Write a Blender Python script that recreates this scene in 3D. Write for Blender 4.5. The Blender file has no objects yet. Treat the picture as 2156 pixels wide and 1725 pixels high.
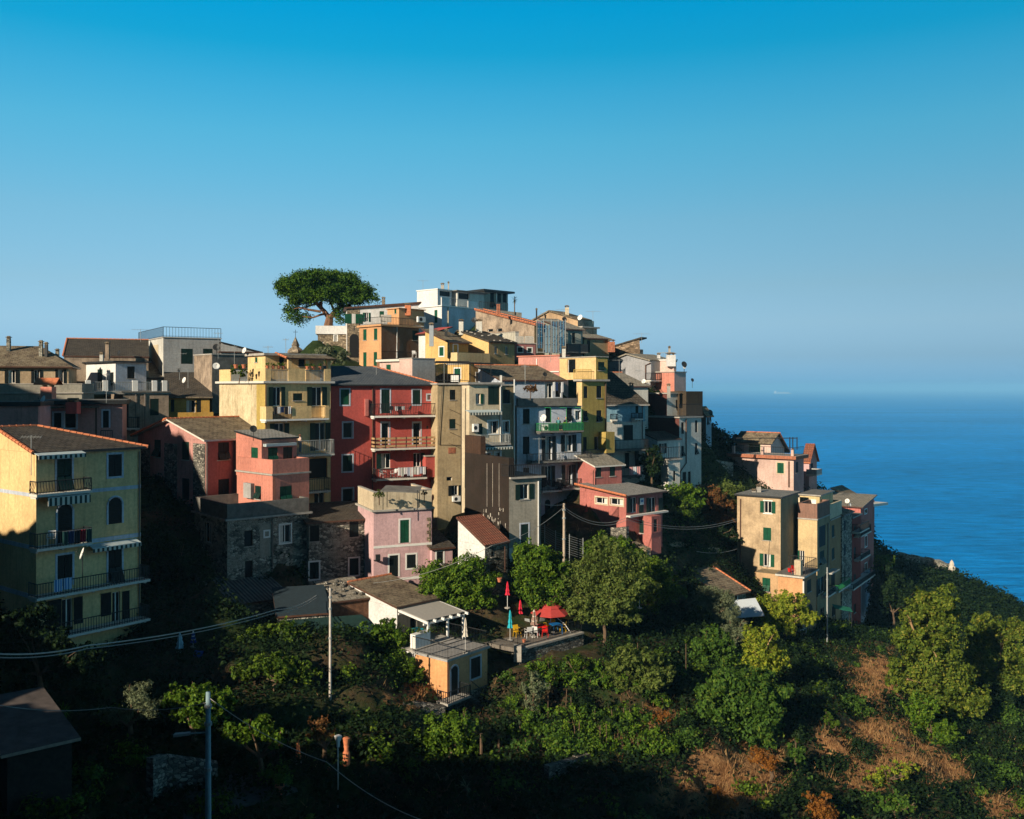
import bpy, math, random
import numpy as np
from mathutils import Vector, Matrix
random.seed(7); rng = np.random.default_rng(7)
R = math.radians
# ------------------------------------------------------------------ camera, sky, sun
F = 1960.0; CX = 1078.0; EYE = 815.0          # focal length and eye level in units of a 2156 x 1725 picture
scn = bpy.context.scene; col = scn.collection
cam_d = bpy.data.cameras.new('camera'); cam = bpy.data.objects.new('camera', cam_d); col.objects.link(cam)
cam.location = (0, 0, 0); cam.rotation_euler = (R(90), 0, 0)
cam_d.sensor_fit = 'HORIZONTAL'; cam_d.sensor_width = 36; cam_d.lens = 36*F/2156
cam_d.shift_y = -(862.5-EYE)/2156.0
cam_d.clip_start = .5; cam_d.clip_end = 200000
scn.camera = cam
scn.view_settings.view_transform = 'Standard'; scn.view_settings.look = 'None'
scn.view_settings.gamma = 1; scn.view_settings.exposure = .42
SUN_AZ, SUN_EL = 40, 23                        # degrees left of straight behind the camera, height
w = bpy.data.worlds.new("World"); scn.world = w; w.use_nodes = True
wn, wl = w.node_tree.nodes, w.node_tree.links
bg = wn['Background']
sky = wn.new('ShaderNodeTexSky'); sky.sky_type = 'NISHITA'; sky.sun_disc = False
sky.sun_elevation = R(SUN_EL); sky.sun_rotation = R(180-SUN_AZ); sky.altitude = 100
sky.air_density = 1.0; sky.dust_density = .6; sky.ozone_density = 2.0
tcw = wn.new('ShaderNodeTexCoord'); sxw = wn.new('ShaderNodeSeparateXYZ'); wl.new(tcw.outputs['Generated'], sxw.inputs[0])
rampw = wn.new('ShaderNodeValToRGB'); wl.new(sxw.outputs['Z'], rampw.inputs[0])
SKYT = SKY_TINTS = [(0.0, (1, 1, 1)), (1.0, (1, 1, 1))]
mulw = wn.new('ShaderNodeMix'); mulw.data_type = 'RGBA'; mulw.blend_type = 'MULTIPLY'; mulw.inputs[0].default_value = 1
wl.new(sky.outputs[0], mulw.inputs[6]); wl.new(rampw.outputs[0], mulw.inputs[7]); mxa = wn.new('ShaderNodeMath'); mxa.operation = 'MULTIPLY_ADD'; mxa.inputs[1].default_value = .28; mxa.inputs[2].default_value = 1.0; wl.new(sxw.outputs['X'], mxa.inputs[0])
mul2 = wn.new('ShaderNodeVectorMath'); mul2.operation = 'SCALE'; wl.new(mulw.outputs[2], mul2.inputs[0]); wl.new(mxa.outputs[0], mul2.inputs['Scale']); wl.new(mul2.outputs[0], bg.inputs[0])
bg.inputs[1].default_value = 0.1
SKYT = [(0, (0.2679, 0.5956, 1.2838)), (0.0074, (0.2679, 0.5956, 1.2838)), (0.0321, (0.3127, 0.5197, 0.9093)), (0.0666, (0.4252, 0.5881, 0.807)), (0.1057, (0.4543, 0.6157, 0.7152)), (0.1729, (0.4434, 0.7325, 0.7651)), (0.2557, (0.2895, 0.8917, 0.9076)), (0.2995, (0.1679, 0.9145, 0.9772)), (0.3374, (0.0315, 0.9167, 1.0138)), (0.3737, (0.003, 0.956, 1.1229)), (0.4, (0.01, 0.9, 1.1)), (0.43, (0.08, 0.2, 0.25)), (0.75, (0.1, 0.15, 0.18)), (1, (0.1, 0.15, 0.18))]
bg.inputs[1].default_value = 0.11
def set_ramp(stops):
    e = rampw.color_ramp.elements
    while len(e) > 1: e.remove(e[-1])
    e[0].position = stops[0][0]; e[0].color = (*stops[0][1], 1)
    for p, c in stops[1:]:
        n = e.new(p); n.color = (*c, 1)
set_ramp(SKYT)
sd = bpy.data.lights.new('sun', 'SUN'); sd.energy = 5.0; sd.angle = R(.5); sd.color = (1, .85, .64)
sun = bpy.data.objects.new('sun', sd); col.objects.link(sun)
sdir = Vector((-math.sin(R(SUN_AZ))*math.cos(R(SUN_EL)), -math.cos(R(SUN_AZ))*math.cos(R(SUN_EL)), math.sin(R(SUN_EL))))
sun.rotation_euler = sdir.to_track_quat('Z', 'Y').to_euler(); sun.location = sdir*100
scn.cycles.max_bounces = 5; scn.cycles.diffuse_bounces = 2; scn.cycles.glossy_bounces = 2
scn.cycles.transmission_bounces = 2; scn.cycles.transparent_max_bounces = 4
# ------------------------------------------------------------------ picture frames (my crops) -> picture units
K8 = .56146
FR = dict(A=(0,1200,2.695), B=(0,1760,2.695), C=(700,1200,2.695), D=(700,1760,2.695), E=(1400,1200,2.695), F=(1400,1760,2.695),
          G=(2000,1240,2.695), H=(2000,1760,2.695), I=(980,980,2.695), J=(1500,980,2.695), K=(2500,1560,2.695), L=(2500,2000,2.695),
          M=(0,2250,2.156), N=(900,2250,2.156), O=(1800,2250,2.156), P=(2840,2050,2.156), Q=(2600,2472,2.8747), Z=(0,0,K8))
def dp(fr, x, y):
    a, b, s = FR[fr]; return (a+x/s)*K8, (b+y/s)*K8
def W3(x, y, Y): return Vector(((x-CX)/F*Y, Y, -(y-EYE)/F*Y))
def at(fr, x, y, Y): return W3(*dp(fr, x, y), Y)
UP = Vector((0, 0, 1))
# ------------------------------------------------------------------ materials
MAT = {}
def mat(name, col_, rough=.85, **k):
    if name in MAT: return MAT[name]
    m = bpy.data.materials.new(name); m.use_nodes = True; MAT[name] = m
    n, l = m.node_tree.nodes, m.node_tree.links; b = n['Principled BSDF']
    b.inputs['Roughness'].default_value = rough; b.inputs['Base Color'].default_value = (*col_, 1)
    b.inputs['Specular IOR Level'].default_value = k.get('spec', .3)
    if k.get('metal'): b.inputs['Metallic'].default_value = k['metal']
    return m
def nodes(m): return m.node_tree.nodes, m.node_tree.links, m.node_tree.nodes['Principled BSDF']
def noise(n, l, vec, scale, det=4, rough=.6, dist=0):
    t = n.new('ShaderNodeTexNoise'); t.inputs['Scale'].default_value = scale; t.inputs['Detail'].default_value = det
    t.inputs['Roughness'].default_value = rough; t.inputs['Distortion'].default_value = dist; l.new(vec, t.inputs['Vector']); return t.outputs['Fac']
def ramp(n, l, src, stops, interp='LINEAR'):
    r = n.new('ShaderNodeValToRGB'); e = r.color_ramp.elements; r.color_ramp.interpolation = interp
    e[0].position, e[0].color = stops[0][0], (*stops[0][1], 1); e[1].position, e[1].color = stops[-1][0], (*stops[-1][1], 1)
    for p, c in stops[1:-1]: x = e.new(p); x.color = (*c, 1)
    l.new(src, r.inputs[0]); return r.outputs[0]
def mixc(n, l, fac, a, b, mode='MIX'):
    x = n.new('ShaderNodeMix'); x.data_type = 'RGBA'; x.blend_type = mode
    if isinstance(fac, (int, float)): x.inputs[0].default_value = fac
    else: l.new(fac, x.inputs[0])
    for i, v in ((6, a), (7, b)):
        if isinstance(v, tuple): x.inputs[i].default_value = (*v, 1)
        else: l.new(v, x.inputs[i])
    return x.outputs[2]
def bump(n, l, b, h, strength=.4, dist=.03):
    x = n.new('ShaderNodeBump'); x.inputs['Strength'].default_value = strength; x.inputs['Distance'].default_value = dist
    l.new(h, x.inputs['Height']); l.new(x.outputs[0], b.inputs['Normal'])
def uvn(n, l, sx=1, sy=1):
    t = n.new('ShaderNodeTexCoord'); mp = n.new('ShaderNodeMapping'); mp.inputs['Scale'].default_value = (sx, sy, 1)
    l.new(t.outputs['UV'], mp.inputs[0]); return mp.outputs[0]
def objc(n, l):
    t = n.new('ShaderNodeTexCoord'); return t.outputs['Object']
def math2(n, l, op, a, b):
    x = n.new('ShaderNodeMath'); x.operation = op
    for i, v in ((0, a), (1, b)):
        if isinstance(v, (int, float)): x.inputs[i].default_value = v
        else: l.new(v, x.inputs[i])
    return x.outputs[0]
def stucco(name, c, stain=(.25, .2, .14), amt=.5, streak=.5, blotch=.6):
    if name in MAT: return MAT[name]
    m = mat(name, c, .92, spec=.15); n, l, b = nodes(m); o = objc(n, l)
    big = ramp(n, l, noise(n, l, o, blotch, 6, .68), [(.42, (0,)*3), (.68, (amt,)*3)])
    c1 = mixc(n, l, big, c, stain)
    st = ramp(n, l, noise(n, l, uvn(n, l, 2.2, .16), 1.6, 5, .7), [(.5, (0,)*3), (.75, (streak,)*3)])
    c2 = mixc(n, l, st, c1, tuple(x*.55 for x in stain))
    fine = ramp(n, l, noise(n, l, o, 5, 5, .7), [(.3, (.78,)*3), (.7, (1.12,)*3)])
    fade = ramp(n, l, noise(n, l, o, .22, 3, .5), [(.3, (.74,)*3), (.65, (1.08,)*3)]); c2 = mixc(n, l, 1, c2, fade, 'MULTIPLY')
    c3 = mixc(n, l, 1, c2, fine, 'MULTIPLY'); l.new(c3, b.inputs['Base Color'])
    bump(n, l, b, noise(n, l, o, 9, 5, .7), .35, .03); return m
def stone(name, c1, c2, mortar, scale=2.4, plaster=.35, pc=None):
    if name in MAT: return MAT[name]
    m = mat(name, c1, .95, spec=.1); n, l, b = nodes(m); uv = uvn(n, l, 1, 1.7)
    wob = n.new('ShaderNodeTexNoise'); wob.inputs['Scale'].default_value = 2.5; l.new(uv, wob.inputs['Vector'])
    uvw = n.new('ShaderNodeMix'); uvw.data_type = 'VECTOR'; uvw.inputs[0].default_value = .16; l.new(uv, uvw.inputs[4]); l.new(wob.outputs['Color'], uvw.inputs[5])
    v = n.new('ShaderNodeTexVoronoi'); v.inputs['Scale'].default_value = scale; l.new(uvw.outputs[1], v.inputs['Vector'])
    e = n.new('ShaderNodeTexVoronoi'); e.feature = 'DISTANCE_TO_EDGE'; e.inputs['Scale'].default_value = scale; l.new(uvw.outputs[1], e.inputs['Vector'])
    sx = n.new('ShaderNodeSeparateColor'); l.new(v.outputs['Color'], sx.inputs[0])
    cc = ramp(n, l, sx.outputs[0], [(0, tuple(x*.5 for x in c1)), (.35, c1), (.7, c2), (1, tuple(min(1, x*1.5) for x in c2))])
    ed = ramp(n, l, e.outputs['Distance'], [(.03, (1,)*3), (.1, (0,)*3)])
    cc = mixc(n, l, ed, cc, mortar)
    pl = ramp(n, l, noise(n, l, uv, .45, 7, .75), [(.5, (0,)*3), (.56, (plaster,)*3)])
    cc = mixc(n, l, pl, cc, pc or c2)
    big = ramp(n, l, noise(n, l, uv, .35, 5, .7), [(.3, (.6,)*3), (.7, (1.2,)*3)])
    cc = mixc(n, l, 1, cc, big, 'MULTIPLY'); l.new(cc, b.inputs['Base Color'])
    bump(n, l, b, ramp(n, l, e.outputs['Distance'], [(0, (0,)*3), (.15, (1,)*3)]), .9, .06); return m
def rooftile(name, c1, c2, lichen, rows=3.2, cols=2.2, amt=.5, roman=False):
    if name in MAT: return MAT[name]
    m = mat(name, c1, .93, spec=.12); n, l, b = nodes(m); uv = uvn(n, l)
    br = n.new('ShaderNodeTexBrick'); br.inputs['Scale'].default_value = 1; br.inputs['Brick Width'].default_value = 1/cols; br.inputs['Row Height'].default_value = 1/rows
    br.inputs['Mortar Size'].default_value = .025; br.inputs['Color1'].default_value = (*c1, 1); br.inputs['Color2'].default_value = (*c2, 1)
    br.inputs['Mortar'].default_value = (*(x*.25 for x in c1), 1); br.inputs['Bias'].default_value = .1; l.new(uv, br.inputs['Vector'])
    li = ramp(n, l, noise(n, l, uv, .9, 7, .75), [(.42, (0,)*3), (.62, (amt,)*3)])
    cc = mixc(n, l, li, br.outputs['Color'], lichen)
    fi = ramp(n, l, noise(n, l, uv, 6, 4, .7), [(.3, (.6,)*3), (.7, (1.25,)*3)])
    cc = mixc(n, l, 1, cc, fi, 'MULTIPLY'); l.new(cc, b.inputs['Base Color'])
    sx = n.new('ShaderNodeSeparateXYZ'); l.new(uv, sx.inputs[0])
    if roman:
        wv = n.new('ShaderNodeTexWave'); wv.inputs['Scale'].default_value = 1.3; l.new(uv, wv.inputs['Vector']); h = wv.outputs['Fac']
        bump(n, l, b, h, .9, .08)
    else:
        h = math2(n, l, 'ADD', math2(n, l, 'FRACT', math2(n, l, 'MULTIPLY', sx.outputs['Y'], -rows), 0), noise(n, l, uv, 4, 3)); bump(n, l, b, h, .8, .04)
    return m
def corrug(name, c, c2):
    if name in MAT: return MAT[name]
    m = mat(name, c, .7, spec=.2); n, l, b = nodes(m); uv = uvn(n, l)
    wv = n.new('ShaderNodeTexWave'); wv.inputs['Scale'].default_value = 1.1; l.new(uv, wv.inputs['Vector'])
    cc = mixc(n, l, ramp(n, l, noise(n, l, uv, 1.2, 6, .7), [(.4, (0,)*3), (.65, (1,)*3)]), c, c2)
    cc = mixc(n, l, 1, cc, ramp(n, l, wv.outputs['Fac'], [(0, (.35,)*3), (1, (1.3,)*3)]), 'MULTIPLY')
    l.new(cc, b.inputs['Base Color']); bump(n, l, b, wv.outputs['Fac'], .9, .06); return m
def shutter_mat(name, c, freq=9):
    if name in MAT: return MAT[name]
    m = mat(name, c, .6, spec=.25); n, l, b = nodes(m); uv = uvn(n, l); sx = n.new('ShaderNodeSeparateXYZ'); l.new(uv, sx.inputs[0])
    s = math2(n, l, 'FRACT', math2(n, l, 'MULTIPLY', sx.outputs['Y'], freq), 0)
    cc = mixc(n, l, 1, c, ramp(n, l, s, [(.1, (.35,)*3), (.35, (1.1,)*3)]), 'MULTIPLY')
    cc = mixc(n, l, 1, cc, ramp(n, l, noise(n, l, objc(n, l), 2.5, 4), [(.3, (.75,)*3), (.7, (1.25,)*3)]), 'MULTIPLY')
    l.new(cc, b.inputs['Base Color']); bump(n, l, b, s, .7, .03); return m
def plain(name, c, rough=.7, var=.25, scale=4, **k):
    if name in MAT: return MAT[name]
    m = mat(name, c, rough, **k); n, l, b = nodes(m)
    cc = mixc(n, l, 1, c, ramp(n, l, noise(n, l, objc(n, l), scale, 5, .7), [(.3, (1-var,)*3), (.7, (1+var,)*3)]), 'MULTIPLY')
    l.new(cc, b.inputs['Base Color']); return m
def stripes(name, c1, c2, freq=2.2, axis='X', duty=.5):
    if name in MAT: return MAT[name]
    m = mat(name, c1, .9); n, l, b = nodes(m); uv = uvn(n, l); sx = n.new('ShaderNodeSeparateXYZ'); l.new(uv, sx.inputs[0])
    s = math2(n, l, 'FRACT', math2(n, l, 'MULTIPLY', sx.outputs[axis], freq), 0)
    l.new(ramp(n, l, s, [(duty, c1), (duty+.01, c2)], 'CONSTANT'), b.inputs['Base Color']); return m
def leafmat(name, cols, trans=.28, rough=.6, patch=.8):
    if name in MAT: return MAT[name]
    m = mat(name, cols[0], rough, spec=.12); n, l, b = nodes(m)
    g = n.new('ShaderNodeNewGeometry')
    st = [(i/(len(cols)-1), c) for i, c in enumerate(cols)]
    mixv = math2(n, l, 'ADD', math2(n, l, 'MULTIPLY', g.outputs['Random Per Island'], .55), math2(n, l, 'MULTIPLY', noise(n, l, objc(n, l), patch, 3), .45))
    cc = ramp(n, l, mixv, st); l.new(cc, b.inputs['Base Color'])
    tr = n.new('ShaderNodeBsdfTranslucent'); l.new(cc, tr.inputs[0]); mx = n.new('ShaderNodeMixShader'); mx.inputs[0].default_value = trans
    l.new(b.outputs[0], mx.inputs[1]); l.new(tr.outputs[0], mx.inputs[2]); l.new(mx.outputs[0], n['Material Output'].inputs[0]); return m
GREEN = shutter_mat('green_shutter', (.006, .075, .038)); DGREEN = shutter_mat('shaded_green_shutter', (.005, .026, .020)); BROWNSH = shutter_mat('brown_wood_shutter', (.06, .025, .012), 6)  # DGREEN: green shutters with shade put into the colour
DKSH = shutter_mat('shaded_shutter', (.006, .011, .012))  # shutters out of the sun: their shade is painted in as near-black
GLASS = mat('window_glass', (.005, .007, .009), .25, spec=.15)
WHITE = plain('white_paint', (.72, .72, .70), .6, .08); OFFW = plain('offwhite_trim', (.6, .58, .53), .8, .12)
DARK = plain('archway_shade', (.012, .012, .013), .9, .2)  # DARK: flat fill that paints the shade inside the archway
IRON = plain('dark_iron', (.02, .022, .024), .5, .2); GREYRAIL = plain('grey_rail', (.28, .3, .3), .5, .15)
CONC = plain('concrete', (.36, .34, .31), .9, .25, 2); CONCD = plain('dark_concrete', (.14, .135, .125), .95, .35, 2)
TERRA = plain('terracotta', (.5, .17, .08), .85, .35, 5); TERRAD = plain('old_terracotta', (.34, .13, .075), .9, .45, 4)
PIPE = plain('grey_pipe', (.16, .15, .14), .5, .2); COPPER = plain('dark_copper', (.09, .045, .03), .5, .2)
AWN = stripes('striped_awning', (.62, .6, .52), (.03, .05, .045), 3.2); AWNT = plain('awning_top', (.42, .5, .52), .8, .1)
WOODP = plain('pale_plank', (.42, .27, .14), .8, .3); BARK = plain('bark', (.12, .08, .05), .95, .4, 3); BARKP = plain('pine_bark', (.16, .085, .05), .95, .5, 2)
POT = plain('clay_pot', (.5, .17, .09), .85, .2)
R_BROWN = rooftile('brown_stone_tile_roof', (.11, .085, .062), (.2, .155, .11), (.3, .25, .17), 3, 2.4, .75)
R_DARK = rooftile('dark_stone_roof', (.06, .052, .045), (.09, .078, .065), (.15, .13, .1), 3, 2.4, .35)
R_SLATE = rooftile('blue_grey_slate_roof', (.085, .105, .13), (.12, .14, .165), (.16, .17, .17), 4.5, 3.5, .4)
R_RED = rooftile('red_clay_tile_roof', (.26, .09, .06), (.34, .12, .075), (.2, .12, .08), 2.6, 4, .4, True)
R_STONE = rooftile('weathered_stone_slab_roof', (.22, .2, .165), (.3, .27, .22), (.36, .33, .27), 2.2, 2, .5)
R_PALE = rooftile('pale_grey_shingle_roof', (.26, .26, .25), (.33, .33, .32), (.4, .38, .33), 3.5, 3, .4)
ST_DARK = stone('dark_rubble_stone', (.17, .175, .155), (.38, .37, .32), (.12, .12, .105), 4.0, .75, (.38, .36, .3))
ST_TAN = stone('tan_rubble_stone', (.24, .19, .13), (.36, .29, .2), (.2, .16, .12), 4.2, .3)
ST_GREY = stone('grey_rubble_stone', (.15, .145, .13), (.3, .28, .24), (.08, .075, .07), 4.2, .3)
# ------------------------------------------------------------------ mesh builder
class MB:
    def __init__(s): s.v = []; s.f = []; s.m = []
    def poly(s, pts, m=0):
        i = len(s.v); s.v += [Vector(p) for p in pts]; s.f.append(list(range(i, i+len(pts)))); s.m.append(m); return s
    def para(s, o, a, b, c, m=0):
        o, a, b, c = map(Vector, (o, a, b, c)); i = len(s.v)
        s.v += [o, o+a, o+a+b, o+b, o+c, o+a+c, o+a+b+c, o+b+c]
        fs = [(0, 3, 2, 1), (4, 5, 6, 7), (0, 1, 5, 4), (1, 2, 6, 5), (2, 3, 7, 6), (3, 0, 4, 7)]
        if a.cross(b).dot(c) < 0: fs = [t[::-1] for t in fs]
        for t in fs: s.f.append([i+k for k in t]); s.m.append(m)
        return s
    def box(s, cx, cy, cz, w, d, h, m=0): return s.para((cx-w/2, cy-d/2, cz), (w, 0, 0), (0, d, 0), (0, 0, h), m)
    def slab(s, pts, th, m=0, me=None):
        pts = [Vector(p) for p in pts]; n = len(pts); i = len(s.v); dn = Vector((0, 0, -th)); me = m if me is None else me
        s.v += pts+[p+dn for p in pts]
        s.f.append([i+k for k in range(n)]); s.m.append(m); s.f.append([i+n+k for k in range(n)][::-1]); s.m.append(me)
        for k in range(n): s.f.append([i+k, i+n+k, i+n+(k+1) % n, i+(k+1) % n]); s.m.append(me)
        return s
    def tube(s, pts, r, n=6, m=0, cap=True):
        pts = [Vector(p) for p in pts]; rs = r if isinstance(r, (list, tuple)) else [r]*len(pts); base = len(s.v)
        for k, p in enumerate(pts):
            d = (pts[min(k+1, len(pts)-1)]-pts[max(k-1, 0)]).normalized()
            a = d.cross(UP if abs(d.z) < .95 else Vector((1, 0, 0))).normalized(); b = d.cross(a)
            for j in range(n):
                t = 2*math.pi*j/n; s.v.append(p+(a*math.cos(t)+b*math.sin(t))*rs[k])
        for k in range(len(pts)-1):
            for j in range(n):
                s.f.append([base+k*n+j, base+k*n+(j+1) % n, base+(k+1)*n+(j+1) % n, base+(k+1)*n+j]); s.m.append(m)
        if cap:
            s.f.append([base+j for j in range(n)][::-1]); s.m.append(m); s.f.append([base+(len(pts)-1)*n+j for j in range(n)]); s.m.append(m)
        return s
    def lathe(s, o, prof, n=12, m=0):
        o = Vector(o); base = len(s.v)
        for r, z in prof:
            for j in range(n): t = 2*math.pi*j/n; s.v.append(o+Vector((r*math.cos(t), r*math.sin(t), z)))
        for k in range(len(prof)-1):
            for j in range(n): s.f.append([base+k*n+j, base+k*n+(j+1) % n, base+(k+1)*n+(j+1) % n, base+(k+1)*n+j]); s.m.append(m)
        s.f.append([base+j for j in range(n)][::-1]); s.m.append(m); s.f.append([base+(len(prof)-1)*n+j for j in range(n)]); s.m.append(m)
        return s
    def build(s, name, mats, parent=None, origin=(0, 0, 0), smooth=False):
        if not s.f: return None
        mats = mats if isinstance(mats, (list, tuple)) else [mats]; o = Vector(origin)
        me = bpy.data.meshes.new(name); me.from_pydata([tuple(p-o) for p in s.v], [], s.f)
        for x in mats: me.materials.append(x)
        uv = me.uv_layers.new(name='UVMap'); li = 0; dat = []
        for f, mi in zip(s.f, s.m):
            p0 = s.v[f[0]]; nn = Vector((0, 0, 0))
            for k in range(1, len(f)-1): nn += (s.v[f[k]]-p0).cross(s.v[f[k+1]]-p0)
            if nn.length > 1e-12: nn.normalize()
            h = UP.cross(nn)
            h = h.normalized() if h.length > .02 else Vector((1, 0, 0))
            g = nn.cross(h)
            if abs(nn.z) > .999: h, g = Vector((1, 0, 0)), Vector((0, 1, 0))
            for k in f: dat += [s.v[k].dot(h), s.v[k].dot(g)]
        uv.data.foreach_set('uv', dat); me.polygons.foreach_set('material_index', s.m)
        if smooth: me.polygons.foreach_set('use_smooth', [True]*len(s.f))
        ob = bpy.data.objects.new(name, me); col.objects.link(ob)
        if parent is not None: ob.parent = parent
        return ob
def fast_mesh(name, V, Fc, mats, parent=None, mi=None):
    """V (n,3), Fc (m,k) numpy arrays -> one mesh object"""
    me = bpy.data.meshes.new(name); k = Fc.shape[1]; me.vertices.add(len(V)); me.vertices.foreach_set('co', V.astype(np.float32).ravel())
    me.loops.add(Fc.size); me.loops.foreach_set('vertex_index', Fc.astype(np.int32).ravel())
    me.polygons.add(len(Fc)); me.polygons.foreach_set('loop_start', np.arange(0, Fc.size, k, dtype=np.int32))
    for x in (mats if isinstance(mats, (list, tuple)) else [mats]): me.materials.append(x)
    if mi is not None: me.polygons.foreach_set('material_index', mi.astype(np.int32))
    me.update(calc_edges=True); ob = bpy.data.objects.new(name, me); col.objects.link(ob)
    if parent is not None: ob.parent = parent
    return ob
def tag(o, label=None, cat=None, group=None, kind=None):
    for k, v in (('label', label), ('category', cat), ('group', group), ('kind', kind)):
        if v: o[k] = v
    return o
def thing(name, label, cat, loc, group=None, rz=0):
    o = bpy.data.objects.new(name, None); col.objects.link(o); o.location = loc; o.rotation_euler.z = rz; o.empty_display_size = .3
    return tag(o, label, cat, group)
def clone(root, loc, rz=0, label=None):
    def cp(o, par):
        c = o.copy(); col.objects.link(c); c.parent = par
        for ch in o.children: cp(ch, c)
        return c
    r = cp(root, None); r.location = loc; r.rotation_euler.z = rz
    if label: r['label'] = label
    return r
# ------------------------------------------------------------------ houses
BASES = []            # points where houses meet the ground (used to shape the terrain)
KMAP = {'weathered beige': 1.22, 'small white house with a railed': 1.18, 'ochre yellow house': 1.18, 'dark mauve house': 1.13, 'low mauve wall': 1.13, 'house with a long black slate': 1.12, 'light grey rendered house': 1.12, 'grey rendered wing': 1.12, 'brown slab roofed': 1.16, 'square beige': 1.12, 'tan house with dark shutters': 1.12, 'grey parapeted': 1.14,
 'cool white apartment': 1.15, 'tall mustard': 1.17, 'pale blue topped house with': 1.19, 'dark grey gable ended': 1.25, 'dark stone gable rising': 1.2, 'low white house with a red ridged': 1.24,
 'pale pink house with a white chimney': 1.2, 'off-white house with brown red': 1.26, 'small off-white annex': 1.25, 'slim pale house': 1.2, 'brick red annex': 1.22, 'salmon red veranda': 1.25, 'crimson red four': 1.08, 'dark rubble': 1.04, 'salmon pink cubic': 1.04, 'mauve pink gabled': 1.04, 'low stone house with sagging': 1.04, 'pale pink house with white bands': 1.04, 'raw cement': 1.04, 'small white sided': 1.06, 'little pink annex': 1.04, 'lemon yellow house with planted': 1.04, 'dark stone shed': 1.1, 'low shed': 1.1, 'small shed': 1.1, 'white cottage': 1.13,
 'narrow tan five': 1.08, 'cream house with two striped': 1.08, 'rosy pink blank': 1.12, 'warm yellow gabled': 1.1, 'small golden': 1.1, 'yellow ochre house with a pergola': 1.08, 'pale pink low house': 1.05, 'small blush': 1.05,
 'white house with a dark red roof': 1.1, 'dim pink': 1.1, 'white washed': 1.1, 'tan house with a long sloping': 1.08, 'orange house with brown': 1.07, 'brown iron railing': 1.07, 'long house half': 1.05, 'bright white terraced': 1.08,
 'dark grey penthouse': 1.08, 'sand coloured': 1.08, 'low tan stone house topped': 1.05, 'grey green house': 1.08, 'narrow tan house with small': 1.08, 'tan terrace block': 1.08, 'pointed stone': 1.05}     # distance corrections, one per house
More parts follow.
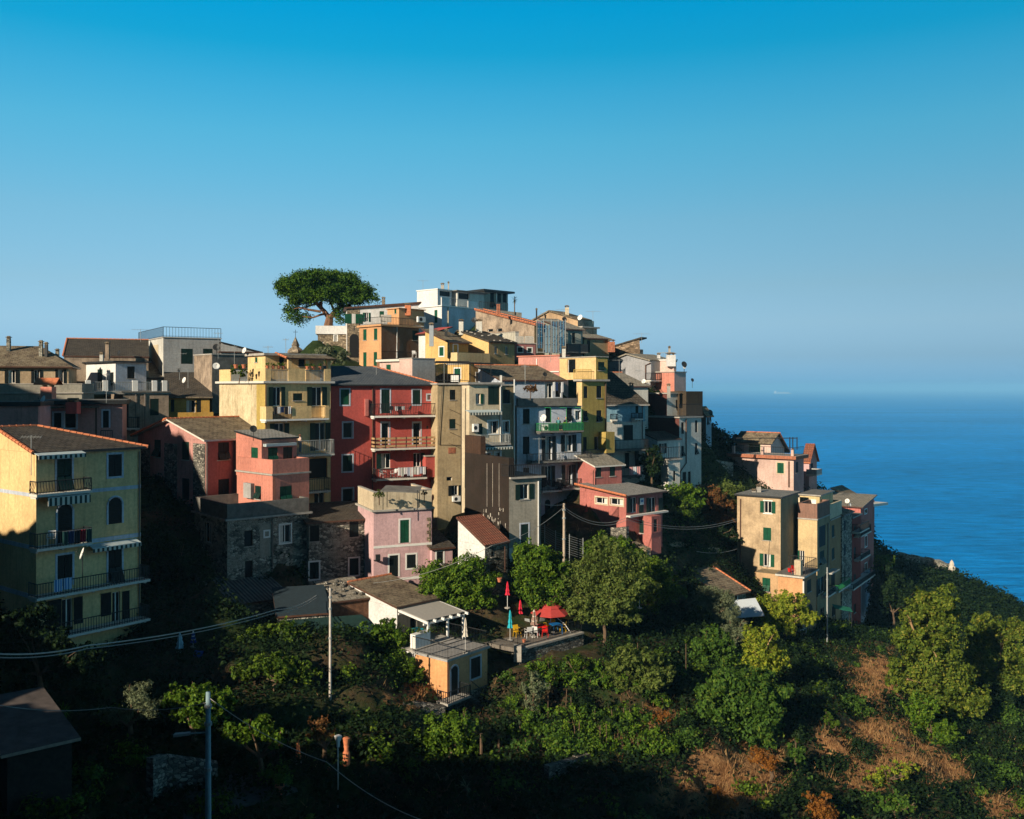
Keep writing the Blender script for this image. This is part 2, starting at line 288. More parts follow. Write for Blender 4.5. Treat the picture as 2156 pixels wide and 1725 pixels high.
class House:
    def __init__(s, name, label, fr, xc, D, psi, xl, xr, yt, yb, mR, mL=None, group=None, sub=None, a=None, b=None, drop=4, base=True, cat='house', wname='wall'):
        s.k = sub.k if sub else next((v for k_, v in KMAP.items() if label.startswith(k_)), 1.0); D = D*s.k
        s.fr = fr; s.psi = R(psi); s.u = Vector((math.cos(s.psi), math.sin(s.psi), 0)); s.v = Vector((-math.sin(s.psi), math.cos(s.psi), 0))
        x, yt_ = dp(fr, xc, yt); x, yb_ = dp(fr, xc, yb)
        p = W3(x, yt_, D); s.C = Vector((p.x, p.y, 0)); s.zt = p.z; s.zvis = W3(x, yb_, D).z; s.zb = s.zvis-drop
        s.a = a if a else s.solve(s.u, xr); s.b = b if b else s.solve(s.v, xl); s.mR = mR; s.mL = mL or mR; s.wname = wname
        s.holes = {'R': [], 'L': []}; s.extra = MB(); s.root = sub.root if sub else thing(name, label, cat, (s.C.x, s.C.y, s.zvis), group)
        s.org = Vector(s.root.location); s.sub = sub
        if base and not sub:
            for q in (s.C+s.u*s.a*.35+s.v*s.b*.35, s.C): BASES.append((q.x, q.y, s.zvis-.3))
    def solve(s, d, x):
        X, _ = dp(s.fr, x, 0); k = (X-CX)/F; den = d.x-k*d.y
        t = (k*s.C.y-s.C.x)/den if abs(den) > 1e-6 else 8
        if not .3 < t < 40: print('WARN extent', s.fr, x, round(t, 2)); t = 8
        return t
    def face(s, f):
        return (s.C, s.u, Vector((s.u.y, -s.u.x, 0)), s.a) if f == 'R' else (s.C, s.v, -s.u, s.b)
    def hit(s, f, x, y, off=0, fr=None):
        O, d, n, _ = s.face(f); X, Yp = dp(fr or s.fr, x, y); r = Vector(((X-CX)/F, 1, 0)); P0 = O+n*off
        k = P0.dot(n)/r.dot(n); q = r*k; return (q-P0).dot(d), -(Yp-EYE)/F*k
    def wp(s, f, sx, z, off=0):
        O, d, n, _ = s.face(f); return O+d*sx+n*off+UP*z
    def rect(s, f, x0, y0, x1, y1, off=0, fr=None):
        xm, ym = (x0+x1)/2, (y0+y1)/2
        a, b = s.hit(f, x0, ym, off, fr)[0], s.hit(f, x1, ym, off, fr)[0]
        return min(a, b), max(a, b), s.hit(f, xm, y1, off, fr)[1], s.hit(f, xm, y0, off, fr)[1]
    def fbox(s, mb, f, a, b, z0, z1, o0, o1, m=0):
        O, d, n, _ = s.face(f); mb.para(O+d*a+n*o0+UP*z0, d*(b-a), n*(o1-o0), UP*(z1-z0), m); return mb
    def mk(s, mb, name, mats, parent=None, **k):
        return mb.build(name, mats, parent or s.root, s.org, **k)
    # --- openings
    def W(s, f, x0, y0, x1, y1, kind='s', sur=None, sh=GREEN, fr=None, frame=WHITE, sill=True, name=None):
        a, b, z0, z1 = s.rect(f, x0, y0, x1, y1, 0, fr); L = s.face(f)[3]
        a = max(a, .06); b = min(b, L-.06); z1 = min(z1, s.zt-.08)
        if b-a < .12 or z1-z0 < .12: print('WARN small window', f, x0, y0, s.fr, a, b, z0, z1, L, s.zt); return
        isdoor = (z1-z0) > 1.75 or (z1-z0) > 2.1*(b-a); nm = name or ('door' if isdoor else 'window')
        arch = 'a' in kind; dep = .17
        g = MB(); w_ = b-a
        if arch:
            n = 8; O, d, n_, _ = s.face(f); zs = z1-w_/2
            pts = [s.wp(f, a, z0, .012), s.wp(f, b, z0, .012)]+[s.wp(f, (a+b)/2+w_/2*math.cos(t), zs+w_/2*math.sin(t), .012) for t in [math.pi*k/n for k in range(n+1)]]
            if f == 'L': pts = pts[::-1]
            g.poly(pts); win = s.mk(g, nm, sh)
            if sur:
                m = MB(); q = .13
                s.fbox(m, f, a-q, a, z0, zs, 0, .04); s.fbox(m, f, b, b+q, z0, zs, 0, .04)
                m.tube([s.wp(f, (a+b)/2+(w_/2+q/2)*math.cos(t), zs+(w_/2+q/2)*math.sin(t), 0) for t in [math.pi*k/10 for k in range(11)]], q*.55, 6)
                s.mk(m, 'surround', sur, win)
            return win
        s.holes[f].append((a, b, z0, z1))
        s.fbox(g, f, a, b, z0, z1, -dep-.04, -dep); win = s.mk(g, nm, GLASS)
        def leaf(p0, p1, q0=None, q1=None, o0=-.07, o1=-.025):
            m = MB(); s.fbox(m, f, p0, p1, q0 if q0 is not None else z0+.01, q1 if q1 is not None else z1-.01, o0, o1); s.mk(m, 'shutter', sh, win)
        mid = (a+b)/2
        if 's' in kind: leaf(a+.01, mid-.012); leaf(mid+.012, b-.01)
        if '1' in kind: leaf(a+.01, b-.01)
        if 'f' in kind:
            zm = z0+(z1-z0)*.48; leaf(a+.01, mid-.012, zm); leaf(mid+.012, b-.01, zm)
            O, d, n_, _ = s.face(f); t = .5
            for p0, p1 in ((a+.03, mid-.03), (mid+.03, b-.03)):
                m = MB(); h = zm-z0-.05; m.para(O+d*p0+n_*.0+UP*(zm-.02), d*(p1-p0), (n_*math.sin(t)-UP*math.cos(t))*h, n_*.03); s.mk(m, 'shutter', sh, win)
        if 'o' in kind: leaf(a-w_/2-.02, a-.02, o0=.02, o1=.06); leaf(b+.02, b+w_/2+.02, o0=.02, o1=.06)
        if 'q' in kind: leaf(b+.02, b+w_/2+.02, o0=.02, o1=.06)
        if 'p' in kind: leaf(a-w_/2-.02, a-.02, o0=.02, o1=.06)
        if 'g' in kind or 'o' in kind or 'q' in kind or 'p' in kind:
            m = MB(); q = .055
            for p0, p1, h0, h1 in ((a, a+q, z0, z1), (b-q, b, z0, z1), (a+q, b-q, z1-q, z1), (a+q, b-q, z0, z0+q), (mid-q*.6, mid+q*.6, z0+q, z1-q)):
                s.fbox(m, f, p0, p1, h0, h1, -dep, -dep+.05)
            s.mk(m, 'frame', frame, win)
            m = MB(); s.fbox(m, f, a+q, a+(mid-a)*.7, z0+q, z1-q, -dep-.001, -dep+.012)
            if rng.random() < .5: s.mk(m, 'curtain', OFFW, win)
        if 'd' in kind:
            m = MB(); q = .05
            for p0, p1, h0, h1 in ((a, a+q, z0, z1), (b-q, b, z0, z1), (a+q, b-q, z1-q, z1)): s.fbox(m, f, p0, p1, h0, h1, -dep, -dep+.05)
            s.mk(m, 'frame', frame, win)
        if sur:
            m = MB(); q = .13
            for p0, p1, h0, h1 in ((a-q, a, z0-(0 if isdoor else q), z1+q), (b, b+q, z0-(0 if isdoor else q), z1+q), (a, b, z1, z1+q)): s.fbox(m, f, p0, p1, h0, h1, -.02, .025)
            if not isdoor: s.fbox(m, f, a, b, z0-q, z0, -.02, .03)
            s.mk(m, 'surround', sur, win)
        elif sill and not isdoor and 'n' not in kind:
            m = MB(); s.fbox(m, f, a-.07, b+.07, z0-.07, z0, -.1, .07); s.mk(m, 'sill', OFFW if 'w' in kind else CONC, win)
        return win
    # --- generic slab on a face measured in the picture
    def panel(s, f, x0, y0, x1, y1, o0, o1, mt, name='panel', parent=None, fr=None, ext=None):
        a, b, z0, z1 = s.rect(f, x0, y0, x1, y1, o1 if o1 > .3 else 0, fr)
        if ext: a, b = a-ext, b+ext
        return s.mk(s.fbox(MB(), f, a, b, z0, z1, o0, o1), name, mt, parent)
    def band(s, f, z0, z1, mt, o=.03, name='band', a0=0, a1=None):
        L = s.face(f)[3]; return s.mk(s.fbox(MB(), f, a0, a1 or L, z0, z1, -.01, o), name, mt)
    def railmesh(s, pts, h, sp=.17, r=.02, bulge=0, n_=None, mesh=False):
        m = MB(); pts = [Vector(p) for p in pts]
        for p, q in zip(pts[:-1], pts[1:]):
            d = q-p; L = d.length
            if L < .05: continue
            k = max(1, int(L/sp)); e = d/L
            m.tube([p+UP*h, q+UP*h], .034, 5); m.tube([p+UP*.1, q+UP*.1], .024, 4)
            nn = n_ if n_ is not None else Vector((d.y, -d.x, 0)).normalized()
            for i in range(k+1):
                c = p+d*(i/k); rr = r*1.8 if i in (0, k) else r
                if bulge and i not in (0, k): m.tube([c+UP*.05, c+UP*h*.3+nn*bulge, c+UP*h*.6+nn*bulge*.4, c+UP*h], r, 4, cap=False)
                else: m.tube([c+UP*.0, c+UP*h], rr, 4, cap=False)
        return m
    def balcony(s, f, x0, x1, ys, yr, depth=1.1, style='iron', mt=IRON, slab=OFFW, fr=None, th=.16, solid=None, brackets=True, sides=True, bulge=0):
        """x0..x1 and ys (underside edge) measured on the front edge, yr = top of rail"""
        a, z = s.hit(f, x0, ys, depth, fr); b, z2 = s.hit(f, x1, ys, depth, fr); a, b = min(a, b), max(a, b)
        xm = (x0+x1)/2; z = s.hit(f, xm, ys, depth, fr)[1]; zr = s.hit(f, xm, yr, depth, fr)[1]
        m = MB(); s.fbox(m, f, a, b, z, z+th, -.02, depth)
        if brackets:
            for k in range(max(2, int((b-a)/1.6))+1):
                c = a+.15+(b-a-.3)*k/max(2, int((b-a)/1.6)); s.fbox(m, f, c-.07, c+.07, z-.14, z, 0, depth*.7)
        bal = s.mk(m, 'balcony', slab); h = max(.6, zr-z-th); zt = z+th; dd = depth-.06
        P = [s.wp(f, a+.05, zt, 0.02), s.wp(f, a+.05, zt, dd), s.wp(f, b-.05, zt, dd), s.wp(f, b-.05, zt, .02)]
        if not sides: P = P[1:3]
        if style == 'iron': s.mk(s.railmesh(P, h, bulge=bulge), 'railing', mt, bal)
        elif style == 'plank':
            m = MB(); q = MB()
            for p0, p1 in zip(P[:-1], P[1:]):
                d = p1-p0; k = max(1, round(d.length/1.05))
                for i in range(k+1): q.tube([p0+d*i/k-UP*.1, p0+d*i/k+UP*h], .035, 5)
                nn = Vector((d.y, -d.x, 0)).normalized()*.04
                for hh in (.12, .45, .78): m.para(p0+UP*h*hh-nn, d, nn, UP*h*.17)
            s.mk(m, 'plank_rail', WOODP, bal); s.mk(q, 'railing_post', IRON, bal)
        elif style == 'solid':
            m = MB(); s.fbox(m, f, a, b, zt, zt+h, depth-.15, depth); s.fbox(m, f, a, a+.15, zt, zt+h, 0, depth-.15); s.fbox(m, f, b-.15, b, zt, zt+h, 0, depth-.15); s.mk(m, 'parapet', mt, bal)
        elif style == 'mixed':      # solid end piers and middle panel, iron bars between
            L = b-a
            for i_, (p0, p1) in enumerate(solid):
                m = MB(); s.fbox(m, f, a+L*p0, a+L*p1, zt, zt+h, depth-.16, depth)
                if i_ == 0: s.fbox(m, f, a, a+.15, zt, zt+h, 0, depth-.158)
                if i_ == len(solid)-1: s.fbox(m, f, b-.15, b, zt, zt+h, 0, depth-.158)
                s.mk(m, 'parapet', mt, bal)
            for i in range(1, len(solid)):
                p0, p1 = solid[i-1][1], solid[i][0]
                s.mk(s.railmesh([s.wp(f, a+L*p0, zt, dd), s.wp(f, a+L*p1, zt, dd)], h*.92, .13), 'railing', IRON, bal)
        return bal, a, b, zt, h
    def awning(s, f, x0, x1, y0, y1, depth=.9, fr=None):
        a, b, z0, z1 = s.rect(f, x0, y0, x1, y1, depth, fr); m = MB(); O, d, n, _ = s.face(f)
        p = s.wp(f, a, z1+.18, .02); m.para(p, d*(b-a), n*depth-UP*.18, UP*.04, 0)
        s.fbox(m, f, a, b, z0, z1, depth, depth+.03, 1); return s.mk(m, 'awning', [AWNT, AWN])
    def ac(s, f, x0, y0, x1, y1, fr=None):
        a, b, z0, z1 = s.rect(f, x0, y0, x1, y1, 0, fr); m = MB(); s.fbox(m, f, a, b, z0, z1, .08, .42)
        u = s.mk(m, 'air_conditioner', WHITE); m = MB(); O, d, n, _ = s.face(f); c = s.wp(f, (a+b)/2-(b-a)*.12, (z0+z1)/2, .425); r = min(b-a, z1-z0)*.36
        m.poly([c+(d*math.cos(t)+UP*math.sin(t))*r for t in [k*math.pi/6 for k in range(12)]]); s.mk(m, 'fan_grille', IRON, u)
        m = MB(); s.fbox(m, f, a+.08, a+.12, z0-.06, z0, 0, .42); s.fbox(m, f, b-.12, b-.08, z0-.06, z0, 0, .42); s.mk(m, 'bracket', IRON, u); return u
    def pipe(s, f, pts, r=.045, mt=PIPE, off=.08, fr=None, name='drainpipe'):
        return s.mk(MB().tube([s.wp(f, *s.hit(f, x, y, off, fr), off) for x, y in pts], r, 6), name, mt)
    # --- roofs
    def loc(s, a, t, z): return s.C+s.u*a+s.v*t+UP*z
    def caps(s, roof, p, q, r=.12):
        m = MB(); d = q-p; k = max(1, int(d.length/.42))
        for i in range(k):
            m.tube([p+d*((i)/k), p+d*((i+.92)/k)], [r, r*.82], 6)
        s.mk(m, 'ridge_tiles', TERRA, roof)
    def roof(s, kind, rise, mt, over=.35, axis='u', hip=(0, 0), th=.14, caps=(), edge=None, zt=None, em=None, ov=None):
        a, b = s.a, s.b; o = over; z = (zt if zt is not None else s.zt); m = MB(); mt2 = em or COPPER; L = s.loc; E = s.extra; oa0 = oa1 = ob0 = ob1 = o
        if ov: oa0, oa1, ob0, ob1 = ov
        if kind == 'flat':
            m.slab([L(-oa0, -ob0, z+th), L(a+oa1, -ob0, z+th), L(a+oa1, b+ob1, z+th), L(-oa0, b+ob1, z+th)], th, 0, 1); r = s.mk(m, 'roof', [mt, em or CONC]); return r
        z += .01
        if kind == 'shed':
            if axis == 'v':
                k = rise/b; hz = lambda a_, t: z+k*t
                E.poly([s.wp('L', 0, z), s.wp('L', b, z), s.wp('L', b, z+rise)], 1)
                E.poly([L(a, 0, z), L(a, b, z), L(a, b, z+rise)], 0); E.poly([L(0, b, z), L(a, b, z), L(a, b, z+rise), L(0, b, z+rise)], 0)
            else:
                k = rise/a; hz = lambda a_, t: z+k*a_
                E.poly([L(0, 0, z), L(a, 0, z), L(a, 0, z+rise)], 0); E.poly([L(0, b, z), L(a, b, z), L(a, b, z+rise)], 0)
                E.poly([L(a, 0, z), L(a, b, z), L(a, b, z+rise), L(a, 0, z+rise)], 0)
            q = [(-oa0, -ob0), (a+oa1, -ob0), (a+oa1, b+ob1), (-oa0, b+ob1)]
            P = [L(x, y, hz(x, y)+th) for x, y in q]; m.slab(P, th, 0, 1); r = s.mk(m, 'roof', [mt, mt2]); cs = {'f': (0, 1), 'r': (1, 2), 'k': (2, 3), 'l': (3, 0)}
            for c in caps: s.caps(r, P[cs[c][0]], P[cs[c][1]])
            return r
        if axis == 'u':
            h0, h1 = hip; k = rise/(b/2); ze = z-k*o; zr = z+rise
            A0 = L(h0 if h0 else -o, b/2, zr+th); A1 = L(a-h1 if h1 else a+o, b/2, zr+th)
            P = [L(-o, -o, ze+th), L(a+o, -o, ze+th), L(a+o, b+o, ze+th), L(-o, b+o, ze+th)]
            m.slab([P[0], P[1], A1, A0], th, 0, 1); m.slab([P[2], P[3], A0, A1], th, 0, 1)
            if h0: m.slab([P[3], P[0], A0], th, 0, 1)
            else: E.poly([s.wp('L', 0, z), s.wp('L', b, z), s.wp('L', b/2, zr)], 1)
            if h1: m.slab([P[1], P[2], A1], th, 0, 1)
            else: E.poly([L(a, 0, z), L(a, b, z), L(a, b/2, zr)], 0)
        else:
            h0, h1 = hip; k = rise/(a/2); ze = z-k*o; zr = z+rise
            A0 = L(a/2, h0 if h0 else -o, zr+th); A1 = L(a/2, b-h1 if h1 else b+o, zr+th)
            P = [L(-o, -o, ze+th), L(a+o, -o, ze+th), L(a+o, b+o, ze+th), L(-o, b+o, ze+th)]
            m.slab([P[3], P[0], A0, A1], th, 0, 1); m.slab([P[1], P[2], A1, A0], th, 0, 1)
            if h0: m.slab([P[0], P[1], A0], th, 0, 1)
            else: E.poly([L(0, 0, z), L(a, 0, z), L(a/2, 0, zr)], 0)
            if h1: m.slab([P[2], P[3], A1], th, 0, 1)
            else: E.poly([L(0, b, z), L(a, b, z), L(a/2, b, zr)], 0)
        r = s.mk(m, 'roof', [mt, mt2])
        seg = {'f': (P[0], P[1]), 'l0': (P[0], A0), 'l1': (P[3], A0), 'r0': (P[1], A1), 'ridge': (A0, A1)}
        if axis != 'u': seg.update({'l1': (P[1], A0), 'r0': (P[3], A1), 'r1': (P[2], A1)})
        for c in caps: s.caps(r, *seg[c])
        return r
    def chimney(s, x, yt, yb, w=.6, t=None, fr=None, mt=None, pot=False, D=None):
        X, Y0 = dp(fr or s.fr, x, yt); _, Y1 = dp(fr or s.fr, x, yb); Yd = D*s.k if D else s.C.y+s.v.y*s.b*.5
        w = w*.42 if (Yd > 95 and w > .45) else (w*.7 if w > .9 else w); p0, p1 = W3(X, Y1, Yd), W3(X, Y0, Yd); m = MB(); m.box(p0.x, p0.y, p0.z-.8, w, w*.8, p1.z-p0.z+.6); h = p1.z
        c = s.mk(m, 'chimney', mt or CONC); m = MB(); m.box(p0.x, p0.y, h-.04, w+.14, w*.8+.14, .07)
        for dx in (-.3, .3): m.box(p0.x+dx*w, p0.y, h-.2, .12, w*.7, .16)
        m.box(p0.x, p0.y, h+.03, w*.8, w*.6, .1); s.mk(m, 'chimney_cap', R_BROWN if not pot else TERRA, c); return c
    def dish(s, x, y, D, r=.4, mt=WHITE, fr=None, az=-40, mast=1.0):
        D = D*s.k
        r = r*.48 if r > .43 else r; X, Y = dp(fr or s.fr, x, y); p = W3(X, Y, D); m = MB(); t0 = R(az); n = Vector((math.sin(t0), -math.cos(t0), .35)).normalized()
        a = n.cross(UP).normalized(); b = a.cross(n); base = len(m.v); N = 12
        for k, (q, dd) in enumerate(((.02, .16), (.55, .1), (1, 0))):
            for j in range(N): t = 2*math.pi*j/N; m.v.append(p+(a*math.cos(t)+b*math.sin(t))*r*q-n*dd*r)
        for k in range(2):
            for j in range(N): m.f.append([base+k*N+j, base+k*N+(j+1) % N, base+(k+1)*N+(j+1) % N, base+(k+1)*N+j]); m.m.append(0)
        m.f.append([base+j for j in range(N)]); m.m.append(0)
        c = s.mk(m, 'satellite_dish', mt, smooth=True); m = MB(); q = p-n*.16*r
        m.tube([q, q-UP*.1, q-UP*mast], .025, 5); m.tube([p-b*r*.9, p+n*r*.9], .012, 4); m.box(*(p+n*r*.9), .06, .06, .06); s.mk(m, 'dish_mast', IRON, c); return c
    def antenna(s, x, yt, yb, D, fr=None, n=6, w=.9, az=0):
        D = D*s.k
        X, Y0 = dp(fr or s.fr, x, yt); _, Y1 = dp(fr or s.fr, x, yb); p0, p1 = W3(X, Y1, D), W3(X, Y0, D); m = MB(); m.tube([p0-UP*.5, p1], .022, 5)
        e = Vector((math.cos(R(az)), math.sin(R(az)), 0)); g = Vector((-e.y, e.x, 0)); c = p1-UP*.12; m.tube([c-e*w/2, c+e*w/2], .014, 4)
        for i in range(n): q = c+e*w*(i/(n-1)-.5); m.tube([q-g*.16-UP*.1, q+g*.16+UP*.1], .009, 3)
        return s.mk(m, 'antenna', GREYRAIL)
    # --- finish walls
    def grid(s, mb, f, m):
        O, d, n, L = s.face(f); H = s.holes[f]; z0, z1 = s.zb, s.zt
        xs = sorted({0, L, *[h[0] for h in H], *[h[1] for h in H]}); zs = sorted({z0, z1, *[h[2] for h in H], *[h[3] for h in H]})
        for i in range(len(xs)-1):
            for j in range(len(zs)-1):
                cx, cz = (xs[i]+xs[i+1])/2, (zs[j]+zs[j+1])/2
                if any(h[0] < cx < h[1] and h[2] < cz < h[3] for h in H): continue
                q = [s.wp(f, xs[i], zs[j]), s.wp(f, xs[i+1], zs[j]), s.wp(f, xs[i+1], zs[j+1]), s.wp(f, xs[i], zs[j+1])]
                mb.poly(q if f == 'R' else q[::-1], m)
        for a, b, h0, h1 in H:
            dpt = -.18; P = [(a, h0), (b, h0), (b, h1), (a, h1)]
            for k in range(4):
                (x0, y0), (x1, y1) = P[k], P[(k+1) % 4]; q = [s.wp(f, x0, y0), s.wp(f, x1, y1), s.wp(f, x1, y1, dpt), s.wp(f, x0, y0, dpt)]
                mb.poly(q if f != 'R' else q[::-1], m)
    def done(s):
        mb = MB(); s.grid(mb, 'R', 0); s.grid(mb, 'L', 1); L = s.loc; a, b = s.a, s.b
        mb.poly([L(a, 0, s.zb), L(a, b, s.zb), L(a, b, s.zt), L(a, 0, s.zt)], 0); mb.poly([L(a, b, s.zb), L(0, b, s.zb), L(0, b, s.zt), L(a, b, s.zt)], 0)
        mb.poly([L(0, 0, s.zt), L(a, 0, s.zt), L(a, b, s.zt), L(0, b, s.zt)], 0)
        o = len(mb.v); mb.v += s.extra.v; mb.f += [[k+o for k in t] for t in s.extra.f]; mb.m += s.extra.m
        return s.mk(mb, s.wname, [s.mR, s.mL])
    def terrace_rail(s, h=1.0, z=None, mt=IRON, ov=.1, sides='LR', sp=.17, segs=None):
        z = s.zt if z is None else z; a, b = s.a, s.b; L = s.loc; P = []
        P = [L(-ov, b, z), L(-ov, -ov, z), L(a+ov, -ov, z), L(a+ov, b, z)]
        if sides == 'L': P = P[:2]
        if sides == 'R': P = P[1:3]
        if sides == 'LR': P = P[:3]
        return s.mk(s.railmesh(P, h, sp), 'railing', mt)
    def parapet(s, h, mt, th=.18, z=None, ov=0, sides='LRk', name='parapet', cap=None):
        z = s.zt if z is None else z; a, b = s.a, s.b; m = MB(); L = s.loc; u, v = s.u, s.v
        m.para(L(-ov, -ov, z), u*(a+2*ov), v*th, UP*h); m.para(L(-ov, -ov+th, z), u*th, v*(b+ov-th), UP*h); m.para(L(a+ov-th, -ov+th, z), u*th, v*(b+ov-th), UP*h)
        if 'k' in sides: m.para(L(-ov+th, b-th, z), u*(a+2*ov-2*th), v*th, UP*h)
        p = s.mk(m, name, mt)
        if cap:
            m = MB(); e = .04; m.para(L(-ov-e, -ov-e, z+h), u*(a+2*ov+2*e), v*(th+2*e), UP*.06); m.para(L(-ov-e, -ov+th+e, z+h), u*(th+2*e), v*(b+ov-th-2*e), UP*.06); m.para(L(a+ov-th-e, -ov+th+e, z+h), u*(th+2*e), v*(b+ov-th-2*e), UP*.06); s.mk(m, 'coping', cap, p)
        return p
# ------------------------------------------------------------------ wall colours
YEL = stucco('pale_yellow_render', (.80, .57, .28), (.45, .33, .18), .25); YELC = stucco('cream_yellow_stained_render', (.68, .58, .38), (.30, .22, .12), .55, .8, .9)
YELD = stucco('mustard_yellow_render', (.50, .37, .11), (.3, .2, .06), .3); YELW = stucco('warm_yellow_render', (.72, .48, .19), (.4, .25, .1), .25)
CRIM = stucco('crimson_render', (.50, .10, .085), (.28, .08, .07), .3, .25); CORAL = stucco('coral_render', (.47, .165, .145), (.32, .12, .1), .3)
SALM = stucco('salmon_pink_render', (.62, .25, .19), (.4, .2, .15), .25); MAUV = stucco('mauve_pink_render', (.58, .30, .27), (.25, .14, .12), .3)
PINK = stucco('pale_pink_render', (.64, .42, .44), (.42, .28, .27), .2); PINKL = stucco('blush_pink_render', (.68, .48, .42), (.45, .32, .28), .25)
ORAN = stucco('orange_render', (.66, .36, .18), (.45, .25, .13), .2); ORB = stucco('brown_patched_render', (.26, .12, .06), (.34, .25, .19), .6, .4, .5)
TAN = stucco('tan_stained_render', (.56, .42, .27), (.26, .19, .12), .75, .35, .8); TAND = stucco('tan_and_shaded_tan_render', (.36, .28, .17), (.2, .16, .1), .6); BEIG = stucco('weathered_beige_render', (.42, .33, .25), (.13, .1, .08), .9, .7, .7)  # TAND: darker tan, also carries painted shade on tan houses' right walls
CREAM = stucco('cream_render', (.66, .56, .40), (.4, .3, .2), .35, .5); WHT = stucco('white_render', (.74, .74, .74), (.5, .47, .42), .2, .2); BLW = stucco('cool_and_shaded_white_render', (.52, .58, .68), (.36, .38, .42), .3)  # BLW: cool white paint, also white walls and trim with blue shade painted in
CYAN = stucco('pale_blue_render', (.26, .46, .58), (.3, .34, .36), .3); GREY = stucco('grey_render', (.40, .40, .40), (.26, .25, .23), .3); GREYC = stucco('raw_cement_render', (.34, .32, .27), (.2, .19, .16), .5)
BROWN = stucco('dark_brown_cladding', (.032, .025, .02), (.05, .035, .03), .6, .5); OFFR = stucco('off_white_render', (.64, .63, .58), (.45, .43, .4), .3); OCHR = stucco('ochre_render', (.52, .31, .07), (.3, .2, .08), .3)
REDD = stucco('deep_red_render', (.28, .05, .04), (.15, .05, .04), .3); BRPK = stucco('brownish_red_render', (.15, .055, .045), (.09, .04, .035), .4)
OLD_TILE = R_BROWN
# ================================================================== houses
# 1 big yellow block, near left
h = House('apartment_house', 'pale yellow four-storey apartment house with striped awnings and curved balconies at the near left edge', 'B', 365, 57, 52, -420, 1420, -164, 1620, YEL)
h.b = 2*h.hit('L', 2, 0)[0]; kk_ = (dp('B', 375, 0)[0]-CX)/F; P_ = h.C+h.v*h.b/2; rs_ = (kk_*P_.y-P_.x)/(h.u.x-kk_*h.u.y)
h.roof('gable', h.hit('L', 2, -405)[1]-h.zt, R_DARK, .35, 'u', (0, max(1.5, h.a-rs_)), caps=('l0', 'r0', 'ridge'))
h.W('R', 575, -105, 725, 225, 'f', BLW, DGREEN); h.W('R', 1095, -150, 1230, 72, 's', BLW, DKSH); h.W('R', 1095, 285, 1230, 550, 'a', BLW, DKSH); h.W('R', 583, 355, 728, 760, 'a', BLW, DKSH)
h.W('R', 580, 865, 730, 1180, 's', BLW, DKSH); h.W('R', 1095, 800, 1230, 1160, 'f', BLW, DKSH); h.W('R', 625, 1310, 735, 1640, 'g'); h.W('R', 1135, 1240, 1215, 1560, 'g')
h.panel('R', 480, 1320, 618, 1600, .02, .06, DKSH, 'open_shutter'); h.panel('R', 745, 1290, 832, 1560, .02, .06, DKSH, 'open_shutter'); h.panel('R', 1020, 1250, 1120, 1480, .02, .06, DKSH, 'open_shutter'); h.panel('R', 1235, 1230, 1305, 1510, .02, .06, DKSH, 'open_shutter')
h.balcony('R', 372, 935, 262, 110, 1.0, bulge=.14, slab=OFFW, sides=True); h.balcony('R', 372, 935, 800, 625, 1.0, slab=OFFW); h.balcony('R', 372, 1520, 1235, 1075, 1.15); h.balcony('R', 500, 1520, 1640, 1480, 1.2)
for y0, y1 in ((225, 262), (742, 785), (1230, 1275)):
    a, b, z0, z1 = h.rect('L', 100, y0, 300, y1); h.band('L', z0, z1, BLW); h.band('R', z0, z1, BLW)
h.awning('R', 390, 870, -145, -110, .9); h.awning('R', 485, 915, 275, 355, .9); h.awning('R', 940, 1425, 775, 810, .7); h.dish(825, 850, 56, .36, az=-60, mast=1.8)
h.pipe('R', [(1410, -180), (1410, 1500)]); h.antenna(315, -345, -20, 57, n=7, w=1.2); YH = h; h.done()
# 2 mauve house with stone pilasters + coral side
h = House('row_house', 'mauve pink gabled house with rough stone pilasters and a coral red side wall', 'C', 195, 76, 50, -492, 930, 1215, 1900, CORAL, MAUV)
r = h.roof('gable', h.hit('L', -207, 1012)[1]-h.zt, R_BROWN, .45, 'u', caps=('ridge', 'l1'), em=OFFW)
for x0, x1 in ((-455, -370), (-220, -95), (72, 190)): h.panel('L', x0, 1250, x1, 2080, -.02, .07, ST_GREY, 'stone_pilaster')
h.W('L', -328, 1212, -262, 1388, 'f', sh=DGREEN); h.W('L', -48, 1232, 25, 1415, 's', sh=DGREEN); h.W('L', -328, 1574, -262, 1785, 's', sh=DKSH); h.W('L', -48, 1602, 25, 1820, 's', sh=DKSH); h.W('L', -325, 1960, -265, 2090, 's', sh=DKSH); h.W('L', -45, 1990, 25, 2150, 's', sh=DKSH)
h.W('R', 318, 1237, 430, 1415, 'f', sh=DKSH); h.W('R', 320, 1608, 430, 1880, 's', sh=DKSH); h.pipe('R', [(205, 1215), (205, 1850)]); h.dish(675, 1100, 74, .62, IRON, az=25, mast=1.0)
a_, b_, z0_, z1_ = h.rect('L', -300, 1935, 0, 1950); h.band('L', z0_, z1_, GREY); h.done()
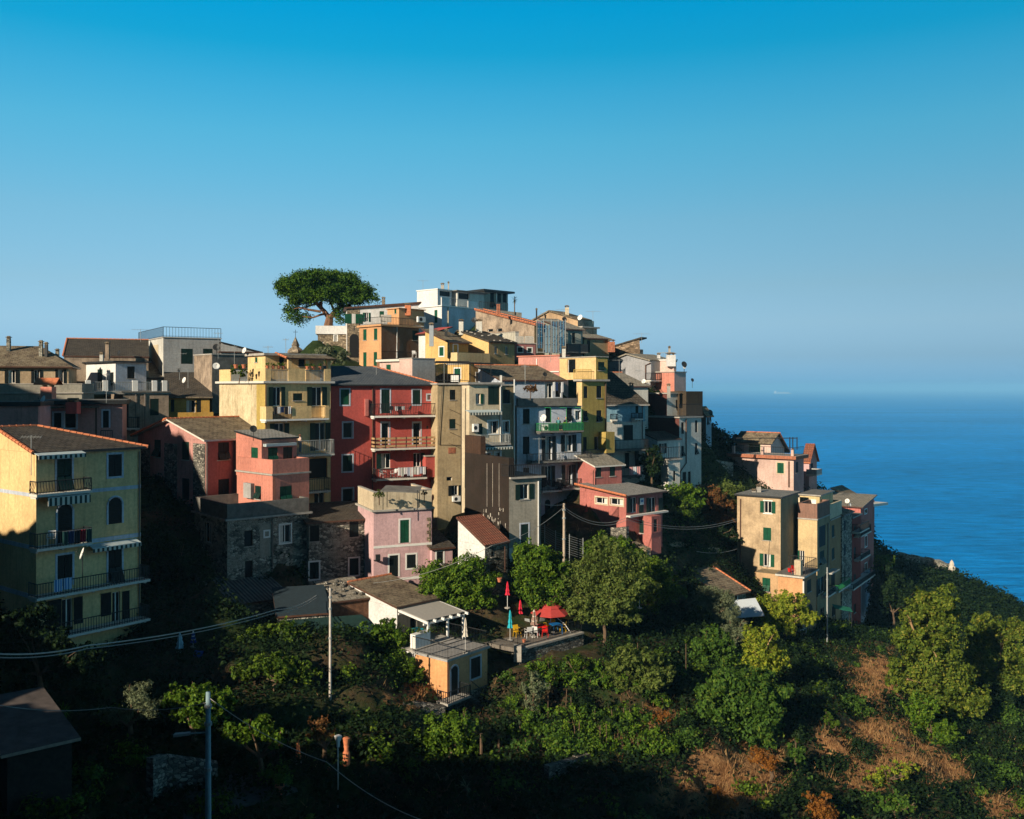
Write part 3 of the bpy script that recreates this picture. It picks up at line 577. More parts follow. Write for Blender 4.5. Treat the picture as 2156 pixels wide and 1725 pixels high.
# 3 salmon extension with terrace
h = House('row_house', 'salmon pink cubic house with a walled terrace and striped shadow beside the yellow balcony house', 'C', 868, 73.5, 46, 508, 1238, 1575, 1985, SALM)
h.W('R', 942, 1680, 1062, 1850, 'f'); h.W('L', 690, 1678, 752, 1812, 'f', sh=DGREEN); h.roof('flat', 0, CONC, .12, th=.13)
h.parapet(1.15, SALM, .2, z=h.zt+.14, cap=None); h.pipe('R', [(890, 1600), (890, 1975)], .04, COPPER); S3 = h
k = House('', '', 'C', 757, 74.9, 46, 500, 1112, 1212, 1600, SALM, sub=h, drop=0)
k.W('R', 822, 1290, 920, 1445, 'f'); k.W('R', 975, 1285, 1068, 1430, 's', sh=DGREEN); k.W('L', 652, 1290, 720, 1430, 's'); k.roof('shed', .5, R_PALE, .15, 'v', em=IRON); k.panel('R', 805, 1248, 1112, 1275, .02, .5, AWNT, 'rolled_awning'); k.done()
h.panel('L', 572, 1750-100, 648, 1800, .05, .35, GREY, 'water_tank'); h.done()
# 4 dark rubble stone house
h = House('stone_house', 'dark rubble stone house with a concrete walled terrace below the salmon house', 'D', 410, 70, 40, 80, 1235, 525, 1250, ST_DARK)
h.W('R', 583, 620, 668, 780, 'd', sh=BROWNSH, frame=BROWNSH); h.W('R', 790, 628, 830, 678, 'g', WHITE); h.W('R', 945, 562, 1050, 742, 'g', WHITE); h.W('R', 590, 925, 668, 1105, 'd', frame=BROWNSH); h.W('R', 990, 975, 1118, 1185, '1', sh=BROWNSH)
h.W('L', 183, 540, 250, 745, 'g', CONC); h.W('L', 205, 930, 255, 1100, 'd'); h.panel('R', 740, 560, 862, 880, 0, .012, GREYC, 'cement_patch'); h.panel('R', 960, 900, 1200, 1190, 0, .01, GREYC, 'cement_patch') if 0 else None
h.roof('flat', 0, CONCD, .22, th=.16); h.parapet(1.15, CONCD, .18, z=h.zt+.16); h.pipe('R', [(868, 520), (866, 1130)], .05); h.done()
# 5 lower stone wing
h = House('stone_house', 'low stone house with sagging slab roof between dark stone house and pink terrace house', 'D', 1236, 73.5, 26, 1150, 1885, 545, 1170, ST_DARK, b=5)
h.W('R', 1242, 570, 1340, 730, 's', sh=DKSH); h.W('R', 1645, 530, 1738, 685, 's', sh=DKSH); h.W('R', 1243, 940, 1336, 1110, 's', WHITE, sh=DKSH); h.W('R', 1645, 900, 1738, 1070, 's', WHITE, sh=DKSH)
h.roof('shed', .8, R_DARK, .3, 'v'); h.done()
# 6 pink terrace house
h = House('row_house', 'pale pink house with white bands, stone corner quoins and a cream walled roof terrace', 'F', 3, 73, 24, -60, 590, 432, 1160, PINK, b=5)
h.W('R', 270, 512, 362, 745, 's', WHITE); h.W('R', 162, 870, 252, 1088, 's', WHITE, sh=DKSH); h.W('R', 338, 862, 430, 998, 's', WHITE, sh=DKSH)
a_, b_, z0_, z1_ = h.rect('R', 100, 758, 500, 782); h.band('R', z0_, z1_, WHITE); a_, b_, z0_, z1_ = h.rect('R', 100, 1098, 400, 1122); h.band('R', z0_, z1_, WHITE)
for i in range(5): h.panel('R', 540, 488+i*66, 578, 520+i*66, 0, .03, ST_TAN, 'quoin'); h.panel('R', 560, 520+i*66, 580, 554+i*66, 0, .03, ST_TAN, 'quoin')
h.roof('flat', 0, CONC, .2, th=.14); h.parapet(1.45, CREAM, .2, z=h.zt+.14, cap=CONC, sides='LR')
l = h.panel('R', 30, 865, 72, 925, .35, .6, IRON, 'wall_lantern'); h.panel('R', 18, 925, 60, 932, .02, .5, IRON, 'lantern_bracket'); PT = h; h.done()
# 7 crimson house
h = House('apartment_house', 'crimson red four-storey house with a blue slate roof and white-slabbed balconies', 'C', 1457, 82, 27, 1400, 2527, 655, 1990, CRIM, b=9)
h.roof('gable', 1.75, R_SLATE, .35, 'u', (.01, 5.2), caps=('l0', 'r0'), em=IRON)
h.W('R', 1557, 703, 1642, 858, 's', BLW); h.W('R', 1582, 1038, 1674, 1188, 'dn', BLW); h.W('R', 1577, 1368, 1674, 1530, 's', BLW, sh=DGREEN); h.W('R', 1577, 1705, 1680, 1880, 'dn', BLW)
for x0, y0, x1, y1, k in ((1967, 705, 2052, 945, 's'), (2284, 708, 2362, 855, 's'), (1970, 1040, 2045, 1262, 'd'), (2289, 1040, 2362, 1258, 'd')): h.W('R', x0, y0, x1, y1, k, BLW, sh=DGREEN)
h.W('R', 2432, 757, 2466, 808, 'g', BLW); h.W('R', 1965, 1350, 2060, 1500, 'p', sh=DGREEN); h.W('R', 2290, 1345, 2365, 1485, 'q', sh=DGREEN); h.panel('R', 2424, 1070, 2440, 1100, 0, .03, IRON, 'vent'); h.panel('R', 1797, 800, 1830, 970, 0, .25, CORAL, 'flue')
h.balcony('R', 1892, 2528, 985, 848, 1.15, slab=WHITE, bulge=.16); h.balcony('R', 1900, 2530, 1312, 1180, 1.15, 'plank'); h.balcony('R', 1912, 2430, 1618, 1500, 1.25)
h.pipe('R', [(1880, 660), (1880, 1900)], .05, COPPER); a_, b_, z0_, z1_ = h.rect('R', 2415, 1380, 2525, 1590, .9)
k = h.mk(h.fbox(MB(), 'R', a_, b_, z0_, z1_, .01, .95), 'bay', CRIM); h.mk(h.fbox(MB(), 'R', a_-.08, b_+.05, z1_, z1_+.1, 0, 1.05), 'bay_roof', CONC, k)
CRH = h; h.done()
# 8 tan tower with awning block
h = House('apartment_house', 'narrow tan five-storey house with small dark windows right of the crimson house', 'E', 648, 85, 28, 600, 905, 655, 2150, stucco('sandy_cream_render', (.52, .41, .25), (.3, .23, .14), .5, .7), b=9)
h.W('R', 772, 706, 830, 808, 's', sh=DKSH); h.W('R', 768, 1002, 832, 1100, 's', sh=DGREEN); h.W('R', 740, 1586, 798, 1625, 'dn'); h.W('R', 792, 1672, 858, 1775, 'o', sh=DKSH); h.ac('R', 790, 1780, 865, 1832)
h.panel('R', 758, 1290, 830, 1350, 0, .03, TERRAD, 'faded_sign_patch'); h.roof('flat', 0, CONCD, .15, th=.16); h.done(); TT = h
h = House('apartment_house', 'cream house with two striped awnings and green shutters above the brown clad wall', 'E', 970, 80.5, 33, 893, 1288, 652, 1800, CREAM, b=None)
h.W('R', 1035, 745, 1082, 850, 'q'); h.W('R', 1160, 670, 1274, 858, 's', sh=DGREEN, name='window'); h.W('R', 1160, 1022, 1258, 1150, 'gw', WHITE); h.W('R', 1054, 1047, 1104, 1155, '1', sh=DGREEN)
h.awning('R', 978, 1302, 935, 962, .9); h.ac('R', 992, 1050, 1042, 1130); h.balcony('R', 1088, 1392, 1268, 1162, 1.0, mt=GREYRAIL, slab=CONC); h.roof('flat', 0, CONC, .25, th=.2)
h.awning('R', 1102, 1408, 1290, 1312, .9); h.W('R', 1115, 1345, 1190, 1400, 'g', WHITE); h.W('R', 1232, 1340, 1284, 1400, 'g', WHITE)
k = House('', '', 'E', 1290, 84.2, 33, 1240, 1432, 665, 1500, TAND, sub=h, b=6, drop=0); k.W('R', 1310, 706, 1382, 845, 's', sh=DKSH); k.W('R', 1302, 1025, 1368, 1138, 'g', WHITE); k.roof('flat', 0, CONCD, .12, th=.15); k.pipe('R', [(1296, 560), (1296, 1300)], .05, WHITE); k.done()
h.done(); AW = h
# 9 brown clad wall + raw cement house
h = House('row_house', 'raw cement house with a brown clad side wall streaked with white paint', 'F', 1372, 75.5, 30, 925, 1692, 100, 800, GREYC, BROWN)
h.W('R', 1482, 150, 1572, 305, 'o', sh=DGREEN); h.W('R', 1490, 555, 1568, 772, 's', BLW, sh=DGREEN); h.roof('flat', 0, CONCD, .3, th=.16, ov=(0, .35, .3, 0)); h.zt_=h.zt
h.pipe('R', [(1668, 120), (1668, 780)], .06, WHITE); h.panel('R', 1372, 790, 1520, 1010, 0, .02, OFFR, 'pale_base_patch')
m = MB(); a_, z_ = h.hit('L', 925, -140); aL, zL = h.hit('L', 1085, -340); z1_ = h.hit('L', 1000, -338)[1]; z2_ = h.hit('L', 1230, -130)[1]
h.mk(h.fbox(MB(), 'L', 0, h.b, h.zt, z2_, -.5, .004), 'clad_wall', BROWN); h.mk(h.fbox(MB(), 'L', aL, h.b, z2_, z1_, -.5, .004), 'clad_wall', stucco('rust_brown_cladding', (.07, .04, .028), (.04, .03, .02), .5))
rr = random.Random(3); m = MB()
for i in range(46):
    x = 1150+rr.gauss(70, 55); y = 380+rr.random()*330; hh = rr.uniform(6, 46); wd = rr.uniform(3, 9)
    if 925 < x < 1362: a0, b0, z0, z1 = h.rect('L', x, y, x+wd, y+hh); h.fbox(m, 'L', a0, b0, z0, z1, .005, .012)
for x in (1148, 1205, 1270): a0, b0, z0, z1 = h.rect('L', x, -60, x+3, 380); h.fbox(m, 'L', a0, b0, z0, z1, .005, .012)
h.mk(m, 'peeling_paint', stucco('peeling_white_paint', (.55, .52, .47), (.2, .17, .14), .8, .5, 3)); h.mk(h.railmesh([h.loc(0, 1.2, h.zt+.16), h.loc(0, 0, h.zt+.16), h.loc(h.a+.3, -.2, h.zt+.16)], 1.0), 'railing', IRON); h.done()
# 10 small red roofed stone shed
h = House('cottage', 'small white sided stone cottage with a dark red tile roof below the brown clad wall', 'F', 1127, 69.5, 44, 856, 1362, 775, 1120, ST_GREY, WHT)
h.roof('shed', 1.75, R_RED, .12, 'v', em=COPPER); h.W('R', 1192, 825, 1232, 885, 'd'); h.W('R', 1180, 955, 1250, 1110, '1', sh=BROWNSH); h.pipe('R', [(1330, 780), (1330, 1050)], .045, COPPER); h.done()
h = House('cottage', 'little pink annex with a dark slab roof at the foot of the tan tower', 'F', 592, 74.5, 26, 560, 800, 812, 1000, PINK, b=4)
h.roof('shed', .9, R_DARK, .2, 'v'); h.W('R', 640, 832, 706, 950, 's', WHITE, sh=DKSH); h.done()
# 12 yellow balcony house
h = House('apartment_house', 'lemon yellow house with planted roof terrace and stacked balconies left of the crimson house', 'C', 795, 80.5, 40, 330, 1455, 640, 1950, YEL, YELC)
L0 = h.hit('L', 708, 800)[0]; h.mk(h.fbox(MB(), 'L', 0, L0, h.zb, h.zt-.01, 0, .02), 'painted_strip', YELD)
h.W('R', 872, 678, 952, 870, 'o', name='door', sh=DGREEN); h.W('R', 1268, 678, 1366, 870, 'o', name='door', sh=DGREEN); h.W('R', 1075, 742, 1170, 815, 's', sh=DGREEN); h.W('R', 890, 1045, 985, 1300, 'o', sh=DGREEN, name='door'); h.W('R', 1300, 1040, 1400, 1320, 'o', sh=DGREEN, name='door'); h.W('R', 1228, 1400, 1420, 1600, 'd', frame=IRON, name='door'); h.W('R', 1290, 1745, 1390, 1900, 'g', name='door')
h.balcony('R', 802, 1440, 1018, 872, 1.2, 'mixed', YEL, WHITE, solid=[(0, .1), (.4, .71), (.94, 1)]); h.balcony('R', 1125, 1496, 1378, 1218, 1.3, 'iron', GREYRAIL, OFFW); h.balcony('R', 1236, 1456, 1748, 1605, 1.1, 'iron', IRON, OFFW)
r = h.roof('flat', 0, CONC, .3, th=.2, em=OFFW); z = h.zt+.2; a, b = h.a, h.b
for p0, p1 in ((0, .08), (.34, .6), (.9, 1)): h.mk(h.fbox(MB(), 'R', a*p0, a*p1, z, z+1.15, -.2, 0), 'parapet', YEL)
for p0, p1 in ((.21/b, .36), (.74, 1)): h.mk(h.fbox(MB(), 'L', b*p0, b*p1, z, z+1.15, -.2, 0), 'parapet', YEL)
for p0, p1 in ((.08, .34), (.6, .9)): h.mk(h.railmesh([h.wp('R', a*p0, z, -.1), h.wp('R', a*p1, z, -.1)], 1.0, .13), 'railing', GREYRAIL)
h.mk(h.railmesh([h.wp('L', b*.36, z, -.1), h.wp('L', b*.74, z, -.1)], 1.0, .13), 'railing', GREYRAIL)
k = House('', '', 'C', 796, 84.0, 40, 618, 1380, 358, 640, YEL, sub=h, drop=0, b=None); k.W('R', 935, 375, 985, 470, 'd', frame=DGREEN); k.W('R', 1130, 375, 1220, 470, 'd', frame=DGREEN); k.W('L', 692, 378, 716, 428, '1'); k.roof('flat', 0, CONC, .25, th=.22)
m = MB(); zt = k.zt; o = 2.0; m.slab([k.loc(1.2, -o, zt-.25), k.loc(k.a+.3, -o, zt-.25), k.loc(k.a+.3, .6, zt+.28), k.loc(1.2, .6, zt+.28)], .12, 0, 1); cn = k.mk(m, 'canopy_roof', [R_BROWN, BROWNSH]); m = MB()
for p in (.25, .55, .93): c = k.loc(k.a*p, -o+.35, z); k.mk(MB().para(c, k.u*.35, k.v*.25, UP*(zt-.3-z)), 'canopy_pillar', YEL, cn)
k; k.caps(cn, k.loc(1.2, -o, zt-.25), k.loc(1.2, .4, zt+.28)); k.done(); h.pipe('R', [(802, 660), (802, 1900)], .045, COPPER, off=.06); h.dish(580, 308, 86, .3); h.antenna(822, 262, 300, 87); h.done(); YB = h
# 13-19 left background cluster
h = House('apartment_house', 'light grey rendered house with railed flat roof and green shutters on the left skyline', 'A', 1650, 101, 33, 1402, 2232, 180, 780, GREY, OFFR)
h.W('R', 1830, 292, 1950, 445, 's', sh=DGREEN); h.W('R', 2052, 292, 2150, 345, 's', sh=DGREEN); h.W('R', 1835, 585, 1950, 655, 's', sh=DGREEN); h.roof('flat', 0, CONC, .1, th=.12); h.terrace_rail(1.2, h.zt+.12, IRON, 0, 'LR', .35)
h.panel('L', 1440, 262, 1600, 700, 0, .05, CREAM, 'bare_patch'); h.antenna(1420, 90, 180, 103, n=7, w=2, az=20); h.dish(2195, 280, 96, .7, IRON, az=20, mast=2.5); h.done()
h = House('apartment_house', 'grey rendered wing with a steep dark sloping roof line behind the lemon yellow house', 'C', 345, 103, 25, 300, 720, 330, 560, GREY, b=8); h.roof('shed', 0, R_DARK, .2); h.extra.f.clear(); h.extra.v.clear(); h.extra.m.clear()
q = MB(); zz = h.zt; q.poly([h.wp('R', 0, zz+.15), h.wp('R', h.a, zz+.15), h.wp('R', 0, zz+1.25)]); h.mk(q, 'gable_wall', GREY); q = MB(); q.slab([h.wp('R', 0, zz+1.35, .2), h.wp('R', h.a+.6, zz+.15, .2), h.wp('R', h.a+.6, zz+.15, -6), h.wp('R', 0, zz+1.35, -6)], .14); h.mk(q, 'roof', IRON); h.done()
h = House('stone_tower', 'square beige cement block beside the satellite mast left of the lemon yellow house', 'C', 256, 93, 42, 75, 620, 352, 900, CONCD, BEIG); h.roof('flat', 0, CONC, .08, th=.14); h.antenna(318, 125, 345, 90, n=5, w=.9); h.dish(300, 275, 91, .8, IRON, az=10, mast=1.5); h.dish(298, 465, 91, .38, az=20); h.done()  # beige block's right wall: shade painted in with the dark concrete colour
h = House('house', 'house with a long black slate roof and red ridge tiles on the left skyline', 'A', 645, 97, 22, 533, 1500, 372, 700, BEIG, TERRAD, b=7)
h.roof('shed', 2.3, R_DARK, .1, 'v', caps=('k', 'l')); h.chimney(1088, 232, 330, 1.0, mt=BEIG, D=97); h.chimney(580, 302, 400, .8, mt=ST_DARK, D=92); h.dish(1200, 330, 96, .3, IRON); h.done()
h = House('house', 'small white house with a railed terrace under a brown slab roof at left', 'A', 1168, 88, 46, 806, 1478, 428, 700, BLW, WHT); h.W('R', 1286, 470, 1362, 592, 's', sh=DKSH); h.W('L', 985, 500, 1036, 690, 's', sh=DGREEN); h.W('L', 1112, 530, 1148, 660, 's', sh=DKSH)
h.roof('flat', 0, R_BROWN, .4, th=.16, em=IRON); h.chimney(1028, 335, 385, .9, mt=OFFR); h.done()
h = House('house', 'brown slab roofed house stepping down behind the small white house', 'A', 1150, 95, 30, 660, 1835, 590, 700, BEIG, TAN, base=False); h.roof('shed', 2.9, R_BROWN, .2, 'v'); h.done()
h = House('house', 'weathered beige house with white posted terrace railing and one green shutter', 'A', 1245, 80, 35, 1150, 1705, 735, 1230, BEIG, b=9); h.W('R', 1516, 797, 1606, 965, 's', sh=DGREEN); h.W('R', 1262, 850, 1300, 1090, 's', sh=DKSH, name='door'); h.balcony('R', 1236, 1412, 1110, 985, .9); h.pipe('R', [(1372, 740), (1372, 1000)], .04); h.pipe('R', [(1465, 735), (1465, 1100)], .05)
h.roof('flat', 0, CONC, .2, th=.14, em=CONCD); z = h.zt+.14; m = MB()
for x0, x1 in ((866, 918), (1040, 1092), (1340, 1395), (1540, 1588), (1642, 1690)): a0, b0, _, _ = h.rect('R', x0, 600, x1, 700); h.mk(h.fbox(MB(), 'R', a0, b0, z, z+1.15, -.3, 0), 'terrace_post', WHITE)
a0 = h.hit('R', 866, 640)[0]; h.mk(h.fbox(MB(), 'R', a0, h.a+.2, z-.3, z, -4, .1), 'terrace_slab', CONC); h.mk(h.railmesh([h.wp('R', a0, z, -.15), h.wp('R', h.a, z, -.15)], .95, .16), 'railing', GREYRAIL); h.done()
h = House('house', 'ochre yellow house with a black slab roof and a small awninged terrace at left', 'A', 1706, 86, 22, 1640, 2118, 782, 1080, OCHR, b=7); h.roof('shed', 2.6, R_DARK, .3, 'v', em=R_BROWN); h.W('R', 1706+20, 805, 1762, 930, 's', sh=DKSH); h.W('R', 1885, 812, 1975, 935, 'g'); h.W('R', 1985, 805, 2032, 935, 's', sh=DKSH); h.balcony('R', 1706, 2156, 1005, 940, .8, 'solid', OCHR); h.antenna(1900, 480, 640, 84); h.dish(1858, 608, 84, .33); h.dish(1808, 505, 84, .5, IRON); h.antenna(1815, 330, 560, 84, w=1.4); h.done()
h = House('house', 'tan house with dark shutters under a long brown stone roof at the far left', 'A', -60, 86, 20, -200, 692, 462, 700, TAN, b=9); h.roof('gable', 2.1, R_BROWN, .45, 'u', (0, 3.2), em=COPPER)
for x0, x1 in ((88, 150), (345, 352+60), (590, 612+20)): pass
h.W('R', 85, 505, 155, 640, 'o', sh=DKSH); h.W('R', 345, 505, 400, 640, 'o', sh=DKSH); h.W('R', 588, 500, 640, 640, 'o', sh=DKSH); h.chimney(88, 175, 262, .85, mt=ST_DARK, D=89); h.chimney(415, 218, 300, .85, mt=ST_DARK, D=89); h.chimney(468, 235, 300, .3, mt=IRON, D=89); h.done()
h = House('terrace_house', 'grey parapeted terrace block with a salmon chimney in front of the far left tan house', 'A', -40, 77, 14, -90, 828, 745, 900, GREYC, b=6); h.roof('flat', 0, CONC, .15, th=.1); h.parapet(.8, GREYC, .2, z=h.zt+.1, cap=CONC); c = h.chimney(488, 655, 745, 1.5, mt=SALM, D=75.5)
m = MB(); p = at('A', 488, 648, 75.5); m.slab([p+Vector((-.9, -.6, 0)), p+Vector((.9, -.6, 0)), p+Vector((.9, 0, .5)), p+Vector((-.9, 0, .5))], .08); m.slab([p+Vector((.9, .6, 0)), p+Vector((-.9, .6, 0)), p+Vector((-.9, 0, .5)), p+Vector((.9, 0, .5))], .08); h.mk(m, 'chimney_hood', TERRA, c); h.done()
h = House('house', 'dark mauve house with white framed door and black flat roof behind yellow apartment house', 'A', 395, 69, 20, 340, 1236, 856, 1232, MAUV, b=8); h.roof('flat', 0, CONCD, .35, th=.35, em=IRON)
h.W('R', 1040, 918, 1100, 1090, 's', BLW, sh=DKSH, name='door'); h.W('R', 418, 905, 510, 1080, 'd'); h.W('R', 545, 940, 620, 1085, 's', BLW, sh=DKSH); h.W('R', 650, 935, 770, 1090, 'd', BLW); m = MB(); a0, b0, z0, z1 = h.rect('R', 430, 880, 1000, 905, 1.5); h.fbox(m, 'R', a0, b0, z1-.1, z1, 0, 1.5); h.mk(m, 'canopy', R_BROWN); m = MB(); h.fbox(m, 'R', b0-.3, b0-.15, z1-2.5, z1-.1, 1.3, 1.45); h.fbox(m, 'R', a0, a0+.12, z1-2.5, z1-.1, 1.3, 1.45); h.mk(m, 'canopy_post', COPPER)
h.mk(h.railmesh([h.wp('R', h.a*.75, h.zt-3.1, 1.3), h.wp('R', h.a*.89, h.zt-3.1, 1.3)], .9), 'railing', IRON); h.chimney(740, 805, 850, 1.3, mt=CRIM, D=68); h.dish(430, 808, 66, .38); h.antenna(1075, 540, 780, 68, n=4, w=.5); h.done()
h = House('house', 'low mauve wall house with a dark overhanging roof at the far left edge', 'A', -60, 64, 12, -90, 388, 872, 1080, MAUV, b=3.5); h.roof('flat', 0, CONCD, .2, th=.35, em=IRON); h.done()
# ------- hilltop
h = House('apartment_house', 'orange house with brown patched side wall and railed roof terrace near the hilltop', 'I', 1212, 113, 46, 990, 1592, 655, 1140, ORB, ORAN)
for x0, y0, x1, y1 in ((1030, 688, 1063, 798), (1138, 680, 1172, 795), (1030, 920, 1063, 1098), (1136, 918, 1170, 1060)): h.W('L', x0, y0, x1, y1, 's')
h.W('R', 1526, 702, 1580, 800, 's', sh=DGREEN); h.roof('flat', 0, CONC, .25, th=.25, em=ORAN); h.terrace_rail(.95, h.zt+.25, IRON, 0, 'LR', .25); h.pipe('R', [(1370, 985), (1370, 655), (1640, 662)], .1, WHITE)
k = House('', '', 'I', 1392, 117, 46, 1335, 1645, 478, 660, ORAN, sub=h, drop=0, b=2.5); k.roof('flat', 0, TERRA, .2, th=.1, em=ORAN); k.W('L', 1345, 485, 1365, 530, '1'); k.done(); h.chimney(1482, 432, 490, 1.9, mt=TERRA, D=118)
h.panel('L', 1200, 530, 1312, 615, -2.2, -2, CONC, 'wall_screen') if 0 else None; m = MB(); p = at('I', 1260, 618, 122.5); m.box(p.x, p.y, p.z, 1.4, .2, 1.0); h.mk(m, 'terrace_wall', CONC); h.ac('R', 1565, 562, 1640, 618); h.done()
h.railmesh
h = House('fence', 'brown iron railing terrace beside the orange house', 'I', 1216, 109.5, 46, 1180, 1650, 985, 1060, ORB, b=1, base=False); h.mk(h.railmesh([h.wp('R', 0, h.zt, 0), h.wp('R', h.a, h.zt, 0)], .95, .16, .014), 'railing', BROWNSH); h.done()
h = House('long_house', 'long house half bare stone and half white with an archway below the pine', 'I', 866, 122, 12, 850, 1590, 482, 1000, WHT, b=7)
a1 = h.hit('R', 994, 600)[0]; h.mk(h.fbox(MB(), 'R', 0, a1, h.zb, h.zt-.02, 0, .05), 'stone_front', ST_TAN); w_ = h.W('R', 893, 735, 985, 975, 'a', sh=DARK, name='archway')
if w_: 
    for v in w_.data.vertices: v.co += Vector((0, -.06, 0))
for x0, y0, x1, y1, kd in ((915, 533, 950, 630, 'o'), (1045, 520, 1082, 612, 'o'), (1195, 505, 1240, 560, '1')): h.W('R', x0, y0, x1, y1, kd)
a0, b0, z0, z1 = h.rect('R', 915, 533, 950, 630); m = MB(); h.fbox(m, 'R', a0, b0, z0, z1, .05, .07); q = h.mk(m, 'window', GLASS); m = MB(); ww = b0-a0
for e in (a0, b0-.12, (a0+b0)/2-.06): h.fbox(m, 'R', e, e+.12, z0, z1, .07, .1)
h.mk(m, 'frame', WHITE, q); m = MB(); h.fbox(m, 'R', a0-.95, a0-.05, z0, z1, .06, .1); h.mk(m, 'shutter', GREEN, q); m = MB(); h.fbox(m, 'R', b0+.05, b0+.95, z0, z1, .06, .1); h.mk(m, 'shutter', GREEN, q)
h.roof('shed', .9, R_DARK, .35, 'u', em=COPPER, th=.22); h.chimney(1235, 370, 440, 1.0, mt=ST_TAN, D=124); h.mk(MB().tube([at('I', 940, 650, 126.6), at('I', 940, 700, 126.6)], .06), 'wall_lantern', IRON); h.done()
h = House('stone_house', 'low tan stone house topped by a bright white parapet at the foot of the pine', 'I', 570, 124, 8, 560, 862, 735, 940, ST_TAN, b=7); h.W('R', 737, 748, 764, 810, 'g', WHITE); h.W('R', 610, 808, 626, 835, 'g'); h.mk(MB().para(h.loc(-.3, -.15, h.zt), h.u*(h.a+.3), h.v*7, UP*1.15), 'white_parapet', WHT); h.done()
h = House('church_turret', 'pointed stone bell turret with an iron cross on the skyline left of the pine', 'I', 300, 130, 30, 250, 440, 903, 935, ST_TAN, a=1.4, b=1.4, base=False, cat='turret')
m = MB(); c = at('I', 345, 905, 137); m.lathe(c, [(1.25, -.3), (1.15, 0), (.95, .25), (.6, .5), (.5, .7), (.62, .78), (.58, .85), (.06, 2.0), (0.02, 2.1)], 6); h.mk(m, 'stone_spire', stone('spire_stone', (.24, .2, .15), (.33, .27, .2), (.2, .17, .13), 1.2, .2)); m = MB(); m.tube([c+UP*2.0, c+UP*3.1], .035, 5); m.tube([c+UP*2.75-Vector((.35, 0, 0)), c+UP*2.75+Vector((.35, 0, 0))], .03, 5); h.mk(m, 'iron_cross', IRON); h.done()
h = House('modern_house', 'bright white terraced modernist house on the hilltop', 'J', 422, 126, 50, 172, 775, 455, 760, BLW, WHT)
h.W('L', 348, 493, 378, 622, '1'); h.roof('flat', 0, CONC, .18, th=.16, em=WHITE); z = h.zt+.16
k = House('', '', 'J', 380, 129.5, 50, 172, 520, 285, 470, WHT, sub=h, drop=0, b=None); k.roof('flat', 0, CONC, .1, th=.15, em=WHITE); k.W('R', 400, 300, 510, 355, 'dn'); k.done()
k = House('', '', 'J', 580, 132, 44, 500, 850, 305, 470, OFFR, sub=h, drop=0, b=4); k.W('R', 590, 320, 700, 385, 'dn'); k.roof('flat', 0, CONC, .6, th=.16, em=CONCD); k.done()
h.mk(MB().para(h.loc(-.1, -.1, z), h.u*1.6, h.v*.2, UP*1.15), 'parapet', WHT); h.mk(MB().para(h.loc(h.a-2.0, -.1, z), h.u*2.1, h.v*.2, UP*1.0), 'parapet', WHT); h.mk(h.railmesh([h.loc(1.5, 0, z), h.loc(h.a-2.0, 0, z)], 1.1, .25, .014), 'railing', GREYRAIL); h.pipe('R', [(488, 460), (488, 690)], .08, CREAM); h.done()
h = House('modern_house', 'dark grey penthouse with a wide flat white roof and potted palm at the very top', 'J', 852, 136, 44, 440, 1090, 305, 520, GREYC, OFFR)
h.roof('flat', 0, CONC, .8, th=.3, em=IRON); h.W('R', 912, 315, 950, 470, 'f', sh=DKSH, name='door'); h.W('R', 985, 325, 1022, 420, 's', sh=DKSH); h.W('R', 1038, 330, 1075, 420, 's', sh=DKSH); h.pipe('R', [(975, 300), (975, 480)], .08, WHITE); h.chimney(430, 228, 275, 1.2, D=137); h.chimney(490, 212, 260, .5, D=137); h.antenna(232, 190, 262, 133, n=6, w=1.6); h.mk(h.railmesh([at('J', 800, 480, 143), at('J', 925, 495, 142), at('J', 1090, 500, 141)], 1.1, .35, .02), 'railing', IRON); m = MB(); p0 = at('J', 795, 475, 142); p1 = at('J', 1230, 520, 141); m.para(p0, p1-p0, Vector((0, 7, 0)), UP*-.5); m.para(p0-UP*.5, p1-p0, Vector((0, 6, 0)), UP*-6); h.mk(m, 'terrace_slab', CONCD); h.done()
h = House('house', 'tan house with a long sloping wall edged in red tiles below the white hilltop house', 'J', 1358, 111, 44, 765, 1520, 650, 1000, TAND, BEIG)
bb = h.b; m = MB(); zl = h.hit('L', 790, 490)[1]; dz = zl-h.zt
for L_ in (0,): h.extra.poly([h.wp('L', 0, h.zt), h.wp('L', bb, h.zt), h.wp('L', bb, zl)], 1); h.extra.poly([h.loc(h.a, 0, h.zt), h.loc(h.a, bb, h.zt), h.loc(h.a, bb, zl)], 0); h.extra.poly([h.loc(0, bb, h.zt), h.loc(h.a, bb, h.zt), h.loc(h.a, bb, zl), h.loc(0, bb, zl)], 0)
P = [h.loc(-.25, -.5, h.zt+.15), h.loc(h.a, -.5, h.zt+.15), h.loc(h.a, bb, zl+.15), h.loc(-.25, bb, zl+.15)]; r = h.mk(MB().slab(P, .2, 0, 1), 'roof', [R_SLATE, TERRAD]); h.caps(r, P[0], P[3], .11); h.caps(r, h.loc(1.4, -.5, h.zt+.2), h.loc(1.4, bb, zl+.2), .1)
h.W('L', 885, 672, 940, 712, 'dn'); h.W('L', 980, 680, 1032, 710, 'dn'); h.chimney(800, 595, 690, 1.7, mt=OFFR, D=108); h.chimney(618, 595, 680, 1.3, mt=OFFR, D=106); h.dish(750, 595, 108, .75, IRON, az=-10); m = MB()
for x in (985, 1005): m.lathe(at('J', x, 500, 121), [(.12, -.5), (.11, .7), (.15, .72), (.15, .85)], 8)
h.mk(m, 'chimney_pot', TERRAD); h.W('R', 1420, 735, 1470, 820, 'd'); h.done(); SH = h
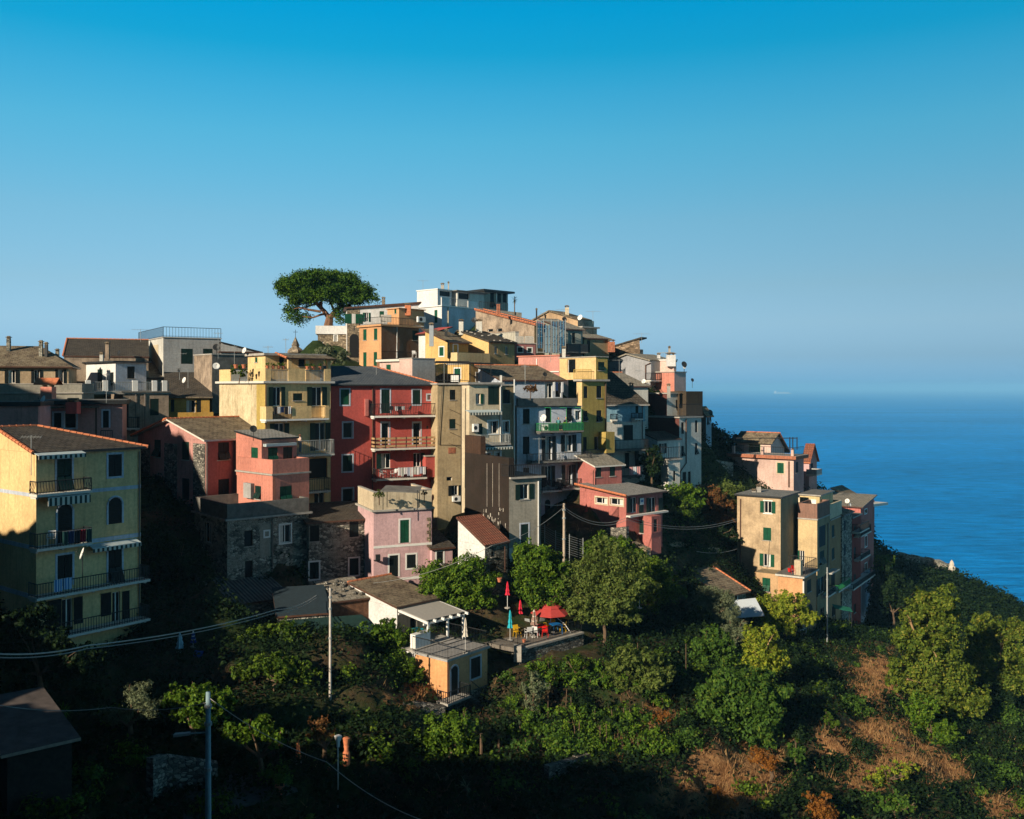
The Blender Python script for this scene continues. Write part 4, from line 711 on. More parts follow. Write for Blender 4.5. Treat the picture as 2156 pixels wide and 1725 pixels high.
h = House('house', 'sand coloured gabled house with a tall chimney on the right skyline of the hilltop', 'J', 1797, 122, 50, 1310, 1960, 590, 800, BEIG, stucco('sand_render', (.52, .36, .22), (.3, .22, .15), .5)); h.roof('gable', 2.6, R_BROWN, .3, 'v') if 0 else None
m = MB(); zp = h.hit('L', 1512, 505)[1]; ap = h.hit('L', 1512, 505)[0]; h.extra.poly([h.wp('L', 0, h.zt), h.wp('L', h.b, h.zt), h.wp('L', ap, zp)], 1); n_ = Vector((-h.u.x, -h.u.y, 0))*.25
for p, q in ((0, ap), (h.b, ap)): m.slab([h.wp('L', p, h.zt+.15, .25), h.wp('L', q, zp+.15, .25), h.wp('L', q, zp+.15, -3.5), h.wp('L', p, h.zt+.15, -3.5)], .2)
h.mk(m, 'roof', R_BROWN); h.chimney(1687, 455, 560, 1.3, mt=CREAM, D=124); h.chimney(1380, 482, 540, .5, mt=IRON, D=124); h.dish(1818, 568, 120, .85); h.dish(1662, 585, 117, .7, IRON, az=10); h.antenna(1950, 500, 600, 122, w=2); h.antenna(1650, 480, 560, 122, w=2); h.done()
h = House('house', 'grey green house with a dark awninged balcony beside the blue netted scaffold', 'J', 1672, 108, 30, 1600, 1845, 690, 1000, stucco('grey_green_render', (.3, .32, .28), (.2, .2, .18), .3), b=6); h.W('R', 1738, 722, 1770, 828, '1', sh=DKSH); h.roof('shed', 1.6, R_STONE, .3, 'v'); h.balcony('R', 1692, 1900, 928, 835, 1.2, 'solid', IRON, CONCD); h.done()
h = House('house', 'narrow tan house with small shuttered window behind the dark balcony awning', 'J', 1862, 116, 35, 1830, 2110, 780, 1000, TAND, b=6); h.roof('shed', 1.4, R_STONE, .3, 'v'); h.W('R', 1890, 800, 1920, 920, '1', sh=DKSH); h.chimney(2135, 800, 860, 2.2, mt=TERRAD, D=118); h.done()
h = House('house', 'tan terrace block on the skyline with stepped parapets', 'J', 1842, 119, 44, 1800, 1990, 672, 900, BEIG, b=4); h.roof('flat', 0, CONC, .3, th=.2); h.done()
# mid hill
h = House('house', 'warm yellow gabled house with tan shaded side in the middle of the hill', 'J', 897, 101, 45, 500, 1158, 818, 1180, stucco('shaded_yellow_render', (.44, .31, .15), (.3, .2, .1), .3), stucco('butter_yellow_render', (.72, .5, .22), (.5, .35, .18), .25))  # right wall: the house yellow with shade put into its colour
zp = h.hit('L', 590, 702)[1]; ap = h.hit('L', 590, 702)[0]; h.extra.poly([h.wp('L', 0, h.zt), h.wp('L', h.b, h.zt), h.wp('L', ap, zp)], 1); m = MB()
for p, q in ((-.3, ap), (h.b, ap)): m.slab([h.wp('L', p, h.zt+.12 if p < 1 else h.zt+.1, .25), h.wp('L', q, zp+.12, .25), h.wp('L', q, zp+.12, -h.a-.2), h.wp('L', p, h.zt+.12, -h.a-.2)], .16)
h.mk(m, 'roof', R_DARK)
for x0, y0, x1, y1 in ((955, 857, 983, 935), (1063, 862, 1092, 940)): h.W('R', x0, y0, x1, y1, 'g')
for x0, y0, x1, y1 in ((955, 1050, 1000, 1116), (1062, 1052, 1096, 1118)): h.W('R', x0, y0, x1, y1, 's', sh=DKSH)
rr = random.Random(5); m = MB()
for i in range(14): t = rr.random(); p = h.wp('L', ap*t*.9, h.zt+(zp-h.zt)*t*.9+.18, -h.a*rr.random()); h.mk(MB().box(p.x, p.y, p.z, .25, .2, .1), 'roof_stone', CONC)
h.done()
h = House('house', 'small golden yellow house with a white framed green window and brown roof', 'J', 497, 98, 45, 255, 690, 818, 1010, stucco('golden_brown_render', (.5, .27, .08), (.3, .18, .08), .3), YELW); h.roof('shed', 1.5, R_BROWN, .35, 'v', em=COPPER); h.W('L', 398, 868, 442, 957, 's', WHITE); h.W('R', 540, 845, 580, 920, '1', WHITE, sh=OCHR); h.chimney(318, 632, 790, 1.15, mt=plain('zinc', (.3, .34, .38), .4, .1), D=96)
h.mk(h.fbox(MB(), 'R', 0, 5.2, h.zb, h.hit('R', 640, 930)[1], .2, 1.4), 'terrace_wall', stucco('cream_yellow_render', (.68, .52, .28), (.5, .36, .2), .2)); h.done()
h = House('house', 'yellow ochre house with a pergola of iron posts and grey air conditioner on its terrace', 'J', 700, 94, 45, 480, 960, 1040, 1230, YELW, b=None); h.roof('flat', 0, CONC, .1, th=.1); h.W('L', 550, 1085, 612, 1180, '1', WHITE); h.W('R', 770, 1130, 850, 1210, 'g', WHITE); m = MB()
for x in (362, 480, 588, 712, 818, 918): m.tube([at('J', x, 1215, 95.04), at('J', x, 1015, 95.04)], .03, 5)
for y0, d_ in ((1018, 95), (1025, 98)): m.tube([at('J', 350, y0, d_), at('J', 940, y0+15, d_)], .06, 5)
h.mk(m, 'pergola_frame', IRON); m = MB(); m.slab([at('J', 500, 1018, 95.04), at('J', 945, 1035, 95.04), at('J', 925, 1028, 99.36000000000001), at('J', 510, 1012, 99.36000000000001)], .12); h.mk(m, 'pergola_roof', BROWNSH); h.mk(h.railmesh([at('J', 360, 1215, 87.7), at('J', 955, 1222, 87.7)], 3.2*.95, .2, .012), 'railing', IRON) if 0 else h.mk(h.railmesh([at('J', 360, 1215, 87.7), at('J', 700, 1218, 87.7)], 2.9*.9 if 0 else 1.9, .2, .012), 'railing', IRON); p = at('J', 555, 1218, 93.96000000000001); m = MB(); m.box(p.x, p.y, p.z, .8, .35, .65); ac_ = h.mk(m, 'air_conditioner', WHITE); m = MB(); m.lathe(p+Vector((.0, -.27, .55)), [(.4, -.01), (.4, .01)], 10); h.done()
h = House('house', 'pale pink low house with a grey side wall behind the crimson roof', 'I', 1525, 93, 40, 1396, 1755, 985, 1260, GREY, PINKL); h.roof('flat', 0, CONC, .05, th=.1); h.done()
h = House('house', 'small blush pink house with one green shutter peeking over the slate roof', 'I', 1398, 96, 46, 1196, 1450, 1012, 1260, PINKL); h.roof('flat', 0, CONC, .3, th=.25, em=OFFW); h.W('L', 1263, 1045, 1308, 1103, 's'); h.done()
h = House('house', 'white house with a dark red roof edge behind the golden yellow house', 'I', 1700, 101, 46, 1590, 1900, 735, 1020, WHT, b=None); h.roof('shed', .8, CRIM, .3, 'u', em=BROWNSH); h.chimney(1868, 690, 760, .7, mt=IRON, D=100); h.done()
h = House('house', 'rosy pink blank walled house right of the middle yellow gable', 'J', 1612, 95, 46, 1197, 1700, 955, 1240, PINKL, stucco('rosy_pink_render', (.6, .28, .24), (.4, .25, .22), .5)); h.roof('flat', 0, TERRAD, .15, th=.12, em=SALM); a0, b0, z0, z1 = h.rect('L', 1383, 985, 1390, 1115); h.mk(h.fbox(MB(), 'L', a0, b0, z0, z1, 0, .12), 'white_pipe', WHITE); a0, b0, z0, z1 = h.rect('L', 1385, 1113, 1612, 1122); h.mk(h.fbox(MB(), 'L', a0, b0, z0, z1, 0, .12), 'white_pipe', WHITE); h.done()
h = House('house', 'dim pink house with a lattice balustrade under the blue scaffold', 'J', 1162, 105, 25, 1130, 1370, 832, 1000, stucco('dusty_pink_render', (.4, .18, .18), (.25, .15, .15), .3), b=4); h.W('R', 1190, 872, 1238, 918, 's', WHITE, sh=DGREEN); h.W('R', 1290, 878, 1332, 918, 's', WHITE, sh=DGREEN); h.roof('flat', 0, CONC, .1, th=.1); m = MB()
for x0, x1 in ((1170, 1248), (1268, 1348)):
    a0, b0, z0, z1 = h.rect('R', x0, 762, x1, 828)
    for i in range(7): h.fbox(m, 'R', a0+(b0-a0)*i/6-.05, a0+(b0-a0)*i/6+.05, z0, z1, -.1, 0)
    for i in range(5): zz = z0+(z1-z0)*i/4; h.fbox(m, 'R', a0, b0, zz-.05, zz+.05, -.13, -.02)
h.mk(m, 'lattice_balustrade', OFFW); h.done()
h = House('retaining_block', 'white washed terrace wall behind the yellow gable roof', 'J', 1165, 106, 30, 880, 1200, 715, 840, OFFR, stucco('weathered_white_render', (.6, .58, .5), (.3, .27, .2), .7, .8)); h.roof('flat', 0, CONC, .05, th=.08); h.done()
# yellow tower
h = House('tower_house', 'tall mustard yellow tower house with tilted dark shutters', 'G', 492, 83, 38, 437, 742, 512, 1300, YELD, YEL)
for x0, y0, x1, y1, k in ((508, 563, 548, 683, 's'), (638, 561, 690, 681, 's'), (505, 812, 548, 915, 'f'), (638, 806, 690, 922, 'f'), (503, 1076, 540, 1262, '1'), (640, 1072, 685, 1200, 'o')): h.W('R', x0, y0, x1, y1, k, sh=DKSH)
h.roof('flat', 0, CONCD, .25, th=.2); h.pipe('R', [(732, 520), (732, 1020)], .06, COPPER)
k = House('', '', 'G', 632, 85.8, 38, 265, 750, 268, 495, YELD, YEL, sub=h, drop=0); k.W('R', 655, 318, 722, 402, 'f', sh=DGREEN); k.W('L', 345, 290, 425, 425, 'dn'); k.roof('flat', 0, CONC, .1, th=.1); k.mk(k.railmesh([k.wp('L', .2, h.zt+.2, .5), k.wp('L', 3, h.zt+.2, .5)], 1.1, .15), 'railing', YELD); k.chimney(308, 168, 265, .9, mt=OFFR, D=90); k.done()
k = House('', '', 'G', 737, 83.5, 38, 700, 822, 1028, 1240, YELD, sub=h, drop=0, b=3); k.done(); h.balcony('R', 500, 812, 1330, 1200, .9); h.done()
# light blue-white apartment
h = House('apartment_house', 'cool white apartment house with green framed balcony railings and a planted top terrace', 'E', 1452, 80, 28, 1380, 2100, 885, 2000, BLW, b=8)
for x0, y0, x1, y1, k in ((1512, 900, 1580, 1050, 's'), (1512, 1180, 1578, 1358, 's'), (1740, 890, 1798, 1035, 's'), (1955, 890, 2008, 1030, 'f'), (1738, 1175, 1806, 1420, 'o'), (1935, 1162, 2010, 1330, 'o'), (1735, 1475, 1800, 1690, 'o'), (1940, 1465, 2008, 1680, 'o'), (1512, 1495, 1578, 1560, 's')): h.W('R', x0, y0, x1, y1, k, sh=DKSH)
h.W('R', 1733, 1815, 1788, 2000, 'a', sh=DKSH); h.W('R', 1940, 1800, 1995, 1990, 'a', BLW, sh=DKSH); h.W('R', 2040, 918, 2095, 1015, 'g', WHITE)
GRN = plain('bright_green_metal', (.02, .24, .07), .5, .1); bal, a, b, z, hh = h.balcony('R', 1692, 2130, 1138, 1045, 1.1, 'iron', GRN, CONCD); m = MB(); h.fbox(m, 'R', a+.9, b-.05, z+.05, z+hh-.05, 1.02, 1.035); h.mk(m, 'balcony_screen', plain('green_screen', (.015, .07, .055), .8, .2), bal)
m = MB()
for x in (1795, 1952, 2105): a0, z0 = h.hit('R', x, 1040, 1.0); z1 = h.hit('R', x, 888, 1.0)[1]; m.tube([h.wp('R', a0, z0, 1.0), h.wp('R', a0, z1, 1.0), h.wp('R', a0-.3, z1, .1)], .03, 5)
h.mk(m, 'awning_arm', GRN, bal); h.balcony('R', 1604, 2215, 1440, 1345, 1.15, mt=IRON, slab=CONCD); h.balcony('R', 1712, 1905, 1742, 1620, .9); h.balcony('R', 1912, 2112, 1720, 1612, .9); h.ac('R', 2038, 1745, 2085, 1812); h.dish(1716, 990, 78, .36); h.ac('R', 1704, 1060, 1760, 1122)
h.panel('R', 1462, 792, 2062, 870, .0, .35, CONCD, 'parapet'); h.roof('flat', 0, CONCD, .1, th=.1)
k = House('', '', 'E', 1300, 83.5, 26, 1225, 1912, 612, 880, BLW, sub=h, drop=0, b=6); k.roof('shed', 1.5, R_BROWN, .35, 'v', caps=('k',)); k.W('R', 1735, 640, 1810, 790, 'g', name='door'); k.W('R', 1840, 640, 1900, 780, 'dn'); k.dish(1735, 550, 84, .5, IRON, az=20); k.antenna(1535, 460, 600, 84, n=4, w=.8); k.done(); h.pipe('R', [(1425, 600), (1425, 1500)], .07, WHITE, off=.3); h.antenna(1675, 1190, 1400, 75, n=6, w=1.1); h.done(); BW = h
# cyan house
h = House('apartment_house', 'pale blue topped house with a black roof right of the mustard tower', 'G', 738, 87, 26, 700, 1128, 712, 1580, CYAN, b=4.5); h.roof('gable', 3.2, R_DARK, .4, 'u', (.01, 3), em=CONC)
a0, z0 = h.hit('R', 900, 922); h.mk(h.fbox(MB(), 'R', .01, h.a-.01, h.zb, z0, 0, .03), 'lower_render', OFFR)
h.W('R', 802, 740, 840, 850, 's', sh=CYAN); h.W('R', 1032, 732, 1062, 835, 's', sh=DGREEN); h.balcony('R', 795, 862, 915, 845, .4); h.balcony('R', 1028, 1110, 905, 835, .8)
for x0, y0, x1, y1 in ((912, 955, 1003, 1110), (925, 1235, 965, 1390), (1025, 1215, 1062, 1365)): h.panel('R', x0, y0, x1, y1, .03, .08, DKSH, 'window')
h.balcony('R', 828, 1168, 1218, 1105, 1.1, slab=CONCD); h.balcony('R', 895, 1098, 1488, 1385, .9, slab=CONCD); h.pipe('R', [(1105, 720), (1105, 1100)], .05); h.done()
h = House('house', 'dark grey gable ended house on the right of the village with antennas', 'G', 1190, 97, 46, 760, 1300, 305, 560, GREY, stucco('blue_grey_render', (.36, .37, .40), (.25, .25, .25), .3)); zp = h.hit('L', 950, 240)[1]; ap = h.hit('L', 950, 240)[0]; h.extra.poly([h.wp('L', 0, h.zt), h.wp('L', h.b, h.zt), h.wp('L', ap, zp)], 1); m = MB()
for p, q in ((0, ap), (h.b, ap)): m.slab([h.wp('L', p, h.zt+.12, .3), h.wp('L', q, zp+.12, .3), h.wp('L', q, zp+.12, -6), h.wp('L', p, h.zt+.12, -6)], .18)
h.mk(m, 'roof', R_STONE); h.antenna(868, 290, 555, 92, w=1.6); h.antenna(1068, 395, 530, 92, n=8, w=.8); h.pipe('L', [(1135, 550), (1135, 350), (1185, 330)], .1, COPPER); h.balcony('R', 1192, 1300, 515, 430, 1.0); h.done()
h = House('stone_house', 'dark stone gable rising behind the grey gable house on the skyline', 'G', 1078, 108, 46, 660, 1110, 190, 330, ST_DARK, stone('umber_stone', (.2, .15, .1), (.27, .2, .14), (.15, .11, .08), 2, .5), base=False); h.extra.poly([h.wp('L', 0, h.zt), h.wp('L', h.b, h.zt), h.wp('L', .1, h.hit('L', 1070, 85)[1])], 1); zz = h.hit('L', 1070, 85)[1]; h.mk(MB().slab([h.wp('L', -.3, zz+.25, .2), h.wp('L', h.b, h.zt+.1, .2), h.wp('L', h.b, h.zt+.1, -1.2), h.wp('L', -.3, zz+.25, -1.2)], .2), 'roof', R_DARK); h.antenna(1095, 25, 90, 107, w=2.2); h.done()
h = House('house', 'low white house with a red ridged slab roof below the grey gable', 'G', 905, 90, 26, 870, 1160, 568, 660, OFFR, b=6); h.roof('shed', 1.6, R_STONE, .3, 'v', caps=('k',)); h.chimney(832, 470, 540, .8, D=90); h.chimney(990, 535, 600, 1.1, mt=CONCD, D=87); h.dish(1115, 512, 92, .6); h.done()
h = House('house', 'pale pink house with a white chimney terrace at the right end of the hilltop village', 'G', 1425, 100, 46, 1200, 1542, 422, 680, PINKL, SALM); h.roof('flat', 0, CONC, .1, th=.12); k = House('', '', 'G', 1420, 101, 46, 1232, 1445, 302, 430, PINKL, sub=h, drop=0, b=None); k.roof('flat', 0, OFFW, .15, th=.15, em=WHITE); k.mk(k.railmesh([k.wp('L', .3, k.zt+.15), k.wp('L', k.b*.9, k.zt+.15)], .9, .25, .014), 'railing', GREYRAIL); k.chimney(1390, 232, 300, 2.6, mt=WHT, D=101); k.chimney(1268, 232, 300, .9, mt=WHT, D=104); k.chimney(1375, 165, 235, .6, mt=CONC, D=101); k.done(); h.chimney(1368, 545, 615, .9, mt=CONC, D=96); h.dish(1525, 340, 99, .4, IRON, az=20); h.dish(1527, 368, 99, .5, az=20); h.dish(1608, 500, 98, .5, IRON, az=30); h.done()
h = House('apartment_house', 'off-white house with brown red side wall at the right end of the village', 'G', 1475, 89, 42, 1128, 1697, 885, 1560, OFFR, BRPK)
for x0, y0, x1, y1, k in ((1495, 928, 1523, 1045, 's'), (1634, 908, 1659, 1030, 's'), (1495, 1165, 1523, 1275, 'f'), (1634, 1138, 1659, 1255, 'f'), (1508, 1430, 1545, 1560, 's'), (1563, 1425, 1590, 1550, 's')): h.W('R', x0, y0, x1, y1, k, sh=DKSH)
h.pipe('R', [(1546, 895), (1546, 1340), (1490, 1420), (1488, 1530)], .07, COPPER); h.roof('flat', 0, CONCD, .2, th=.16)
k = House('', '', 'G', 1350, 92.5, 42, 1130, 1540, 640, 890, OFFR, BRPK, sub=h, drop=0); k.roof('flat', 0, CONCD, .15, th=.14); k.W('R', 1440, 700, 1470, 790, 's', sh=DKSH); k.W('R', 1500, 690, 1535, 790, 'd'); k.done(); k = House('', '', 'G', 1545, 92.8, 42, 1540, 1712, 615, 890, stucco('shaded_brown_render', (.08, .06, .04), (.05, .04, .03), .4), sub=h, drop=0, b=3); k.done(); h.mk(h.railmesh([h.wp('R', 0, h.zt+.16), h.wp('R', h.a, h.zt+.16)], 1.5, .25), 'railing', IRON)  # dark box at right: brown wall with its shade put into the colour
h.done()
h = House('house', 'small off-white annex with a walled terrace below the off-white house', 'G', 1365, 84, 36, 1290, 1482, 1310, 1580, OFFR, b=None); h.W('R', 1414, 1418, 1436, 1522, 's', sh=DKSH); h.roof('flat', 0, CONCD, .2, th=.14); h.terrace_rail(1.3, h.zt+.14, IRON, 0, 'LR', .25); k = House('', '', 'G', 1255, 87, 36, 1105, 1478, 1110, 1330, OFFR, sub=h, drop=0, b=None); k.W('R', 1290, 1140, 1325, 1240, 'o', sh=DKSH); k.roof('shed', .7, R_DARK, .2, 'v'); k.done(); h.done()
h = House('house', 'slim pale house at the seaward edge of the village', 'G', 1745, 104, 42, 1697, 1800, 858, 1100, CYAN, GREYC); h.W('R', 1757, 875, 1772, 955, 'f', sh=DKSH); h.W('R', 1782, 865, 1796, 910, 's', sh=DKSH); h.roof('shed', .8, R_BROWN, .25, 'v', em=TERRAD); h.dish(1790, 828, 102, .4, IRON, az=30); h.done()
# red annex & veranda house
h = House('row_house', 'brick red annex with a tiled lean-to roof in front of the cyan house', 'G', 627, 76, 34, 450, 893, 1375, 1600, CORAL); h.roof('shed', .8, R_STONE, .3, 'v', em=OFFW); h.W('R', 633, 1385, 688, 1480, 's', sh=DGREEN); h.W('R', 772, 1375, 828, 1470, 's', sh=DGREEN); h.pipe('R', [(640, 1380), (606, 1420), (606, 1590)], .05, COPPER); h.done()
h = House('row_house', 'salmon red veranda house with a grey shingle roof and green framed glass doors', 'H', 938, 70.5, 43, 470, 1305, 275, 470, CORAL, CORAL)
h.roof('shed', .55, R_PALE, .35, 'v', caps=('l',), em=COPPER); h.W('L', 630, 288, 748, 348, 'g', CREAM); h.W('L', 780, 298, 908, 362, 'g', CREAM)
for x0, x1 in ((985, 1045), (1172, 1240)): h.W('R', x0, 285, x1, 440, 'gn', sh=GREEN, name='glass_door')
for x0, x1 in ((945, 980), (1066, 1110), (1142, 1168), (1264, 1304)): h.panel('R', x0, 290, x1, 438, .01, .06, DGREEN, 'open_shutter')
s_ = h.panel('R', 1072, 292, 1110, 358, .07, .09, WHITE, 'notice_board'); h.mk(h.fbox(MB(), 'R', h.hit('R', 1080, 320)[0], h.hit('R', 1104, 320)[0], h.hit('R', 1090, 332)[1], h.hit('R', 1090, 308)[1], .09, .1), 'blue_emblem', plain('emblem_blue', (.08, .2, .4)), s_)
m = MB(); h.fbox(m, 'R', 0, h.a+.3, h.zb+4-.15, h.zb+4+.02, 0, .5); h.mk(m, 'floor_slab', OFFW)
k = House('', '', 'H', 1195, 70.7, 43, 945, 1292, 480, 760, CORAL, sub=h, drop=1, b=None); k.W('R', 1216, 505, 1252, 632, '1', sh=DGREEN); k.W('L', 1000, 510, 1115, 640, 's', sh=DGREEN); k.done(); h.done(); VH = h
# right group
h = House('apartment_house', 'pale pink house with a railed terrace and red edged roof overlooking the sea', 'K', 1283, 124, 52, 655, 1385, 440, 790, MAUV, PINKL)
h.W('L', 1118, 475, 1184, 580, 's', CREAM); h.W('L', 822, 645, 882, 740, 'q', CREAM); h.W('L', 718, 645, 776, 745, 'g', CREAM); h.W('R', 1305, 465, 1330, 575, 's', sh=DKSH); h.roof('flat', 0, CONC, .5, th=.45, em=TERRAD); h.pipe('L', [(1235, 720), (1235, 460)], .1, COPPER); h.mk(h.railmesh([h.wp('L', h.b, h.zt+.45), h.wp('L', 0, h.zt+.45), h.wp('R', h.a, h.zt+.45)], 1.1, .25, .012), 'railing', IRON)
m = MB()
for x in (672, 965, 1270): a0 = h.hit('L', x, 380)[0]; h.mk(h.fbox(MB(), 'L', a0-.18, a0+.18, h.zt+.3, h.zt+1.45, -.3, .05), 'terrace_post', PINKL)
k = House('', '', 'K', 1052, 131, 52, 700, 1190, 270, 420, PINKL, sub=h, drop=0); k.roof('shed', 3.6, R_BROWN, .3, 'u', caps=('l', 'f'), em=TERRA) if 0 else None
P = [k.loc(-.4, -.4, k.zt), k.loc(-.4, k.b+.3, k.zt), k.loc(2.2, k.b+.3, k.zt+1.3), k.loc(2.2, -.4, k.zt+1.3)]; r = k.mk(MB().slab(P, .2).slab([P[3], P[2], k.loc(6, k.b+.3, k.zt-1.6), k.loc(6, -.4, k.zt-1.6)], .2), 'roof', R_BROWN); k.caps(r, P[3], P[2], .12); k.caps(r, P[3], k.loc(6, -.4, k.zt-1.6), .12); k.extra.poly([k.wp('R', 0, k.zt), k.wp('R', k.a, k.zt), k.wp('R', 2.2, k.zt+1.1)], 0); k.W('L', 832, 288, 948, 368, 's', CREAM); k.done()
m = MB()
for x in (1245, 1275, 1318): m.tube([at('K', x, 340, 120), at('K', x, 215, 120)], .07, 5)
m.tube([at('K', 700, 225, 124), at('K', 1318, 225, 120)], .06, 5); h.mk(m, 'awning_frame', IRON); h.dish(695, 212, 128, .9, IRON, az=-30); h.done()
h = House('house', 'dusky pink house with an orange tile roof behind the pale pink sea view house', 'K', 1440, 134, 52, 1385, 1518, 450, 800, MAUV, PINK); h.roof('gable', 2.2, R_RED, .3, 'v', em=TERRA); h.chimney(1468, 322, 375, 1.5, D=138, mt=BEIG); h.W('R', 1455, 480, 1480, 560, 's', sh=DKSH); h.balcony('R', 1515, 1570, 600, 540, 1.5, 'solid', GREY); h.done()
h = House('apartment_house', 'tall tan house with stained plaster and green shutters standing alone at right', 'K', 1152, 105.5, 56, 712, 1330, 832, 1990, TAND, TAN)
for x0, y0, x1, y1, k in ((985, 862, 1060, 982, 'o'), (975, 1130, 1056, 1258, 's'), (978, 1395, 1050, 1522, 'o'), (967, 1640, 1048, 1745, 'f')): h.W('L', x0, y0, x1, y1, k, sur=WHITE if y0 < 900 else None)
h.roof('flat', 0, R_PALE, .25, th=.18, em=IRON); h.pipe('L', [(746, 840), (742, 1640)], .07, COPPER); h.chimney(880, 745, 800, 1.0, mt=CONC, D=110); h.chimney(930, 700, 790, .45, mt=CONC, D=110); h.done()
h = House('apartment_house', 'cream and tan house with an upper walled terrace right of the tall tan house', 'K', 1521, 108, 56, 1328, 1648, 1055, 2050, TAND, stucco('cream_tan_render', (.66, .5, .28), (.36, .26, .16), .5, .3, .4))
h.W('L', 1345, 1362, 1392, 1530, 'q', name='door'); h.W('R', 1540, 1110, 1605, 1320, '1', sh=DKSH, name='door'); h.W('R', 1545, 1365, 1592, 1500, 'f', sh=DGREEN); h.W('R', 1528, 1630, 1600, 1800, 'o', sh=DKSH); h.W('R', 1555, 1940, 1590, 2040, 'd'); h.roof('flat', 0, CONC, .1, th=.15); h.parapet(1.7, stucco('rusty_brown_wall', (.3, .17, .13), (.2, .13, .1), .5), .25, z=h.zt+.15)
k = House('', '', 'K', 1545, 112, 56, 1345, 1680, 812, 970, stucco('cream_yellow_wall', (.7, .55, .3), (.5, .4, .2), .2), sub=h, drop=0); k.W('L', 1432, 855, 1500, 968, '1', WHITE, sh=WHITE); k.ac('R', 1555, 870, 1580, 905) if k.a > 1 else None; k.roof('flat', 0, CONCD, .2, th=.15); k.done(); h.pipe('R', [(1632, 1080), (1632, 2000)], .06); h.done()
h = House('apartment_house', 'dull orange tan house narrow and shaded next to the cream and tan house', 'K', 1650, 113, 56, 1640, 1770, 1060, 2080, stucco('dull_orange_render', (.4, .24, .12), (.25, .16, .1), .4), b=6)
for y0, y1 in ((1105, 1225), (1335, 1450)): h.W('R', 1668, y0, 1696, y1, 's', sh=DGREEN)
h.W('R', 1662, 1600, 1700, 1760, 's', sh=DKSH); h.W('R', 1670, 1920, 1700, 2020, 's', sh=DKSH); h.roof('flat', 0, CONCD, .15, th=.15); h.parapet(1.8, CREAM, .25, z=h.zt+.15); h.balcony('R', 1635, 1712, 1815, 1745, 1.0); h.panel('R', 1672, 1570, 1750, 1582, .0, .9, OFFR, 'door_canopy'); h.done()
h = House('stone_house', 'grey rubble stone house in the shaded row at right', 'K', 1772, 117, 56, 1760, 1872, 1010, 2080, ST_DARK, b=6); h.roof('shed', 1.2, R_BROWN, .3, 'v')
for y0, y1 in ((1060, 1160), (1300, 1410), (1560, 1680)): h.W('R', 1772+18, y0, 1810, y1, 's', sh=DKSH)
h.dish(1825, 860, 112, .6); h.dish(1855, 897, 112, .45, az=40); h.balcony('R', 1740, 1860, 1750, 1680, 1.0, mt=GRN); h.done()
h = House('apartment_house', 'dark red narrow house in the shaded row at right', 'K', 1874, 121, 56, 1865, 1962, 1035, 2080, REDD, b=7); h.roof('flat', 0, CONCD, .2, th=.15)
for y0, y1 in ((1110, 1220), (1330, 1450), (1600, 1720), (1900, 1990)): h.W('R', 1890, y0, 1912, y1, 's', sh=DKSH)
h.balcony('R', 1955, 2050, 1165, 1080, 1.0); h.done()
h = House('apartment_house', 'pinkish red and white last house of the row above the sea with balconies', 'K', 1960, 126, 56, 1900, 2092, 925, 2080, CORAL, b=7); h.roof('shed', .8, R_STONE, .4, 'u'); h.mk(h.fbox(MB(), 'R', 0, h.a*.7, h.zb, h.zt-9, 0, .04), 'white_front', BLW)
for y0, y1 in ((945, 985), (1215, 1320), (1490, 1600)): h.W('R', 2000 if y0 < 1000 else 2003, y0, 2024, y1, 'g', WHITE)
h.balcony('R', 1970, 2070, 1200, 1110, 1.2); h.balcony('R', 1965, 2060, 1440, 1380, 1.2); h.balcony('R', 1890, 2110, 1690, 1640, 1.6); h.done()
h = House('house', 'pink red low roofed house with a grey ridge behind the tan houses', 'K', 1935, 140, 52, 1660, 2100, 905, 1000, CORAL, CORAL); zz = h.hit('L', 1680, 745)[1]; h.extra.poly([h.wp('L', 0, h.zt), h.wp('L', h.b, h.zt), h.wp('L', h.b, zz)], 1); r = h.mk(MB().slab([h.wp('L', 0, h.zt+.3, .3), h.wp('L', h.b, zz+.3, .3), h.wp('L', h.b, zz+.3, -5), h.wp('L', 0, h.zt+.3, -5)], .16), 'roof', R_BROWN); h.caps(r, h.wp('L', 0, h.zt+.3, .3), h.wp('L', h.b, zz+.3, .3), .12); h.dish(2020, 840, 138, 1.0, IRON, az=30); h.mk(MB().slab([h.wp('R', 0, h.zt+.2, 1.5), h.wp('R', h.a+2, h.zt-.4, 1.5), h.wp('R', h.a+2, h.zt-.4, -3), h.wp('R', 0, h.zt+.2, -3)], .4), 'terrace_roof', OFFW); h.done()
h = House('garage_house', 'orange annex with a flat terrace roof holding red chairs in front of the tan houses', 'L', 1374, 100, 56, 1126, 1512, 455, 980, stucco('shaded_orange_render', (.45, .24, .13), (.3, .18, .1), .3), ORAN); h.roof('flat', 0, CONCD, .25, th=.2, em=OFFR); h.W('R', 1418, 470, 1460, 595, 's', sh=DGREEN); h.W('R', 1410, 715, 1478, 850, 'a', sh=DKSH); h.pipe('R', [(1382, 485), (1382, 980)], .09, WHITE); p = h.loc(.3, .3, h.zt+.2); h.mk(MB().para(p, h.u*.7, h.v*.7, UP*1.6), 'terrace_post', CREAM); h.mk(h.railmesh([h.loc(1.0, 0, h.zt+.2), h.loc(h.a, 0, h.zt+.2), h.loc(h.a, 3, h.zt+.2)], 1.2, .25), 'railing', IRON); OA = h; h.done()
h = House('garage_house', 'tan ground floor block with a flap shuttered window left of the orange annex', 'L', 1128, 103, 56, 890, 1200, 418, 720, TAND, stucco('peach_tan_render', (.55, .36, .2), (.35, .25, .15), .2), base=False); h.W('L', 967, 452, 1048, 588, 'f'); h.done()
